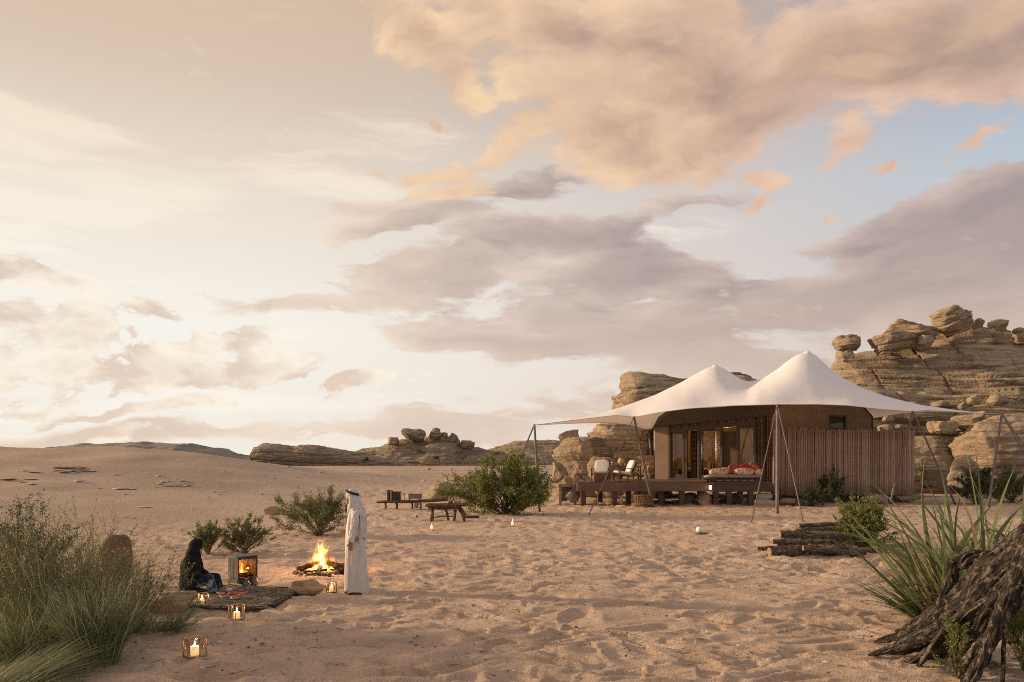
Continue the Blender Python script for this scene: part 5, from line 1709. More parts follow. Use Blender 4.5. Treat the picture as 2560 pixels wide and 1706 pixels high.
    m.prism([(a, -0.12, top(a) - 0.46), (b_, -0.12, top(b_) - 0.46), (b_, -0.12, top(b_) - 0.22), (a, -0.12, top(a) - 0.22)], (0, 0.16, 0))
    part(m, 'header_beam', FRAME)
    m = MB()
    m.box(((a + b_) / 2, -0.05, 0.04), (b_ - a, 0.2, 0.08))
    part(m, 'sill', FRAME)

    def door(px0, px1, y, zt, lab=None, bar=5, glass=PANE):
        a, b_ = fx(px0), fx(px1)
        f = bar / 44.0
        m = MB()
        for (x0, x1, za, zb) in ((a, a + f, 0.08, zt), (b_ - f, b_, 0.08, zt), (a + f, b_ - f, 0.08, 0.08 + f * 1.6), (a + f, b_ - f, zt - f, zt)):
            m.box(((x0 + x1) / 2, y, (za + zb) / 2), (x1 - x0, 0.07, zb - za))
        o = part(m, 'glass_door', FRAME)
        m = MB()
        m.box(((a + b_) / 2, y, (0.08 + zt) / 2), (b_ - a - 2 * f, 0.012, zt - 0.08 - f))
        part(m, 'pane', glass, o)
        m = MB()
        m.tube([(b_ - f / 2, y - 0.07, 1.0), (b_ - f / 2, y - 0.07, 1.3)], 0.016, 6)
        part(m, 'handle', FRAME, o)
        return o
    zt = lambda px: top(fx(px)) - 0.46
    door(1677, 1711, -0.02, zt(1690))
    door(1749, 1804, 0.04, zt(1776))
    door(1845, 1889, -0.02, zt(1866))
    # dark opening with a column of stacked purple-brown stones, and a brown shutter door
    for px0, px1 in ((1711, 1718), (1743, 1749)):
        post(px0, px1, 'door_post', FRAME, y=0.02, dpt=0.12)
    PURP = pm('purple_brick', (0.15, 0.085, 0.075), (0.085, 0.048, 0.043), 9, 0.9, 0.8, 0.02)
    for px0, px1, zz0 in ((1718, 1733, 1.05), (1738, 1744, 0.15)):
        a, b_ = fx(px0), fx(px1)
        k = 0
        z = zz0
        while z < 2.45:
            m = MB()
            h = 0.27 + 0.03 * math.sin(k * 2.3)
            m.box(((a + b_) / 2, 0.55 + 0.01 * math.sin(k * 5), z + h / 2), ((b_ - a) * (0.94 + 0.05 * math.sin(k * 3.1)), 0.2, h - 0.03), ch=0.015)
            part(m, 'brick', PURP)
            z += h
            k += 1
    post(1716, 1748, 'back_panel', pm('room_shadow', (0.07, 0.042, 0.03), (0.05, 0.03, 0.022), 4), y=0.75, dpt=0.05, z1=zt(1730))  # dark sheet standing in for the shade inside the opening
    post(1719, 1733, 'cupboard', DARKWOOD, y=0.6, dpt=0.2, z1=1.0)
    o = post(1806, 1842, 'shutter_door', pm('brown_panel', (0.105, 0.062, 0.042), (0.085, 0.05, 0.034), 2, 0.8, 0.2), y=0.10, dpt=0.06, z1=zt(1824) - 0.22)
    for px0, px1 in ((1803, 1807), (1841, 1846)):
        post(px0, px1, 'door_post', FRAME, y=0.0, dpt=0.16)
    # striped curtain gathered at the right of the doors
    m = MB()
    n = 90
    a, b_ = fx(1888), LEN
    vs, fs = [], []
    for i in range(n + 1):
        x = a + (b_ - a) * i / n
        y = -0.06 + 0.045 * math.sin(i * 0.95) + 0.02 * math.sin(i * 0.41 + 1)
        vs += [(x, y, top(x) - 0.02), (x, y * 1.1, 0.0)]
    for i in range(n):
        fs.append((2 * i, 2 * i + 1, 2 * i + 3, 2 * i + 2))
    m.add(vs, fs)
    part(m, 'curtain', STRIPE, sm=True)
    # sheer curtains inside the glass
    SHEER = mat_leaf('sheer_cloth', [(0, (0.55, 0.42, 0.24)), (1, (0.60, 0.47, 0.28))], 0.5, 0.9)
    for px0, px1 in ((1680, 1690), (1881, 1886)):
        m = MB()
        a, b_ = fx(px0), fx(px1)
        vs, fs = [], []
        for i in range(25):
            x = a + (b_ - a) * i / 24
            y = 0.35 + 0.04 * math.sin(i * 1.3)
            vs += [(x, y, zt(px0)), (x, y, 0.05)]
        for i in range(24):
            fs.append((2 * i, 2 * i + 1, 2 * i + 3, 2 * i + 2))
        m.add(vs, fs)
        part(m, 'sheer_curtain', SHEER, sm=True)
    # ---- things in the room
    def W(px, depth, z=0.0):
        v = Vector((fx(px), depth, z))
        return Vector((FA.x + v.x * ca - v.y * sa, FA.y + v.x * sa + v.y * ca, DZ + 0.012 + v.z))
    l = thing('hanging_lamp', 'long woven basket lamp hanging behind the middle glass door', 'lamp', W(1778, 1.6, 1.35), ang)
    m = MB()
    for k in range(14):
        w = k / 14 * 2 * math.pi
        m.tube([(math.cos(w) * 0.08, math.sin(w) * 0.08, 0.0), (math.cos(w) * 0.17, math.sin(w) * 0.17, 0.12), (math.cos(w) * 0.17, math.sin(w) * 0.17, 0.75), (math.cos(w) * 0.05, math.sin(w) * 0.05, 0.92)], 0.014, 4)
    for z, r in ((0.0, .08), (0.12, .17), (0.33, .172), (0.55, .172), (0.75, .17)):
        m.tube([(math.cos(w) * r, math.sin(w) * r, z) for w in np.linspace(0, 2 * math.pi, 17)], 0.012, 4)
    m.build('woven_shade', pm('dark_wicker', (0.10, 0.062, 0.03), (0.06, 0.036, 0.018), 30), l, True)
    m = MB()
    m.tube([(0, 0, 0.9), (0, 0, 1.9)], 0.010, 5)
    m.build('cord', FRAME, l)
    t = thing('writing_desk', 'dark desk with ochre cloth behind the middle glass door', 'table', W(1776, 2.2), ang)
    m = MB(); m.box((0, 0, 0.88), (1.3, 0.6, 0.05)); m.build('table_top', pm('ochre_cloth', (0.42, 0.23, 0.08), (0.34, 0.18, 0.06), 5), t)
    for sx in (-0.6, 0.6):
        for sy in (-0.25, 0.25):
            m = MB(); m.box((sx, sy, 0.43), (0.06, 0.06, 0.86)); m.build('leg', DARKWOOD, t)
    lp = thing('table_lamp', 'small lit lamp standing on the desk behind the glass', 'lamp', W(1794, 2.1, 0.905), ang)
    m = MB(); m.lathe([(0.07, 0), (0.07, 0.02), (0.012, 0.05), (0.012, 0.28)], 10); m.build('lamp_stand', FRAME, lp, True)
    m = MB(); m.lathe([(0.045, 0.27), (0.06, 0.33), (0.05, 0.40), (0.0, 0.43)], 10); m.build('bulb', mat_emit('bulb_glow', (1, 0.72, 0.38), 14), lp, True)
    li = bpy.data.lights.new('lamp_light', 'POINT'); li.energy = 300; li.color = (1, 0.66, 0.30); li.shadow_soft_size = 0.25
    lo = bpy.data.objects.new('lamp_light', li); COL.objects.link(lo); lo.parent = lp; lo.location = (0, -0.1, 0.75)
    bed = thing('bed', 'low bed with tan blanket behind the left glass door', 'bed', W(1690, 2.4), ang)
    m = MB(); m.box((0, 0, 0.18), (2.0, 1.7, 0.32)); m.build('bed_frame', DARKWOOD, bed)
    m = MB(); m.pillow((0, 0, 0.47), (1.95, 1.65, 0.34)); m.build('mattress', pm('blanket', (0.36, 0.27, 0.13), (0.26, 0.19, 0.09), 4), bed, True)
    m = MB(); m.pillow((0, 0.55, 0.78), (0.8, 0.25, 0.45)); m.build('pillow', pm('green_cushion', (0.16, 0.14, 0.07), (0.11, 0.10, 0.05), 4), bed, True)
    ch = thing('armchair', 'grey upholstered chair behind the right glass door', 'chair', W(1868, 1.5), ang)
    m = MB(); m.pillow((0, 0, 0.42), (0.8, 0.75, 0.3)); m.build('seat', pm('grey_cloth', (0.20, 0.19, 0.16), (0.15, 0.14, 0.12), 6), ch, True)
    m = MB(); m.pillow((0, 0.3, 0.75), (0.8, 0.22, 0.6)); m.build('backrest', pm('grey_cloth', (0.2, 0.19, 0.16)), ch, True)
    for sx in (-.32, .32):
        for sy in (-.28, .28):
            m = MB(); m.box((sx, sy, 0.15), (0.05, 0.05, 0.3)); m.build('leg', DARKWOOD, ch)


build_lodge()


def build_deck():
    X0, X1 = (1443 - CX) * 40 / FPX, (1932 - CX) * 40 / FPX
    Yf = 40.0
    root = thing('timber_deck', 'raised dark timber deck on posts in front of the lodge', 'deck', (X0, Yf, 0))
    Wd = X1 - X0
    n = 40
    me = [MB().box((0, 0, 0), (Wd - 0.02 * (i % 3), 0.145, 0.035)).mesh('plank', DECKWOOD) for i in range(3)]
    for i in range(n):
        o = link('plank', me[i % 3], root)
        o.location = (Wd / 2, 0.06 + i * 0.152, DZ - 0.0185)
    xs = (1783 - 1443) * Yf / FPX
    m = MB(); m.box((xs / 2, -0.03, DZ - 0.255), (xs, 0.09, 0.44), ch=0.008); m.build('front_beam', pm('lit_beam', (0.165, 0.088, 0.062), (0.12, 0.062, 0.044), 3, 0.45, 0.2, 0.004, stretch=(0.3, 1, 1)), root)  # lighter than the other beam: its sunlit tone is in the colour
    m = MB(); m.box((xs + (Wd - xs) / 2 + 0.01, 0.10, DZ - 0.27), (Wd - xs, 0.09, 0.46), ch=0.008); m.build('front_beam', DARKWOOD, root)
    m = MB(); m.box((0.04, 3.0, DZ - 0.255), (0.08, 5.9, 0.42)); m.build('side_beam', DARKWOOD, root)
    m = MB(); m.box((Wd / 2, 3.2, DZ - 0.25), (Wd, 0.08, 0.4)); m.build('inner_beam', DARKWOOD, root)
    for px, dy in ((1458, 0.12), (1536, 0.10), (1571, 0.9), (1652, 0.5), (1704, 0.10), (1789, 0.3), (1822, 0.2), (1876, 0.12), (1500, 3.2), (1600, 3.2), (1750, 3.2), (1850, 3.2)):
        x = (px - CX) * (Yf + dy) / FPX - X0
        m = MB(); m.box((x, dy, (DZ - 0.48) / 2 - 0.06), (0.26, 0.26, DZ - 0.48 + 0.12), ch=0.012); m.build('post', DARKWOOD, root)
    # brace
    x = (1800 - CX) * Yf / FPX - X0
    m = MB(); m.tube([(x - 0.05, 0.35, 0.62), (x + 0.12, 0.35, 0.45), (x + 0.35, 0.35, 0.36), (x + 0.5, 0.35, 0.34)], 0.06, 6); m.build('brace', DARKWOOD, root, True)
    # light at the end of the long beam
    lx = (1775 - CX) * (Yf - 0.06) / FPX
    lt = thing('deck_light', 'small bright lamp glowing on the end of the long deck beam', 'lamp', (lx, Yf - 0.078, DZ - 0.27))
    m = MB(); m.box((0, -0.02, 0), (0.17, 0.05, 0.24), ch=0.015); m.build('lamp_body', FRAME, lt)
    m = MB(); m.box((0, -0.052, 0), (0.14, 0.02, 0.20), ch=0.006); m.build('lens', mat_emit('deck_lamp_glow', (1, 0.9, 0.78), 3.2), lt)
    li = bpy.data.lights.new('deck_lamp_light', 'POINT'); li.energy = 0.6; li.color = (1, 0.85, 0.68); li.shadow_soft_size = 0.05
    lo = bpy.data.objects.new('deck_lamp_light', li); COL.objects.link(lo); lo.parent = lt; lo.location = (-0.12, -0.2, 0.0)
    # steps stored under the deck
    st = thing('slat_step', 'pale slatted wooden step lying in the shade under the deck', 'step', gp(1682, 1258))
    st.location.y = 41.8
    st.location.x = (1682 - CX) * 41.8 / FPX
    for i in range(3):
        m = MB(); m.box((0, 0.15 * i, 0.12 + 0.17 * i), (0.95, 0.20, 0.04)); m.build('tread', GREYBOARD, st)
    for sx in (-0.45, 0.45):
        m = MB(); m.box((sx, 0.15, 0.24), (0.05, 0.5, 0.48)); m.build('side_board', GREYBOARD, st)


GREYBOARD = pm('grey_board', (0.30, 0.23, 0.165), (0.20, 0.15, 0.105), 7, 0.9, 0.5, 0.006, stretch=(0.3, 1, 1))
build_deck()


def build_fence():
    a = Vector(((1934 - CX) * 42.2 / FPX, 42.2, 0))
    b = Vector(((2272 - CX) * 42.6 / FPX, 42.6, 0))
    c = b + Vector((0.45, 0.5, 0))
    d = c + Vector((0.1, 5.0, 0))
    root = thing('reed_fence', 'brown reed fence screening the right side of the lodge', 'fence', a)
    zb = 0.40
    R = random.Random(4)
    REED = [pm('reed_cane_a', (0.42, 0.285, 0.215), (0.31, 0.205, 0.15), 3, 0.8, 0.4, 0.004, stretch=(6, 6, 0.5)), pm('reed_cane_b', (0.50, 0.35, 0.265), (0.38, 0.26, 0.195), 3, 0.8, 0.4, 0.004, stretch=(6, 6, 0.5)), pm('reed_cane_c', (0.33, 0.22, 0.165), (0.25, 0.165, 0.122), 3, 0.8, 0.4, 0.004, stretch=(6, 6, 0.5))]
    mes = []
    for k in range(9):
        h = 3.55 + R.uniform(-0.14, 0.12)
        mb = MB()
        mb.tube([(0, 0, 0), (R.uniform(-.01, .01), 0, h * 0.3), (R.uniform(-.012, .012), 0, h * 0.65), (R.uniform(-.012, .012), R.uniform(-.01, .01), h)], [0.049, 0.048, 0.046, 0.042], 8)
        mes.append(mb.mesh('reed', REED[k % 3], True))
    pts = []
    L = (b - a).length
    n = int(L / 0.098)
    for i in range(n):
        pts.append(a + (b - a) * (i / n))
    for i in range(8):
        w = i / 8 * math.pi / 2
        pts.append(Vector((b.x + 0.45 * math.sin(w), b.y + 0.5 * (1 - math.cos(w)), 0)))
    for i in range(40):
        pts.append(c + (d - c) * (i / 40))
    for i, p in enumerate(pts):
        o = link('reed', mes[R.randrange(9)], root)
        o.location = (p.x - a.x, p.y - a.y + R.uniform(-.012, .012), zb + R.uniform(-0.03, 0.03))
        o.rotation_euler = (0, R.uniform(-.004, .004), R.uniform(0, 6))
    BACK = pm('fence_backing', (0.10, 0.056, 0.042), (0.075, 0.042, 0.03), 3)
    fr = math.atan2(b.y - a.y, b.x - a.x)
    mid = (b - a) / 2
    mb = MB()
    mb.box((mid.x, mid.y + 0.075, zb + 1.70), (L, 0.03, 3.36), rz=fr)
    mb.build('backing', BACK, root)
    for z in (0.9, 2.0, 3.1):
        mb = MB(); mb.box((mid.x, mid.y + 0.12, zb + z), (L, 0.05, 0.06), rz=fr); mb.build('rail', DARKWOOD, root)
    mb = MB(); mb.box((mid.x, mid.y + 0.28, 0.17), (L, 0.3, 0.5), rz=fr); mb.build('foundation', pm('fence_base', (0.09, 0.06, 0.045), (0.06, 0.04, 0.03), 3), root)


build_fence()


def chair_lounge(loc, rz, label):
    t = thing('lounge_chair', label, 'chair', loc, rz)     # faces -y
    for s in (-1, 1):
        x = s * 0.36
        m = MB(); m.box((x, -0.30, 0.30), (0.05, 0.06, 0.60), ch=0.008); m.build('leg', TEAK, t)
        m = MB(); m.box((x, 0.36, 0.28), (0.05, 0.06, 0.58), rx=rad(-8), ch=0.008); m.build('leg', TEAK, t)
        m = MB(); m.tube([(x, -0.42, 0.60), (x, -0.2, 0.63), (x, 0.1, 0.61), (x, 0.40, 0.57)], 0.032, 6, flat=0.6); m.build('armrest', TEAK, t, True)
    m = MB(); m.box((0, 0.0, 0.29), (0.70, 0.72, 0.05), rx=rad(-9), ch=0.008); m.build('seat_frame', TEAK, t)
    m = MB(); m.box((0, 0.42, 0.62), (0.68, 0.05, 0.66), rx=rad(-22), ch=0.008); m.build('back_frame', TEAK, t)
    m = MB(); m.pillow((0, -0.02, 0.40), (0.66, 0.74, 0.15), rx=rad(-9), p=0.28); m.build('seat_cushion', LINEN, t, True)
    m = MB(); m.pillow((0, 0.33, 0.70), (0.64, 0.15, 0.62), rx=rad(-22), p=0.28); m.build('back_cushion', LINEN, t, True)
    t.scale = (1.18, 1.18, 1.1)
    return t


def chair_cane(loc, rz, label):
    t = thing('cane_chair', label, 'chair', loc, rz)
    m = MB(); m.box((0, 0, 0.43), (0.48, 0.48, 0.03), ch=0.01); m.build('seat', RATTAN, t)
    m = MB(); m.tube([(-0.23, 0.20, 0.44), (-0.24, 0.33, 0.78), (-0.16, 0.38, 0.92), (0.16, 0.38, 0.92), (0.24, 0.33, 0.78), (0.23, 0.20, 0.44)], 0.020, 6); m.build('back_frame', RATTAN, t, True)
    m = MB(); m.prism([(-0.21, 0.23, 0.50), (0.21, 0.23, 0.50), (0.22, 0.335, 0.80), (-0.22, 0.335, 0.80)], (0, 0.012, 0)); m.build('backrest', RATTAN, t)
    for s in (-1, 1):
        m = MB(); m.tube([(s * 0.22, -0.2, 0.43), (s * 0.24, 0.25, 0.0)], 0.017, 5); m.build('leg', DARKWOOD, t)
        m = MB(); m.tube([(s * 0.22, 0.2, 0.43), (s * 0.24, -0.25, 0.0)], 0.017, 5); m.build('leg', DARKWOOD, t)
    return t


def jar(loc, r, h, label, mat=None, fill=None, group=None, neck=0.55, lid=None, name='jar'):
    t = thing(name, label, 'jar', loc, 0, group)
    m = MB(); m.lathe([(0.0, 0.003), (r * 0.9, 0.003), (r, h * 0.06), (r, h * 0.68), (r * 0.85, h * 0.80), (r * neck, h * 0.88), (r * neck, h * 0.97), (r * neck * 1.12, h)], 14)
    m.build('body', mat or JAR, t, True)
    if fill:
        m = MB(); m.lathe([(0.0, 0.012), (r * 0.86, 0.012), (r * 0.9, h * 0.1), (r * 0.9, h * 0.5), (0, h * 0.5)], 12); m.build('contents', fill, t, True)
    if lid:
        m = MB(); m.lathe([(r * neck * 1.15, h * 0.97), (r * neck * 1.15, h * 1.03), (0, h * 1.04)], 12); m.build('lid', lid, t, True)
    return t


def build_deck_furniture():
    dk = lambda px, Y, z=0.0: Vector(((px - CX) * Y / FPX, Y, DZ + z))
    chair_cane(dk(1452, 41.2), rad(95), 'cane chair with folding legs at the left end of the deck')
    chair_lounge(dk(1502, 41.3), rad(-14), 'teak armchair with white cushions facing out over the sand')
    chair_lounge(dk(1558, 41.0), rad(-78), 'teak armchair with white cushions seen from its side')
    chair_cane(dk(1603, 42.0), rad(-75), 'cane chair with folding legs beside the back canopy pole')
    t = thing('side_table', 'square reddish timber side table in front of the white armchair', 'table', dk(1500, 40.5))
    m = MB(); m.box((0, 0, 0.405), (0.66, 0.5, 0.03), ch=0.006); m.build('table_top', TEAK, t)
    for i in range(7):
        m = MB(); m.box((-0.27 + i * 0.09, -0.215, 0.20), (0.082, 0.02, 0.38)); m.build('slat', TEAK, t)
        m = MB(); m.box((-0.27 + i * 0.09, 0.215, 0.20), (0.082, 0.02, 0.38)); m.build('slat', TEAK, t)
    for s in (-1, 1):
        m = MB(); m.box((s * 0.305, 0, 0.195), (0.03, 0.46, 0.39)); m.build('side_panel', TEAK, t)
    # dining table
    t = thing('dining_table', 'long narrow teak table with jars behind the armchairs', 'table', dk(1558, 42.6))
    m = MB(); m.box((0, 0, 0.74), (1.95, 0.8, 0.045), ch=0.01); m.build('table_top', TEAK, t)
    for sx in (-0.88, 0.88):
        for sy in (-0.33, 0.33):
            m = MB(); m.box((sx, sy, 0.36), (0.06, 0.06, 0.72)); m.build('leg', DARKWOOD, t)
    m = MB(); m.box((0, 0, 0.25), (1.7, 0.04, 0.04)); m.build('stretcher', DARKWOOD, t)
    TZ = 0.764
    AMBER = pm('amber_drink', (0.50, 0.25, 0.06), (0.42, 0.2, 0.05), 4, 0.3, 0)
    CLAY = pm('pale_clay', (0.50, 0.36, 0.20), (0.42, 0.29, 0.15), 9, 0.8, 0.3)
    jar(dk(1553, 42.5, TZ), 0.19, 0.46, 'big pale clay jar on the deck dining table', CLAY, None, neck=0.7)
    jar(dk(1531, 42.4, TZ), 0.09, 0.22, 'clear glass jar at the left end of the dining table', JAR, None)
    jar(dk(1541, 42.35, TZ), 0.10, 0.20, 'glass jar of amber drink beside the clay jar', JAR, AMBER, neck=0.8)
    jar(dk(1575, 42.5, TZ), 0.07, 0.34, 'slim white bottle at the right end of the dining table', LINEN, None, neck=0.4, name='bottle')
    jar(dk(1565, 42.3, TZ), 0.10, 0.16, 'low woven pot between the clay jar and the white bottle', RATTAN, None, neck=0.9)
    # daybed
    d0 = dk(1832, 41.0)
    t = thing('daybed', 'low slatted daybed with a knitted mattress at the front of the doors', 'bed', d0)
    m = MB(); m.box((0, 0, 0.115), (3.1, 1.15, 0.05), ch=0.01); m.build('bed_frame', DARKWOOD, t)
    for i in range(8):
        m = MB(); m.box((-1.40 + i * 0.4, -0.5, 0.045), (0.12, 0.06, 0.09)); m.build('foot', DARKWOOD, t)
    KNIT = pm('knitted_cloth', (0.46, 0.36, 0.31), (0.12, 0.075, 0.06), 26, 0.95, 0.8, 0.02, stretch=(0.6, 1, 1.4))
    m = MB(); m.pillow((0, 0, 0.25), (2.95, 1.05, 0.24)); m.build('mattress', KNIT, t, True)
    IKAT = pm('ikat_cloth', (0.74, 0.62, 0.46), (0.46, 0.19, 0.08), 6, 0.95, 0.3, 0.01, stretch=(1, 1, 0.6))
    REDF = pm('red_flower_cloth', (0.36, 0.045, 0.045), (0.22, 0.10, 0.035), 8, 0.95, 0.3, 0.01, c3=(0.42, 0.10, 0.09))
    RED = pm('crimson_cloth', (0.40, 0.03, 0.035), (0.28, 0.025, 0.03), 5, 0.95, 0.3)
    GOLD = pm('gold_cloth', (0.62, 0.42, 0.16), (0.5, 0.3, 0.1), 6, 0.95, 0.3)

    def cush(px, Y, z, size, mat, label, rx=-12, rz=0, ry=0):
        m = MB(); m.pillow((0, 0, 0), size, rx=rad(rx), rz=rad(rz), ry=rad(ry))
        m.build('cushion', mat, None, True, loc=dk(px, Y, z), label=label, cat='cushion')
    cush(1797, 40.85, 0.49, (0.98, 0.34, 0.34), IKAT, 'long cream and rust bolster at the left of the daybed')
    cush(1861, 40.75, 0.50, (1.02, 0.36, 0.36), IKAT, 'long cream and rust bolster in front of the red cushions')
    cush(1833, 41.15, 0.62, (0.56, 0.20, 0.50), REDF, 'red flowered square cushion between the two bolsters', rz=6)
    cush(1862, 41.25, 0.66, (0.56, 0.20, 0.46), RED, 'crimson cushion standing behind the right bolster', rz=-4)
    cush(1887, 41.15, 0.60, (0.50, 0.20, 0.50), REDF, 'red flowered cushion leaning at the right end of the daybed', rz=-14)
    cush(1860, 41.05, 0.60, (0.52, 0.16, 0.20), GOLD, 'small golden cushion tucked on top of the bolster')
    cush(1814, 41.2, 0.56, (0.5, 0.2, 0.3), IKAT, 'cream cushion half hidden behind the left bolster')
    cush(1897, 40.8, 0.46, (0.30, 0.4, 0.30), IKAT, 'short rust bolster at the right end of the daybed', rz=80)
    bk = thing('wicker_basket', 'small dark wicker basket at the front edge of the daybed', 'basket', dk(1784, 40.25))
    m = MB(); m.lathe([(0.0, 0.0), (0.16, 0.0), (0.20, 0.12), (0.19, 0.26), (0.165, 0.26), (0.17, 0.03), (0.0, 0.03)], 16); m.build('basket_body', pm('dark_wicker2', (0.11, 0.055, 0.03), (0.06, 0.03, 0.018), 40, 0.9, 0.9, 0.02), bk, True)
    m = MB(); m.tube([(math.cos(w) * 0.185, 0, 0.25 + math.sin(w) * 0.16) for w in np.linspace(0, math.pi, 11)], 0.012, 5); m.build('handle', DARKWOOD, bk, True)
    # big basket under the deck edge
    p = gp(1607, 1266)
    bk = thing('round_basket', 'large round wicker basket on the sand under the deck edge', 'basket', p)
    WICK = pm('wicker', (0.34, 0.21, 0.10), (0.12, 0.07, 0.035), 34, 0.9, 1.0, 0.03, stretch=(1, 1, 2))
    m = MB(); m.lathe([(0.0, 0.0), (0.50, 0.0), (0.53, 0.10), (0.52, 0.16), (0.50, 0.17), (0.50, 0.55), (0.47, 0.55), (0.47, 0.05), (0.0, 0.05)], 28); m.build('basket_body', WICK, bk, True)
    for z, r in ((0.03, .54), (0.09, .55), (0.15, .54), (0.54, .50)):
        m = MB(); m.tube([(math.cos(w) * r, math.sin(w) * r, z) for w in np.linspace(0, 2 * math.pi, 33)], 0.028, 6); m.build('woven_rim', WICK, bk, True)
    for i in range(28):
        w = i / 28 * 2 * math.pi
        m = MB(); m.tube([(math.cos(w) * 0.51, math.sin(w) * 0.51, 0.15), (math.cos(w + .08) * 0.51, math.sin(w + .08) * 0.51, 0.54)], 0.016, 4); m.build('stake', WICK, bk)
    # clay pot and dry stalks beside the basket
    pt = thing('clay_pot', 'tan clay pot standing behind the round basket', 'pot', (at(1608, 1260, 41.2).x, 41.2, 0))
    m = MB(); m.lathe([(0, 0), (0.16, 0), (0.26, 0.25), (0.27, 0.5), (0.18, 0.68), (0.20, 0.74), (0.17, 0.74), (0.1, 0.6), (0, 0.55)], 18); m.build('pot_body', CLAY, pt, True)
    # sacks at the fence end of the deck
    SACK = pm('sack_cloth', (0.52, 0.44, 0.34), (0.40, 0.32, 0.235), 7, 0.95, 0.7, 0.03)
    for px, Y, z, s, lab in ((1902, 40.3, 0.15, (0.95, 0.5, 0.34), 'lower pale cloth sack on the sand beside the deck post'), (1908, 40.5, 0.45, (0.85, 0.5, 0.36), 'upper pale cloth sack lying on the other sack'), (1926, 40.2, 0.13, (0.5, 0.45, 0.30), 'small pale sack end against the stacked sacks')):
        m = MB(); m.pillow((0, 0, 0), s, rz=0.1, n=12)
        rr = random.Random(px)
        m.v = [(x * (1 + 0.06 * math.sin(y * 17 + px)), y, zz * (1 + 0.12 * math.sin(x * 14 + px) + 0.06 * math.sin(x * 31))) for x, y, zz in m.v]
        m.build('cloth_sack', SACK, None, True, loc=((px - CX) * Y / FPX, Y, z), label=lab, cat='sack')
    # low board bench at the left end of the deck
    b0 = (at(1420, 1215, 40.6).x, 40.9, 0)
    t = thing('plank_bench', 'weathered plank bench beyond the left end of the deck', 'bench', b0)
    m = MB(); m.box((0, 0, 0.98), (1.0, 0.45, 0.16), ch=0.02); m.build('seat', GREYBOARD, t)
    for s in (-0.38, 0.38):
        m = MB(); m.box((s, 0, 0.42), (0.14, 0.35, 0.98)); m.build('leg', GREYBOARD, t)


build_deck_furniture()

# ------------------------------------------------------------------ the camp
def mat_flame(name, R0, H, strength, seed):
    m = bpy.data.materials.new(name)
    m.use_nodes = True
    N = NT(m.node_tree)
    co = N.n('ShaderNodeTexCoord').outputs['Object']
    wv = N.vm('SUBTRACT', N.noise(N.mapping(co, (seed, 0, 0), scale=(1, 1, 0.7)), 2.2 / R0, 3, 0.6, out='Color'), (0.5, 0.5, 0.5))
    x, y, z = N.sep(co)
    zz = N.m('DIVIDE', z, H)
    p = N.vm('ADD', co, N.vm('MULTIPLY', wv, N.xyz(N.m('MULTIPLY', N.m('ADD', zz, 0.15), R0 * 2.0), N.m('MULTIPLY', N.m('ADD', zz, 0.15), R0 * 2.0), 0.0)))
    px, py, pz = N.sep(p)
    r = N.vm('LENGTH', N.xyz(px, py, 0.0))
    prof = N.m('MULTIPLY', N.m('POWER', N.m('MAXIMUM', N.m('SUBTRACT', 1.0, zz), 0.0001), 0.9), R0)
    n = N.noise(N.mapping(p, (0, seed, 3), scale=(1, 1, 0.38)), 2.6 / R0, 5, 0.6)
    f = N.m('ADD', N.m('SUBTRACT', 1.0, N.m('DIVIDE', r, prof)), N.m('MULTIPLY', N.m('SUBTRACT', n, 0.5), N.m('ADD', 0.9, N.m('MULTIPLY', zz, 3.4))))
    dens = N.smooth(f, 0.12, 0.95)
    hot = N.m('SUBTRACT', dens, N.m('MULTIPLY', zz, 0.45), clamp=True)
    col = N.ramp(hot, [(0.0, (1.0, 0.16, 0.01)), (0.35, (1.0, 0.30, 0.03)), (0.7, (1.0, 0.52, 0.12)), (1.0, (1.0, 0.74, 0.34))])
    e = N.n('ShaderNodeEmission')
    N.put(e.inputs[0], col)
    N.put(e.inputs[1], N.m('MULTIPLY', N.m('POWER', dens, 1.5), strength))
    o = N.n('ShaderNodeOutputMaterial')
    N.t.links.new(e.outputs[0], o.inputs['Volume'])
    try:
        m.cycles.volume_step_rate = 0.35
    except Exception:
        pass
    return m


def point(parent, loc, energy, col=(1, 0.55, 0.22), size=0.05, name='flame_light'):
    li = bpy.data.lights.new(name, 'POINT')
    li.energy = energy
    li.color = col
    li.shadow_soft_size = size
    o = bpy.data.objects.new(name, li)
    COL.objects.link(o)
    o.parent = parent
    o.location = loc
    return o


BRASS = pm('brass_wire', (0.42, 0.27, 0.12), (0.25, 0.15, 0.07), 20, 0.4, 0.1, metal=0.8)
CANDLE = pm('candle_wax', (0.92, 0.80, 0.52), (0.88, 0.72, 0.42), 6, 0.5, 0.0)
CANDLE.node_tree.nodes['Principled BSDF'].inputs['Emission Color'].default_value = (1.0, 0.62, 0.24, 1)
CANDLE.node_tree.nodes['Principled BSDF'].inputs['Emission Strength'].default_value = 0.7  # flame light shining through the wax, put in as emission
CANDLE.node_tree.nodes['Principled BSDF'].inputs['Subsurface Weight'].default_value = 0.6
CANDLE.node_tree.nodes['Principled BSDF'].inputs['Subsurface Radius'].default_value = (0.04, 0.02, 0.008)
GLOWWAX = None
FLAME = mat_emit('candle_flame', (1.0, 0.72, 0.32), 9.0)
LANTERN_GLASS = mat_glass('lantern_glass', (0.995, 0.985, 0.965), 0.7)


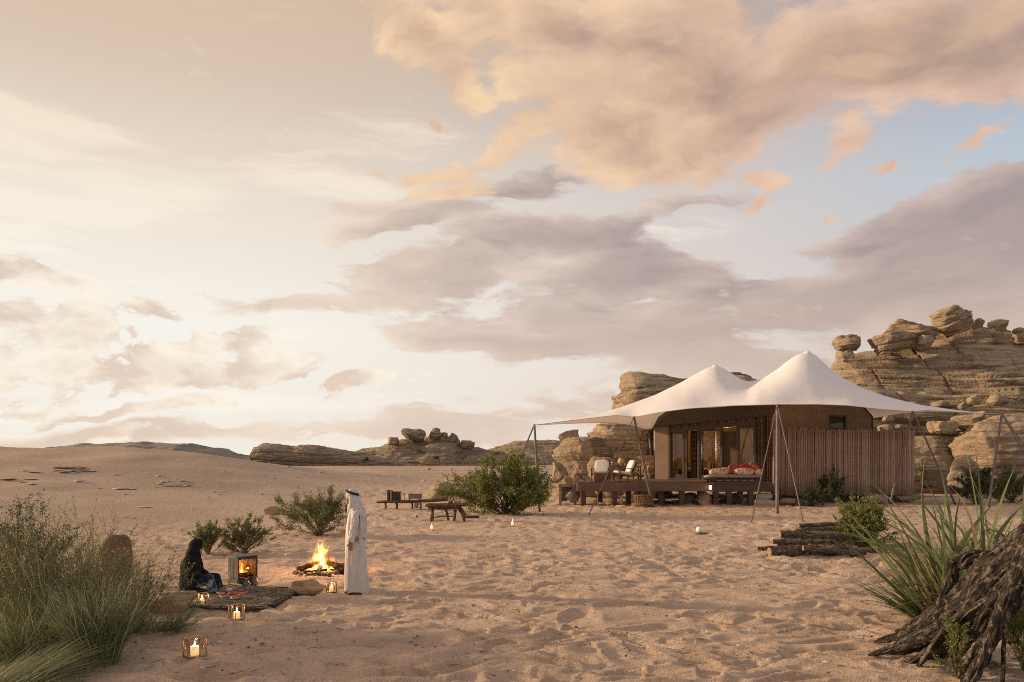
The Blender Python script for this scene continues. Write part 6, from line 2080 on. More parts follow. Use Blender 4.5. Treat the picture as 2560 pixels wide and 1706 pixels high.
def candle(parent, z0, r, h, energy):
    m = MB(); m.lathe([(0, z0), (r, z0), (r, z0 + h * 0.97), (r * 0.85, z0 + h), (0, z0 + h * 0.95)], 14)
    cw = m.build('candle', CANDLE, parent, True)
    m = MB(); m.tube([(0, 0, z0 + h * 0.94), (0.002, 0, z0 + h + 0.012)], 0.002, 4); m.build('wick', FRAME, cw)
    m = MB(); m.lathe([(0.0, z0 + h), (0.010, z0 + h + 0.012), (0.011, z0 + h + 0.022), (0.006, z0 + h + 0.042), (0.0, z0 + h + 0.065)], 10); m.build('flame', FLAME, cw, True)
    point(parent, (0, 0, z0 + h + 0.035), energy, (1, 0.62, 0.27), 0.018)
    point(parent, (0, 0, z0 + h * 0.55), energy * 0.12, (1, 0.62, 0.27), r * 0.5)  # extra lamp added inside the wax so the candle body glows


def lantern(px, py, w, h, label, sides=6, rot=0.2, pattern=True, energy=1.6):
    p = gp(px, py)
    t = thing('candle_lantern', label, 'lantern', p, rot)
    r = w / 2
    V = [(math.cos(2 * math.pi * i / sides) * r, math.sin(2 * math.pi * i / sides) * r) for i in range(sides)]
    for z in (0.008, h):
        m = MB(); m.tube([(*V[i % sides], z) for i in range(sides + 1)], 0.0055, 5); m.build('wire_ring', BRASS, t)
    for i in range(sides):
        a, b = V[i], V[(i + 1) % sides]
        m = MB(); m.tube([(*a, 0.0), (*a, h)], 0.0055, 5); m.build('wire_upright', BRASS, t)
        m = MB(); m.prism([(a[0] * .97, a[1] * .97, 0.012), (b[0] * .97, b[1] * .97, 0.012), (b[0] * .97, b[1] * .97, h - 0.008), (a[0] * .97, a[1] * .97, h - 0.008)], (0, 0, 0.0001))
        m.f = [m.f[0]]
        pane = m.build('glass_pane', LANTERN_GLASS, t)
        if pattern:
            mid = ((a[0] + b[0]) / 2, (a[1] + b[1]) / 2)
            m = MB(); m.tube([(*a, h), (*mid, h * 0.42), (*b, h)], 0.0026, 4); m.build('wire_vee', BRASS, pane)
    m = MB(); m.lathe([(0, 0.004), (r * 0.95, 0.004), (r * 0.95, 0.012), (0, 0.012)], sides); m.build('base_plate', BRASS, t)
    candle(t, 0.012, w * 0.19, h * 0.48, energy)
    return t


def build_lanterns():
    lantern(487, 1640, 0.255, 0.215, 'wide brass wire lantern alone on the sand beside the tall grass', pattern=True, rot=0.3, energy=2.2)
    lantern(592, 1548, 0.225, 0.200, 'brass wire lantern standing on the sand in front of the mat edge', sides=8, pattern=False, energy=2.2)
    lantern(505, 1513, 0.200, 0.180, 'brass wire lantern on the mat by the seated person', sides=8, pattern=False, rot=0.1, energy=2.2)
    lantern(829, 1480, 0.190, 0.165, 'brass wire lantern between the sitting stone and the standing person', sides=8, pattern=False, rot=0.5, energy=2.2)
    for px, py, r, h, lab in ((1079, 1326, 0.055, 0.24, 'glass candle jar on the sand in front of the rough table'), (1281, 1316, 0.06, 0.26, 'glass candle jar on the sand below the large bush')):
        p = gp(px, py)
        t = thing('candle_jar', lab, 'lantern', p)
        m = MB(); m.lathe([(0, 0.002), (r * 1.5, 0.002), (r * 1.5, 0.02), (0, 0.02)], 14); m.build('dark_saucer', DARKWOOD, t)
        m = MB(); m.lathe([(r, 0.02), (r * 1.15, h * 0.4), (r * 0.95, h * 0.75), (r * 0.6, h * 0.85), (r * 0.55, h)], 14); m.build('glass_jar', LANTERN_GLASS, t, True)
        candle(t, 0.02, r * 0.75, h * 0.5, 0.9)
    p = gp(1748, 1334)
    t = thing('candle_dish', 'round white candle globe on a flat wooden dish in the open sand', 'lantern', p)
    m = MB(); m.lathe([(0, 0.0), (0.20, 0.0), (0.26, 0.03), (0.24, 0.035), (0, 0.03)], 20); m.build('dish', GREYBOARD, t, True)
    m = MB(); m.lathe([(0, 0.035), (0.07, 0.035), (0.10, 0.10), (0.095, 0.16), (0.06, 0.20), (0.0, 0.205)], 18); m.build('globe', pm('frosted_glass', (0.88, 0.84, 0.78), (0.84, 0.8, 0.72), 5, 0.4, 0), t, True)


build_lanterns()


def build_fire():
    c = gp(803, 1432)
    rng = random.Random(12)
    EMB = mat_bark('burnt_log', (0.02, 0.016, 0.013), (0.085, 0.045, 0.028), (0.19, 0.10, 0.06))
    root = thing('campfire', 'burning campfire flames over glowing embers in the sand', 'fire', c)
    m = MB(); m.lathe([(0.0, 0.0), (0.34, 0.02), (0.40, 0.14), (0.38, 0.36), (0.30, 0.58), (0.16, 0.74), (0.0, 0.78)], 20)
    m.build('flame', mat_flame('fire_volume', 0.31, 0.74, 34.0, 1.3), root, True)
    m = MB(); m.lathe([(0.0, 0.0), (0.14, 0.01), (0.16, 0.10), (0.13, 0.28), (0.0, 0.38)], 16)
    o = m.build('flame', mat_flame('fire_volume_low', 0.15, 0.36, 34.0, 5.1), root, True)
    o.location = (0.24, -0.02, 0.02)
    m = MB(); m.lathe([(0.0, 0.0), (0.13, 0.01), (0.15, 0.10), (0.12, 0.26), (0.0, 0.34)], 16)
    o = m.build('flame', mat_flame('fire_volume_low2', 0.14, 0.32, 32.0, 9.4), root, True)
    o.location = (-0.23, 0.0, 0.02)
    # embers: small glowing coals
    mb = MB()
    for i in range(46):
        a, r = rng.uniform(0, 6.3), 0.30 * math.sqrt(rng.random())
        s = rng.uniform(0.012, 0.03)
        mb.pillow((math.cos(a) * r, math.sin(a) * r, 0.03 + rng.uniform(0, 0.03)), (s * 2, s * 1.6, s * 1.4), n=3)
    mb.build('embers', mat_emit('ember_glow', (1.0, 0.20, 0.03), 3.0), root, True, kind='stuff')
    point(root, (0, 0, 0.32), 85, (1, 0.50, 0.18), 0.16)
    point(root, (0.05, -0.15, 0.10), 6, (1, 0.40, 0.10), 0.10)
    ash = MB(); ash.lathe([(0.0, 0.035), (0.25, 0.03), (0.42, 0.01), (0.52, -0.02)], 24)
    ash.build('ash_bed', pm('ash', (0.10, 0.085, 0.075), (0.045, 0.038, 0.034), 14, 0.95, 0.8, 0.02), root, True)
    labs = ['left firewood log sloping up into the flames', 'right firewood log sloping up into the flames', 'short sawn log with a pale round end at the front of the fire', 'dark log leaning in from behind the fire', 'thin burning branch across the front of the fire', 'charred log at the back right of the fire', 'burnt stick poking out low on the right of the fire']
    specs = [((-0.46, -0.12, 0.07), (-0.02, 0.0, 0.22), 0.055), ((0.52, -0.14, 0.05), (0.10, 0.02, 0.24), 0.058), ((0.05, -0.42, 0.06), (0.0, -0.06, 0.13), 0.052), ((-0.12, 0.42, 0.06), (0.02, 0.05, 0.22), 0.05), ((-0.32, -0.26, 0.04), (0.16, -0.16, 0.08), 0.028), ((0.48, 0.16, 0.10), (0.12, 0.06, 0.16), 0.06), ((0.55, -0.02, 0.04), (0.2, -0.1, 0.07), 0.026)]
    for i, ((a, b, r), lab) in enumerate(zip(specs, labs)):
        t = thing('firewood_log', lab, 'log', c)
        mb = MB()
        A, B = Vector(a), Vector(b)
        n = 9
        pts = [A + (B - A) * (k / n) + Vector((0, 0, 0.006 * math.sin(k * 2 + i))) for k in range(n + 1)]
        mb.tube(pts, [r * (1 + 0.10 * math.sin(k * 1.7 + i)) for k in range(n + 1)], 10)
        o = mb.build('bark', EMB, t, True)
        me = o.data
        at_ = me.attributes.new('grain', 'FLOAT_VECTOR', 'POINT')
        at_.data.foreach_set('vector', np.array([[math.cos(k % 10 * 0.628) * .3, math.sin(k % 10 * 0.628) * .3, (k // 10) * 0.04 + i] for k in range(len(me.vertices))], dtype=np.float32).ravel())
        mb = MB(); mb.tube([A - (B - A).normalized() * 0.004, A + (B - A).normalized() * 0.01], r * 0.88, 12)
        mb.build('cut_end', pm('sawn_end', (0.42, 0.32, 0.23), (0.30, 0.21, 0.14), 30), t)
    for i in range(26):
        a = i / 26 * 2 * math.pi + rng.uniform(-.1, .1)
        r = rng.uniform(0.38, 0.54)
        s = rng.uniform(0.07, 0.13)
        boulder((c.x + math.cos(a) * r * 1.05, c.y + math.sin(a) * r * 0.95, c.z - 0.005), (s * 1.3, s * 1.1, s * 0.8), ROCK_ASH, 900 + i, name='stone', nu=16, nv=10, A=0.05, thick=0.5, B=0.16, rot=a * 2, sink=0.15,
                label='sooty grey stone in the ring around the campfire', cat='stone', group='stones ringing the campfire')


build_fire()


def build_stove():
    p = gp(606, 1466)
    t = thing('fire_box', 'square timber fire box stove with a glass front and flames inside', 'stove', p, rad(46))
    OLD = pm('old_timber', (0.13, 0.10, 0.075), (0.055, 0.042, 0.033), 10, 0.9, 0.9, 0.008, stretch=(1, 1, 0.3))
    IRON = pm('black_iron', (0.045, 0.04, 0.037), (0.03, 0.027, 0.025), 12, 0.6, 0.3)
    W, D, H0, H = 0.385, 0.34, 0.155, 0.40
    mb = MB(); mb.box((0, 0, H0 / 2), (W * 1.02, D * 1.04, H0), ch=0.012); base = mb.build('base_box', OLD, t)
    mb = MB(); mb.box((0.01, -D * 0.52 - 0.012, H0 / 2), (W * 0.66, 0.02, H0 * 0.62), ch=0.005); mb.build('drawer_front', IRON, base)
    mb = MB(); mb.box((-W * 0.47, -D * 0.52 - 0.01, H0 / 2), (0.05, 0.045, H0 * 0.98), ch=0.008); mb.build('corner_block', OLD, base)
    # left and right sides of upright boards
    for s in (-1, 1):
        for k in range(3):
            mb = MB(); mb.box((s * (W / 2 - 0.012), -D / 3 + k * D / 3, H0 + H / 2), (0.026 + 0.006 * (k % 2), D / 3 - 0.006, H - 0.02), ch=0.004)
            mb.build('side_board', OLD, t)
    mb = MB(); mb.box((0, D / 2 - 0.012, H0 + H / 2), (W - 0.06, 0.02, H - 0.02)); mb.build('back_panel', pm('hot_lining', (0.50, 0.30, 0.10), (0.34, 0.18, 0.05), 9, 0.8, 0.4), t)
    mb = MB(); mb.box((0, 0, H0 + H - 0.008), (W + 0.02, D + 0.03, 0.036), ch=0.008); mb.build('top_slab', pm('slate_top', (0.085, 0.085, 0.085), (0.05, 0.05, 0.05), 9, 0.7, 0.5), t)
    mb = MB(); mb.box((0, 0, H0 + 0.012), (W - 0.06, D - 0.04, 0.02)); mb.build('hearth', IRON, t)
    f = 0.026
    mb = MB()
    y = -D / 2 - 0.012
    for (cx, cz, sx, sz) in ((-W / 2 + f / 2, H0 + H / 2, f, H), (W / 2 - f / 2, H0 + H / 2, f, H), (0, H0 + f / 2 + 0.002, W - 2 * f, f), (0, H0 + H - f / 2 - 0.02, W - 2 * f, f)):
        mb.box((cx, y, cz), (sx, 0.03, sz))
    dr = mb.build('door_frame', IRON, t)
    mb = MB(); mb.box((0, y, H0 + H / 2 - 0.01), (W - 2 * f, 0.005, H - 2 * f - 0.02)); mb.build('glass', mat_glass('stove_glass', (1.0, 0.88, 0.66), 0.9), dr)
    # grate with flames
    mb = MB(); mb.lathe([(0, 0.075), (0.085, 0.08), (0.10, 0.10), (0.09, 0.105), (0, 0.09)], 14, (0.02, 0, H0)); gr = mb.build('fire_pan', IRON, t, True)
    for a in (0.5, 2.6, 4.7):
        mb = MB(); mb.tube([(0.02 + math.cos(a) * 0.07, math.sin(a) * 0.07, H0 + 0.02), (0.02 + math.cos(a) * 0.08, math.sin(a) * 0.08, H0 + 0.09)], 0.006, 5); mb.build('pan_leg', IRON, gr)
    mb = MB(); mb.lathe([(0.0, 0.0), (0.06, 0.01), (0.065, 0.06), (0.04, 0.14), (0.0, 0.19)], 14)
    o = mb.build('flame', mat_flame('stove_fire', 0.065, 0.19, 190.0, 3.7), t, True)
    o.location = (-0.02, -0.01, H0 + 0.09)
    mb = MB(); mb.lathe([(0.0, 0.0), (0.03, 0.01), (0.035, 0.06), (0.02, 0.14), (0.0, 0.20)], 12)
    o = mb.build('flame', mat_flame('stove_fire2', 0.035, 0.20, 120.0, 7.7), t, True)
    o.location = (-0.115, -0.03, H0 + 0.06)
    for k in range(9):
        a = k * 2.4
        mb = MB(); mb.pillow((0.03 + 0.045 * math.cos(a), 0.045 * math.sin(a), H0 + 0.105), (0.035, 0.03, 0.025), n=4)
        mb.build('ember', mat_emit('ember_glow2', (1.0, 0.25, 0.04), 2.0), gr, True)
    mb = MB(); mb.box((0.09, 0.05, H0 + 0.20), (0.13, 0.01, 0.012)); mb.box((0.15, 0.05, H0 + 0.14), (0.01, 0.01, 0.13)); mb.box((0.03, 0.05, H0 + 0.14), (0.01, 0.01, 0.13)); mb.build('pot_hanger', IRON, t)
    point(t, (-0.02, -0.02, H0 + 0.20), 3.0, (1, 0.55, 0.18), 0.04)


build_stove()


def bottle(px, py, r, h, label):
    p = gp(px, py)
    t = thing('glass_bottle', label, 'bottle', (p.x, p.y, p.z + 0.012))
    m = MB(); m.lathe([(0, 0.002), (r * 0.95, 0.002), (r, 0.012), (r, h * 0.55), (r * 0.85, h * 0.66), (r * 0.45, h * 0.82), (r * 0.40, h * 0.95), (r * 0.50, h * 0.96), (r * 0.50, h)], 18)
    b = m.build('bottle_body', mat_glass('bottle_glass', (0.97, 0.97, 0.95), 2.6), t, True)
    m = MB(); m.lathe([(0, 0.008), (r * 0.92, 0.010), (r * 0.92, h * 0.12), (0, h * 0.12)], 16); m.build('water', mat_glass('water_tint', (0.96, 0.90, 0.74), 1.2), t, True)
    return t


def build_picnic():
    # woven twig mat
    c = gp(610, 1500)
    t = thing('twig_mat', 'grey brown mat of flattened twigs spread on the sand', 'mat', (c.x, c.y, c.z))
    rng = random.Random(3)
    corners = [gp(462, 1524), gp(655, 1528), gp(742, 1482), gp(548, 1472)]
    L = [Vector((q.x - c.x, q.y - c.y, 0)) for q in corners]
    MATM = pm('mat_fibre', (0.33, 0.27, 0.21), (0.18, 0.145, 0.115), 22, 0.95, 1.0, 0.03, stretch=(1, 3, 1), c3=(0.33, 0.25, 0.165))
    n = 26
    vs = []
    for i in range(n + 1):
        for j in range(n + 1):
            u, v = i / n, j / n
            p = L[0].lerp(L[1], u).lerp(L[3].lerp(L[2], u), v)
            e = 0.06 * math.sin(i * 1.7 + j) * (1 if (i in (0, n) or j in (0, n)) else 0)
            vs.append((p.x + e, p.y + e * 0.6, 0.045 + ground_z(p.x + c.x, p.y + c.y) - c.z + 0.008 * math.sin(i * 2.1) * math.cos(j * 1.7)))
    fs = [(i * (n + 1) + j, (i + 1) * (n + 1) + j, (i + 1) * (n + 1) + j + 1, i * (n + 1) + j + 1) for i in range(n) for j in range(n)]
    mb = MB(); mb.add(vs, fs); mb.build('woven_sheet', MATM, t, True)
    P, RR = [], []
    for i in range(1100):
        u, v = rng.random(), rng.random()
        p = L[0].lerp(L[1], u).lerp(L[3].lerp(L[2], u), v)
        a = rng.gauss(0.2, 0.9)
        l = rng.uniform(0.03, 0.11)
        z = 0.056 + ground_z(p.x + c.x, p.y + c.y) - c.z + rng.uniform(0, 0.012)
        P.append([[p.x - math.cos(a) * l, p.y - math.sin(a) * l, z], [p.x, p.y, z + 0.006], [p.x + math.cos(a) * l, p.y + math.sin(a) * l, z]])
        RR.append([rng.uniform(0.002, 0.0045)] * 3)
    V, F = tubes_np(np.array(P), np.array(RR), 4)
    TW = mat_leaf('mat_twig', [(0, (0.08, 0.064, 0.052)), (0.5, (0.22, 0.175, 0.135)), (1.0, (0.44, 0.36, 0.27))], 0.0, 0.95)
    link('twigs', np_mesh('twigs', V, F, TW, True), t, kind='stuff')
    MZ = 0.055
    bottle(618, 1488, 0.058, 0.27, 'larger clear glass bottle standing on the mat')
    bottle(638, 1476, 0.045, 0.24, 'smaller clear glass bottle at the back edge of the mat')

    def food(px, py, r, name, label, fill, piece=0, h=0.055, col=(0.75, 0.72, 0.68), rim=(0.30, 0.04, 0.03), seed=0):
        p = gp(px, py)
        o = thing(name, label, 'bowl' if h > 0.03 else 'plate', (p.x, p.y, p.z + MZ))
        m = MB(); m.lathe([(0, 0.0), (r * 0.5, 0.0), (r * 0.86, h * 0.55), (r, h), (r * 0.95, h), (r * 0.8, h * 0.6), (0, h * 0.35)], 20); m.build('dish', pm('glazed_white', (0.72, 0.69, 0.65), (0.66, 0.62, 0.58), 8, 0.3, 0), o, True)
        m = MB(); m.tube([(math.cos(w) * r * 0.985, math.sin(w) * r * 0.985, h) for w in np.linspace(0, 2 * math.pi, 21)], 0.0045, 4); m.build('rim', pm('red_rim', rim), o, True)
        rr = random.Random(seed + px)
        mb = MB()
        mb.lathe([(r * 0.88, h * 0.78), (r * 0.6, h * 1.0), (r * 0.25, h * 1.18), (0, h * 1.22)], 16)
        for i in range(30):
            a, q = rr.uniform(0, 6.3), r * 0.78 * math.sqrt(rr.random())
            s = rr.uniform(0.009, 0.018)
            mb.pillow((math.cos(a) * q, math.sin(a) * q, h * 0.95 + (r * 0.85 - q) * 0.25), (s * 2, s * 1.5, s * 1.2), rz=a, n=3)
        mb.build('food', fill, o, False)
        return o
    f = lambda n, a, b: pm('food_' + n, a, b, 60, 0.6, 0.5, 0.004)
    food(556, 1487, 0.085, 'bowl', 'bowl heaped with orange grains on the mat', f('grain', (0.55, 0.22, 0.03), (0.40, 0.14, 0.02)))
    food(561, 1504, 0.085, 'bowl', 'bowl of red chopped vegetables at the front of the meal', f('red', (0.42, 0.03, 0.02), (0.28, 0.05, 0.02)))
    food(588, 1508, 0.080, 'bowl', 'bowl of yellow brown stew at the front of the meal', f('stew', (0.42, 0.22, 0.04), (0.30, 0.15, 0.03)))
    food(603, 1504, 0.080, 'bowl', 'bowl of bright orange sauce beside the stew', f('orange', (0.60, 0.13, 0.02), (0.45, 0.09, 0.02)))
    food(608, 1494, 0.080, 'bowl', 'bowl of purple cabbage at the right of the meal', f('purple', (0.20, 0.03, 0.10), (0.28, 0.08, 0.16)))
    food(588, 1495, 0.13, 'platter', 'central platter of red and orange salad', f('salad', (0.48, 0.06, 0.02), (0.42, 0.20, 0.04)), h=0.028)
    food(573, 1490, 0.075, 'bowl', 'bowl of white yoghurt in the middle of the meal', f('white', (0.75, 0.70, 0.62), (0.65, 0.60, 0.52)))
    food(603, 1486, 0.075, 'bowl', 'bowl of green herbs behind the purple cabbage', f('green', (0.12, 0.20, 0.03), (0.07, 0.13, 0.02)))
    food(552, 1496, 0.07, 'bowl', 'bowl of dark green leaves nearest the seated person', f('leaves', (0.07, 0.11, 0.03), (0.05, 0.08, 0.02)))
    p = gp(582, 1482)
    o = thing('bread_plate', 'plate of folded pale flatbread behind the bowls', 'plate', (p.x, p.y, p.z + MZ))
    m = MB(); m.lathe([(0, 0), (0.10, 0), (0.15, 0.02), (0.145, 0.024), (0, 0.01)], 24); m.build('dish', pm('glazed_white', (0.72, 0.69, 0.65)), o, True)
    BR = pm('flatbread', (0.62, 0.45, 0.28), (0.46, 0.28, 0.14), 12, 0.9, 0.5, c3=(0.70, 0.58, 0.42))
    for i in range(4):
        m = MB(); m.pillow((0.02 * (i - 1.5), 0.01 * i, 0.03 + 0.018 * i), (0.25 - 0.02 * i, 0.2, 0.026), rz=0.4 * i, rx=0.06 * (i - 1), ry=0.05 * i, n=8); m.build('bread', BR, o, True)


build_picnic()


def build_tables():
    # rough driftwood table with jars
    RW = mat_bark('rough_timber', (0.06, 0.035, 0.02), (0.20, 0.115, 0.06), (0.34, 0.21, 0.115))

    def stick(parent, name, pts, rads, seed, n=10):
        mb = MB()
        P = [Vector(p) for p in pts]
        Q = []
        R_ = []
        for i in range(len(P) - 1):
            for k in range(4):
                s = k / 4
                Q.append(P[i].lerp(P[i + 1], s))
                R_.append((rads[i] * (1 - s) + rads[i + 1] * s) * (1 + 0.14 * math.sin(seed + len(Q) * 1.9)))
        Q.append(P[-1]); R_.append(rads[-1])
        mb.tube(Q, R_, n)
        o = mb.build(name, RW, parent, True)
        me = o.data
        g = me.attributes.new('grain', 'FLOAT_VECTOR', 'POINT')
        g.data.foreach_set('vector', np.array([[math.cos((k % n) * 6.283 / n) * .3, math.sin((k % n) * 6.283 / n) * .3, (k // n) * 0.05 + seed] for k in range(len(me.vertices))], dtype=np.float32).ravel())
        return o
    p = gp(1114, 1303)
    t = thing('rough_table', 'rough driftwood table carrying glass jars on the open sand', 'table', p)
    for i, y in enumerate((-0.30, -0.14, 0.02, 0.18, 0.32)):
        stick(t, 'plank', [(-0.72 + 0.05 * math.sin(i * 3), y, 0.60), (-0.2, y, 0.585 + 0.01 * math.sin(i)), (0.35, y, 0.605), (0.78 + 0.06 * math.cos(i * 2), y + 0.02, 0.63)], [0.05, 0.07, 0.065, 0.045], i * 2.3)
    stick(t, 'rail', [(-0.62, -0.26, 0.50), (0, -0.27, 0.49), (0.55, -0.26, 0.51)], [0.05, 0.055, 0.05], 5)
    stick(t, 'leg', [(-0.48, -0.28, 0.52), (-0.46, -0.30, 0.3), (-0.50, -0.31, -0.03)], [0.06, 0.055, 0.085], 1)
    stick(t, 'leg', [(0.38, -0.26, 0.52), (0.37, -0.30, 0.3), (0.33, -0.31, -0.03)], [0.065, 0.06, 0.055], 2)
    stick(t, 'leg', [(0.50, 0.05, 0.52), (0.66, -0.02, 0.28), (0.70, -0.04, -0.03)], [0.07, 0.10, 0.045], 3)
    stick(t, 'leg', [(-0.05, 0.28, 0.52), (0.04, 0.27, 0.25), (0.08, 0.26, -0.03)], [0.05, 0.045, 0.05], 4)
    stick(t, 'leg', [(-0.50, 0.28, 0.52), (-0.52, 0.28, 0.25), (-0.54, 0.28, -0.03)], [0.05, 0.045, 0.05], 6)
    stick(t, 'stretcher', [(-0.46, -0.28, 0.14), (-0.1, -0.20, 0.20), (0.35, -0.28, 0.19)], [0.025, 0.028, 0.025], 7, 6)
    JW = pm('jar_wax', (0.72, 0.62, 0.44), (0.62, 0.5, 0.32), 6, 0.6, 0)
    JA = pm('jar_amber', (0.50, 0.30, 0.12), (0.42, 0.24, 0.08), 6, 0.5, 0)
    k = p.y / FPX
    for px, dy, r, h, f, lab in ((1126, 0.0, 0.095, 0.24, JA, 'wide glass jar of amber liquid on the rough table'), (1141, 0.06, 0.085, 0.30, JW, 'tall glass jar at the back of the rough table'), (1147, -0.08, 0.085, 0.25, JW, 'glass jar of pale wax at the edge of the rough table')):
        jar(((px - 1114) * k + p.x, p.y + dy, p.z + 0.655), r, h, lab, mat_glass('jar_glass', (0.95, 0.94, 0.90), 2.4), f, neck=0.7)
    # long low bench with crates
    p = gp(1030, 1274)
    t = thing('low_bench', 'long low plank bench behind the rough table', 'bench', p)
    k = p.y / FPX
    x0, x1 = (944 - 1030) * k, (1118 - 1030) * k
    for i, y in enumerate((-0.22, 0.0, 0.22)):
        stick(t, 'plank', [(x0 + 0.1 * i, y, 0.36), ((x0 + x1) / 2, y, 0.37), (x1 + 0.2 * i, y + 0.1, 0.44)], [0.06, 0.07, 0.055], i + 0.5)
    for j, px in enumerate((961, 965, 990, 992, 1028, 1052)):
        x = (px - 1030) * k
        stick(t, 'leg', [(x, -0.2 if j % 2 else 0.2, 0.34), (x + 0.03, -0.22 if j % 2 else 0.22, 0.15), (x, -0.22 if j % 2 else 0.22, -0.03)], [0.05, 0.04, 0.05], j + 8)
    CR = pm('crate_dark', (0.055, 0.042, 0.034), (0.035, 0.027, 0.022), 6, 0.8, 0.4)
    bz = p.z + 0.43
    o = thing('wooden_crate', 'dark upright crate with pale corner posts on the low bench', 'crate', (p.x + (990 - 1030) * k, p.y, bz), 0.1)
    m = MB(); m.box((0.0, 0, 0.2), (0.44, 0.34, 0.40), ch=0.01); m.build('crate_body', CR, o)
    for sx in (-0.22, 0.22):
        m = MB(); m.box((sx, -0.17, 0.215), (0.07, 0.06, 0.43), ch=0.008); m.build('corner_post', GREYBOARD, o)
    o = thing('wooden_crate', 'taller dark crate standing beside the pale cornered crate', 'crate', (p.x + (974 - 1030) * k, p.y + 0.12, bz), 0.0)
    m = MB(); m.box((0, 0, 0.215), (0.22, 0.34, 0.43), ch=0.01); m.build('crate_body', CR, o)
    m = MB(); m.box((-0.02, 0, 0.44), (0.30, 0.36, 0.02)); m.build('lid', CR, o)
    o = thing('wooden_box', 'low grey slatted box on short feet on the bench', 'crate', (p.x + (1038 - 1030) * k, p.y, bz), -0.05)
    m = MB(); m.box((0, 0, 0.17), (0.58, 0.36, 0.20), ch=0.02); m.build('box_body', GREYBOARD, o)
    m = MB(); m.box((0, -0.01, 0.285), (0.62, 0.40, 0.03), ch=0.01); m.build('lid', GREYBOARD, o)
    for sx in (-0.24, 0.24):
        m = MB(); m.box((sx, -0.12, 0.035), (0.05, 0.05, 0.07)); m.build('foot', DARKWOOD, o)
    o = thing('iron_stand', 'thin dark iron stand on the bench between the crates', 'stand', (p.x + (1012 - 1030) * k, p.y - 0.05, bz))
    m = MB(); m.tube([(0, 0, 0), (0, 0, 0.30)], 0.012, 6); m.build('rod', FRAME, o)
    m = MB(); m.lathe([(0, 0.29), (0.06, 0.30), (0.06, 0.32), (0, 0.32)], 10); m.build('cup', GREYBOARD, o, True)
    m = MB(); m.lathe([(0, 0), (0.07, 0), (0.07, 0.015), (0, 0.015)], 10); m.build('foot', FRAME, o)
    q = gp(1040, 1270)
    boulder((q.x, q.y, q.z), (0.36, 0.34, 0.30), ROCK_GREY, 77, name='stone', nu=30, nv=20, A=0.03, thick=0.5, B=0.06, label='round grey stone in the shade under the low bench', cat='stone')
    q = gp(1180, 1296)
    m = MB(); m.pillow((0, 0, 0.05), (0.60, 0.22, 0.12), rz=0.1); m.build('rolled_cloth', pm('dark_roll', (0.07, 0.065, 0.06), (0.045, 0.04, 0.04), 9), None, True, loc=q, label='dark rolled cloth lying between the rough table and the bush', cat='cloth')
    q = gp(1042, 1294)
    boulder((q.x, q.y, q.z), (0.12, 0.10, 0.10), ROCK_DARK, 78, name='stone', nu=20, nv=12, A=0.03, thick=0.5, B=0.1, label='small dark round stone left of the rough table', cat='stone')


build_tables()


# ------------------------------------------------------------------ people
SKIN = pm('skin', (0.36, 0.18, 0.11), (0.31, 0.15, 0.09), 14, 0.55, 0.15, 0.002)


def capsule(mb, a, b, r0, r1, n=14):
    a, b = Vector(a), Vector(b)
    d = (b - a)
    t = d.normalized() if d.length > 1e-6 else Vector((0, 0, 1))
    L = d.length
    pts, rs = [], []
    for k in range(5):
        w = math.pi / 2 * (1 - k / 4)
        pts.append(a - t * (r0 * math.sin(w))); rs.append(max(r0 * math.cos(w), 0.0004))
    for k in range(1, 5):
        w = math.pi / 2 * k / 4
        pts.append(b + t * (r1 * math.sin(w))); rs.append(max(r1 * math.cos(w), 0.0004))
    pts.insert(5, b); rs.insert(5, r1)
    mb.tube(pts, rs, n)


def chain(mb, pts, rads, n=14):
    for i in range(len(pts) - 1):
        capsule(mb, pts[i], pts[i + 1], rads[i], rads[i + 1], n)


def ell(mb, c, r, n=14):
    c = Vector(c)
    vs, fs = [], []
    n2 = n * 2
    for i in range(n + 1):
        a = -math.pi / 2 + math.pi * i / n
        ca = max(math.cos(a), 0.001)
        for k in range(n2):
            w = 2 * math.pi * k / n2
            vs.append(c + Vector((ca * math.cos(w) * r[0], ca * math.sin(w) * r[1], math.sin(a) * r[2])))
    for i in range(n):
        for k in range(n2):
            fs.append((i * n2 + k, i * n2 + (k + 1) % n2, (i + 1) * n2 + (k + 1) % n2, (i + 1) * n2 + k))
    fs.append(tuple(range(n2 - 1, -1, -1)))
    fs.append(tuple(range(n * n2, (n + 1) * n2)))
    mb.add(vs, fs)


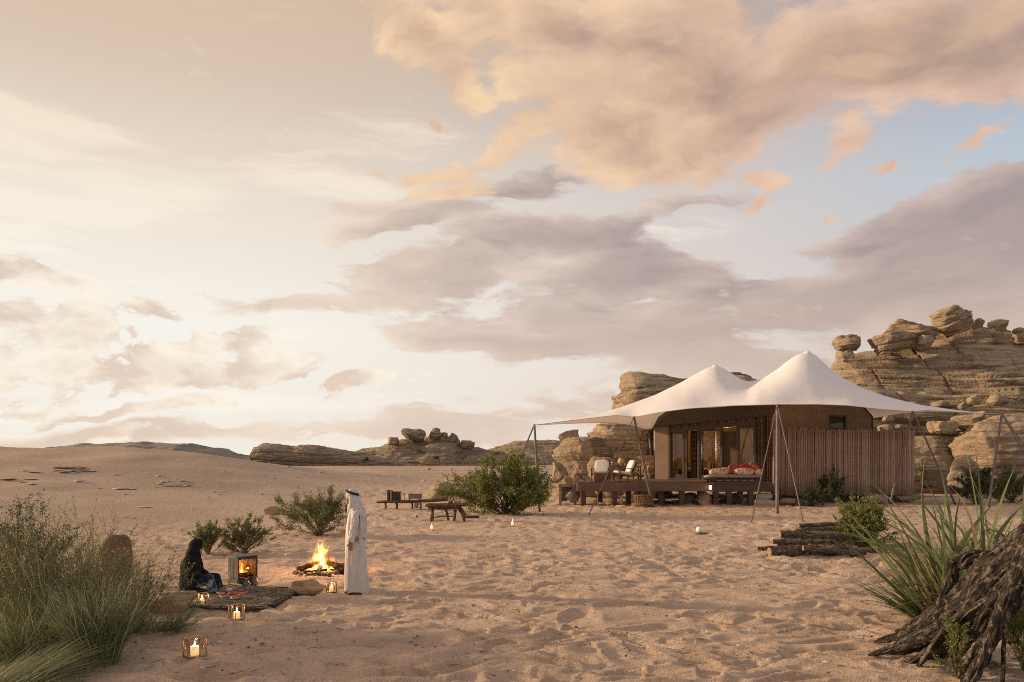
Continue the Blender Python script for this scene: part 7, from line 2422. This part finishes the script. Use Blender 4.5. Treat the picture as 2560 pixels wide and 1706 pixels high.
def fuse(mb, name, mat, parent=None, voxel=0.006, smooth=4, wrinkle=0.0, wscale=8.0, seed=0, wz=1.0):
    """all shapes melted into one continuous skin"""
    me = mb.mesh(name + '_raw')
    o = bpy.data.objects.new(name + '_raw', me)
    COL.objects.link(o)
    r = o.modifiers.new('r', 'REMESH')
    r.mode = 'VOXEL'
    r.voxel_size = voxel
    s = o.modifiers.new('s', 'SMOOTH')
    s.iterations = smooth
    s.factor = 0.5
    dg = bpy.context.evaluated_depsgraph_get()
    new = bpy.data.meshes.new_from_object(o.evaluated_get(dg))
    bpy.data.objects.remove(o)
    bpy.data.meshes.remove(me)
    new.name = name
    n = len(new.vertices)
    if wrinkle:
        co = np.empty(n * 3, np.float32)
        no = np.empty(n * 3, np.float32)
        new.vertices.foreach_get('co', co)
        new.vertices.foreach_get('normal', no)
        co, no = co.reshape(-1, 3), no.reshape(-1, 3)
        w = 1 - 2 * np.abs(vnoise(co[:, 0] * wscale, co[:, 1] * wscale, co[:, 2] * wscale * wz, seed)) + 0.5 * vnoise(co[:, 0] * wscale * 2.2, co[:, 1] * wscale * 2.2, co[:, 2] * wscale * 2 * wz, seed + 1)
        co = co + no * (wrinkle * w)[:, None].astype(np.float32)
        new.vertices.foreach_set('co', np.ascontiguousarray(co, dtype=np.float32).ravel())
    new.polygons.foreach_set('use_smooth', [True] * len(new.polygons))
    new.materials.clear()
    new.materials.append(mat)
    new.update()
    return link(name, new, parent)


def head(mb, c, f, s=1.0):
    """skull, face and ears; f is +1 or -1, the way it faces along x"""
    c = Vector(c)
    P = lambda x, y, z: c + Vector((f * x * s, y * s, z * s))
    ell(mb, P(-0.01, 0, 0.02), (0.098 * s, 0.077 * s, 0.105 * s))
    ell(mb, P(0.045, 0, -0.045), (0.055 * s, 0.056 * s, 0.075 * s))
    ell(mb, P(0.082, 0, 0.028), (0.018 * s, 0.048 * s, 0.014 * s), 8)     # brow
    capsule(mb, P(0.088, 0, 0.018), P(0.112, 0, -0.022), 0.009 * s, 0.014 * s, 8)    # nose
    ell(mb, P(0.089, 0, -0.058), (0.014 * s, 0.025 * s, 0.008 * s), 8)    # upper lip
    ell(mb, P(0.087, 0, -0.073), (0.013 * s, 0.022 * s, 0.008 * s), 8)    # lower lip
    ell(mb, P(0.076, 0, -0.105), (0.022 * s, 0.026 * s, 0.018 * s), 8)    # chin
    for sy in (-1, 1):
        ell(mb, P(0.066, sy * 0.036, -0.028), (0.024 * s, 0.022 * s, 0.024 * s), 8)    # cheek
        ell(mb, P(0.082, sy * 0.032, 0.008), (0.011 * s, 0.014 * s, 0.009 * s), 8)     # eye
        ell(mb, P(-0.01, sy * 0.079, -0.01), (0.018 * s, 0.009 * s, 0.032 * s), 8)     # ear


def hand(mb, wrist, down, fwd, side, s=1.0, curl=0.5):
    """palm, four bent fingers and a thumb; down = along the hand, fwd = thumb side, side = palm side"""
    w, d, f, p = Vector(wrist), Vector(down).normalized(), Vector(fwd).normalized(), Vector(side).normalized()
    for k in range(4):
        off = (0.030 - 0.020 * k) * s
        capsule(mb, w + f * off * 0.7 + d * 0.012 * s, w + f * off + d * 0.080 * s, 0.016 * s, 0.013 * s, 10)
        L = (0.072, 0.082, 0.076, 0.060)[k] * s
        a = w + f * off * 1.08 + d * 0.085 * s
        b = a + (d * math.cos(curl * 0.5) + p * math.sin(curl * 0.5)) * L * 0.45
        c = b + (d * math.cos(curl * 1.3) + p * math.sin(curl * 1.3)) * L * 0.32
        e = c + (d * math.cos(curl * 2.0) + p * math.sin(curl * 2.0)) * L * 0.25
        chain(mb, [a, b, c, e], [0.0092 * s, 0.0088 * s, 0.008 * s, 0.007 * s], 8)
    a = w + f * 0.026 * s + d * 0.025 * s
    b = a + (f * 0.75 + d * 0.65 + p * 0.2).normalized() * 0.040 * s
    c = b + (f * 0.25 + d * 0.95 + p * 0.3).normalized() * 0.034 * s
    chain(mb, [a, b, c], [0.013 * s, 0.0105 * s, 0.008 * s], 8)


def build_standing():
    p = gp(893, 1482)
    COTTON = pm('undyed_cotton', (0.66, 0.60, 0.54), (0.57, 0.51, 0.455), 5, 0.95, 0.35, 0.006, stretch=(3, 3, 0.6), bscale=24)
    SCARF = pm('white_scarf', (0.62, 0.575, 0.54), (0.53, 0.49, 0.455), 9, 0.95, 0.4, 0.006, bscale=40)
    mb = MB()
    head(mb, (-0.115, 0, 1.668), -1, 1.02)
    capsule(mb, (-0.075, 0, 1.60), (-0.02, 0, 1.44), 0.055, 0.065)
    chain(mb, [(0.01, 0, 1.40), (0.02, 0, 1.2), (0.01, 0, 0.98)], [0.13, 0.13, 0.14])
    for s in (-1, 1):
        capsule(mb, (0.0, s * 0.05, 1.40), (0.0, s * 0.17, 1.40), 0.09, 0.065)
        chain(mb, [(0.01, s * 0.09, 0.95), (0.0, s * 0.10, 0.50), (0.02, s * 0.10, 0.09)], [0.10, 0.062, 0.04])
    capsule(mb, (0.03, -0.10, 0.05), (-0.17, -0.11, 0.035), 0.042, 0.030)
    capsule(mb, (0.03, 0.10, 0.05), (-0.20, 0.10, 0.035), 0.042, 0.030)
    chain(mb, [(0.0, -0.19, 1.39), (-0.01, -0.235, 1.12), (-0.075, -0.245, 0.915)], [0.058, 0.044, 0.028])
    hand(mb, (-0.077, -0.245, 0.905), (-0.05, 0, -1), (-1, -0.25, 0), (0.25, 1, 0), 1.0, 0.45)
    chain(mb, [(0.0, 0.19, 1.39), (-0.04, 0.245, 1.13), (-0.20, 0.15, 1.02)], [0.058, 0.044, 0.028])
    hand(mb, (-0.205, 0.147, 1.02), (-1, -0.4, 0.1), (0, -0.3, 1), (0, -1, -0.3), 1.0, 0.6)
    body = fuse(mb, 'person', SKIN, None, 0.0055, 3)
    body.location = p
    body.scale = (0.90, 0.92, 1.0)
    tag(body, 'person standing by the campfire in a long pale robe and white headscarf', 'person')

    # robe
    zs = [0.02, 0.10, 0.25, 0.45, 0.65, 0.85, 1.00, 1.15, 1.27, 1.36, 1.42, 1.47, 1.505, 1.53]
    xa = [-0.205, -0.20, -0.20, -0.195, -0.195, -0.20, -0.20, -0.19, -0.175, -0.155, -0.14, -0.12, -0.10, -0.085]
    xb = [0.215, 0.205, 0.185, 0.165, 0.150, 0.145, 0.150, 0.150, 0.145, 0.130, 0.115, 0.085, 0.055, 0.035]
    hy = [0.215, 0.205, 0.195, 0.185, 0.18, 0.175, 0.175, 0.18, 0.19, 0.20, 0.195, 0.155, 0.10, 0.072]
    n = 120
    Z = np.concatenate([np.linspace(zs[i], zs[i + 1], 6, endpoint=False) for i in range(len(zs) - 1)] + [[zs[-1]]])
    XA, XB, HY = (np.interp(Z, zs, v) for v in (xa, xb, hy))
    th = np.linspace(0, 2 * np.pi, n, endpoint=False)[None, :]
    Zc = Z[:, None]
    fa = np.interp(Z, [0, 0.5, 1.0, 1.35, 1.5], [1.0, 0.75, 0.38, 0.22, 0.05])[:, None]
    fold = 0.040 * fa * (1 - 2.0 * np.abs(vnoise(np.cos(th) * 2.7 + 5, np.sin(th) * 2.7, Zc * 0.55, 31))) + 0.016 * fa * vnoise(np.cos(th) * 6.5, np.sin(th) * 6.5, Zc * 1.1, 32) + 0.006 * vnoise(np.cos(th) * 4, np.sin(th) * 4, Zc * 7, 33)
    sg = lambda v: np.sign(v) * np.abs(v) ** 0.85
    cx, rx = (XA + XB)[:, None] / 2, (XB - XA)[:, None] / 2
    X = cx + sg(np.cos(th)) * (rx + fold)
    Y = sg(np.sin(th)) * (HY[:, None] + fold)
    Zr = Zc + 0.02 * (Zc < 0.05) * np.sin(th * 3)
    V = np.stack([X, Y, Zr + 0 * th], -1)
    robe = link('robe', np_mesh('robe', V.reshape(-1, 3), grid_faces(len(Z), n, True), COTTON, True), body)
    # sleeves
    def sleeve(pts, rads, seed):
        P = np.array(pts)
        t = np.linspace(0, len(P) - 1, 36)
        Q = np.stack([np.interp(t, np.arange(len(P)), P[:, k]) for k in range(3)], -1)
        R = np.interp(t, np.arange(len(P)), rads)
        T = unit(np.gradient(Q, axis=0))
        a = unit(np.cross(np.array([1.0, 0.1, 0.0]), T))
        b = np.cross(T, a)
        w = np.linspace(0, 2 * np.pi, 40, endpoint=False)[None, :]
        fo = 0.010 * (1 - 2 * np.abs(vnoise(np.cos(w) * 2.2, np.sin(w) * 2.2, t[:, None] * 2.4, seed))) + 0.004 * vnoise(np.cos(w) * 5, np.sin(w) * 5, t[:, None] * 5, seed + 1)
        r = R[:, None] + fo
        V = Q[:, None] + r[..., None] * (a[:, None] * np.cos(w)[..., None] + b[:, None] * np.sin(w)[..., None])
        link('sleeve', np_mesh('sleeve', V.reshape(-1, 3), grid_faces(36, 40, True), COTTON, True), body)
    sleeve([(0.03, -0.11, 1.43), (0.01, -0.185, 1.38), (-0.0, -0.235, 1.22), (-0.03, -0.248, 1.06), (-0.07, -0.25, 0.915)], [0.05, 0.076, 0.070, 0.064, 0.070], 51)
    sleeve([(0.03, 0.11, 1.43), (0.01, 0.185, 1.38), (-0.03, 0.245, 1.18), (-0.11, 0.21, 1.07), (-0.215, 0.145, 1.00)], [0.05, 0.088, 0.085, 0.085, 0.10], 52)
    # shawl over the back and the near shoulder
    def drape(th0, th1, z0, z1, off, name, seed):
        a = np.linspace(th0, th1, 40)[None, :]
        zz = np.linspace(z0, z1, 50)[:, None]
        xA, xB, hY = np.interp(zz, zs, xa), np.interp(zz, zs, xb), np.interp(zz, zs, hy)
        f = off + 0.014 * (1 - 2 * np.abs(vnoise(np.cos(a) * 4, np.sin(a) * 4, zz * 0.6, seed)))
        X = (xA + xB) / 2 + np.cos(a) * ((xB - xA) / 2 + f)
        Y = np.sin(a) * (hY + f)
        sw = 0.03 * np.sin(a * 7) * (zz - z0) / (z1 - z0)
        V = np.stack([X, Y, zz + sw + 0 * a], -1)
        link(name, np_mesh(name, V.reshape(-1, 3), grid_faces(50, 40), SCARF, True), body)
    drape(rad(-56), rad(66), 1.525, 0.95, 0.030, 'shawl', 61)
    # headscarf
    mb = MB()
    ell(mb, (-0.092, 0, 1.695), (0.122, 0.098, 0.118))
    ell(mb, (-0.055, 0, 1.62), (0.105, 0.10, 0.10))
    chain(mb, [(-0.035, 0, 1.60), (-0.01, 0, 1.50)], [0.105, 0.13])
    capsule(mb, (-0.10, -0.075, 1.66), (-0.09, -0.10, 1.50), 0.035, 0.05)
    capsule(mb, (-0.10, 0.075, 1.66), (-0.09, 0.10, 1.50), 0.035, 0.05)
    capsule(mb, (-0.12, 0, 1.50), (-0.16, -0.03, 1.36), 0.06, 0.035)
    fuse(mb, 'headscarf', SCARF, body, 0.0075, 4, 0.006, 13, 8, 0.35)
    for k in range(2):
        mb = MB()
        mb.tube([(-0.092 + math.cos(w) * 0.122, math.sin(w) * 0.101, 1.725 + k * 0.02 - 0.10 * math.cos(w) * 0.35) for w in np.linspace(0, 2 * math.pi, 33)], 0.012, 8)
        mb.build('head_band', pm('black_cord', (0.018, 0.016, 0.016), (0.03, 0.027, 0.026), 40, 0.8), body, True)
    for s in (-1, 1):
        mb = MB(); mb.pillow((-0.08, s * 0.105, 0.018), (0.29, 0.10, 0.03)); sd = mb.build('sandal', pm('sandal_leather', (0.16, 0.10, 0.06)), body, True)
        mb = MB(); mb.tube([(-0.13, s * 0.105 - 0.05, 0.02), (-0.14, s * 0.105, 0.078), (-0.13, s * 0.105 + 0.05, 0.02)], 0.012, 6); mb.build('strap', pm('sandal_leather', (0.16, 0.10, 0.06)), sd, True)


build_standing()


def build_seated():
    p = gp(500, 1489)
    p.z += 0.05
    BLACK = pm('black_cloth', (0.012, 0.012, 0.014), (0.020, 0.020, 0.023), 9, 0.85, 0.3, 0.006, bscale=30)
    JEAN = pm('patterned_blue_cloth', (0.022, 0.040, 0.062), (0.012, 0.016, 0.022), 9, 0.9, 0.4, 0.006, c3=(0.26, 0.30, 0.34))
    for q in (BLACK, JEAN):
        q.node_tree.nodes['Principled BSDF'].inputs['Specular IOR Level'].default_value = 0.08
    mb = MB()
    head(mb, (-0.055, 0, 0.775), 1, 0.95)
    capsule(mb, (-0.075, 0, 0.71), (-0.12, 0, 0.62), 0.050, 0.058)
    chain(mb, [(-0.14, 0, 0.56), (-0.17, 0, 0.38), (-0.19, 0, 0.20)], [0.115, 0.115, 0.13])
    for s in (-1, 1):
        capsule(mb, (-0.13, s * 0.05, 0.58), (-0.13, s * 0.15, 0.575), 0.075, 0.06)
        chain(mb, [(-0.13, s * 0.17, 0.57), (-0.09, s * 0.225, 0.345), (0.085, s * 0.10, 0.285)], [0.052, 0.042, 0.027])
        hand(mb, (0.09, s * 0.098, 0.285), (1, -s * 0.45, -0.12), (0.1, -s * 0.8, 0.55), (0, 0, -1), 0.92, 0.5)
        chain(mb, [(-0.17, s * 0.09, 0.16), (0.21, s * 0.13, 0.235), (0.255, s * 0.12, 0.055)], [0.085, 0.058, 0.038])
        capsule(mb, (0.25, s * 0.12, 0.035), (0.37, s * 0.13, 0.022), 0.036, 0.026)
    body = fuse(mb, 'person', SKIN, None, 0.0055, 3)
    body.location = p
    tag(body, 'person in a black hooded jacket sitting on the ground before the meal', 'person')
    mb = MB()
    chain(mb, [(-0.125, 0, 0.56), (-0.16, 0, 0.38), (-0.175, 0, 0.17)], [0.135, 0.155, 0.165])
    ell(mb, (-0.16, 0, 0.42), (0.16, 0.19, 0.20))
    for s in (-1, 1):
        capsule(mb, (-0.13, s * 0.05, 0.585), (-0.13, s * 0.155, 0.575), 0.09, 0.08)
        chain(mb, [(-0.13, s * 0.17, 0.57), (-0.09, s * 0.225, 0.345), (0.075, s * 0.105, 0.288)], [0.077, 0.070, 0.050])
    fuse(mb, 'jacket', BLACK, body, 0.0085, 4, 0.007, 11, 5, 0.7)
    mb = MB()
    ell(mb, (-0.072, 0, 0.795), (0.115, 0.105, 0.118))
    chain(mb, [(-0.085, 0, 0.74), (-0.115, 0, 0.63)], [0.112, 0.125])
    capsule(mb, (0.01, 0, 0.872), (-0.05, 0, 0.88), 0.035, 0.04)
    fuse(mb, 'hood', BLACK, body, 0.0075, 4, 0.005, 12, 6)
    mb = MB()
    ell(mb, (-0.17, 0, 0.13), (0.17, 0.19, 0.12))
    for s in (-1, 1):
        chain(mb, [(-0.15, s * 0.09, 0.165), (0.21, s * 0.135, 0.235), (0.265, s * 0.125, 0.07)], [0.105, 0.085, 0.078])
    fuse(mb, 'trousers', JEAN, body, 0.0085, 3, 0.007, 12, 9)
    for s in (-1, 1):
        mb = MB(); mb.pillow((0.30, s * 0.125, 0.022), (0.23, 0.085, 0.065)); mb.build('shoe', pm('dark_shoe', (0.03, 0.026, 0.024)), body, True)
    m = MB(); m.pillow((0, 0, 0.02), (0.46, 0.46, 0.12)); m.build('floor_cushion', pm('brown_cushion', (0.13, 0.085, 0.055), (0.09, 0.06, 0.04), 9), None, True, loc=(p.x - 0.19, p.y, p.z - 0.01), label='flat brown floor cushion under the seated person', cat='cushion')


build_seated()
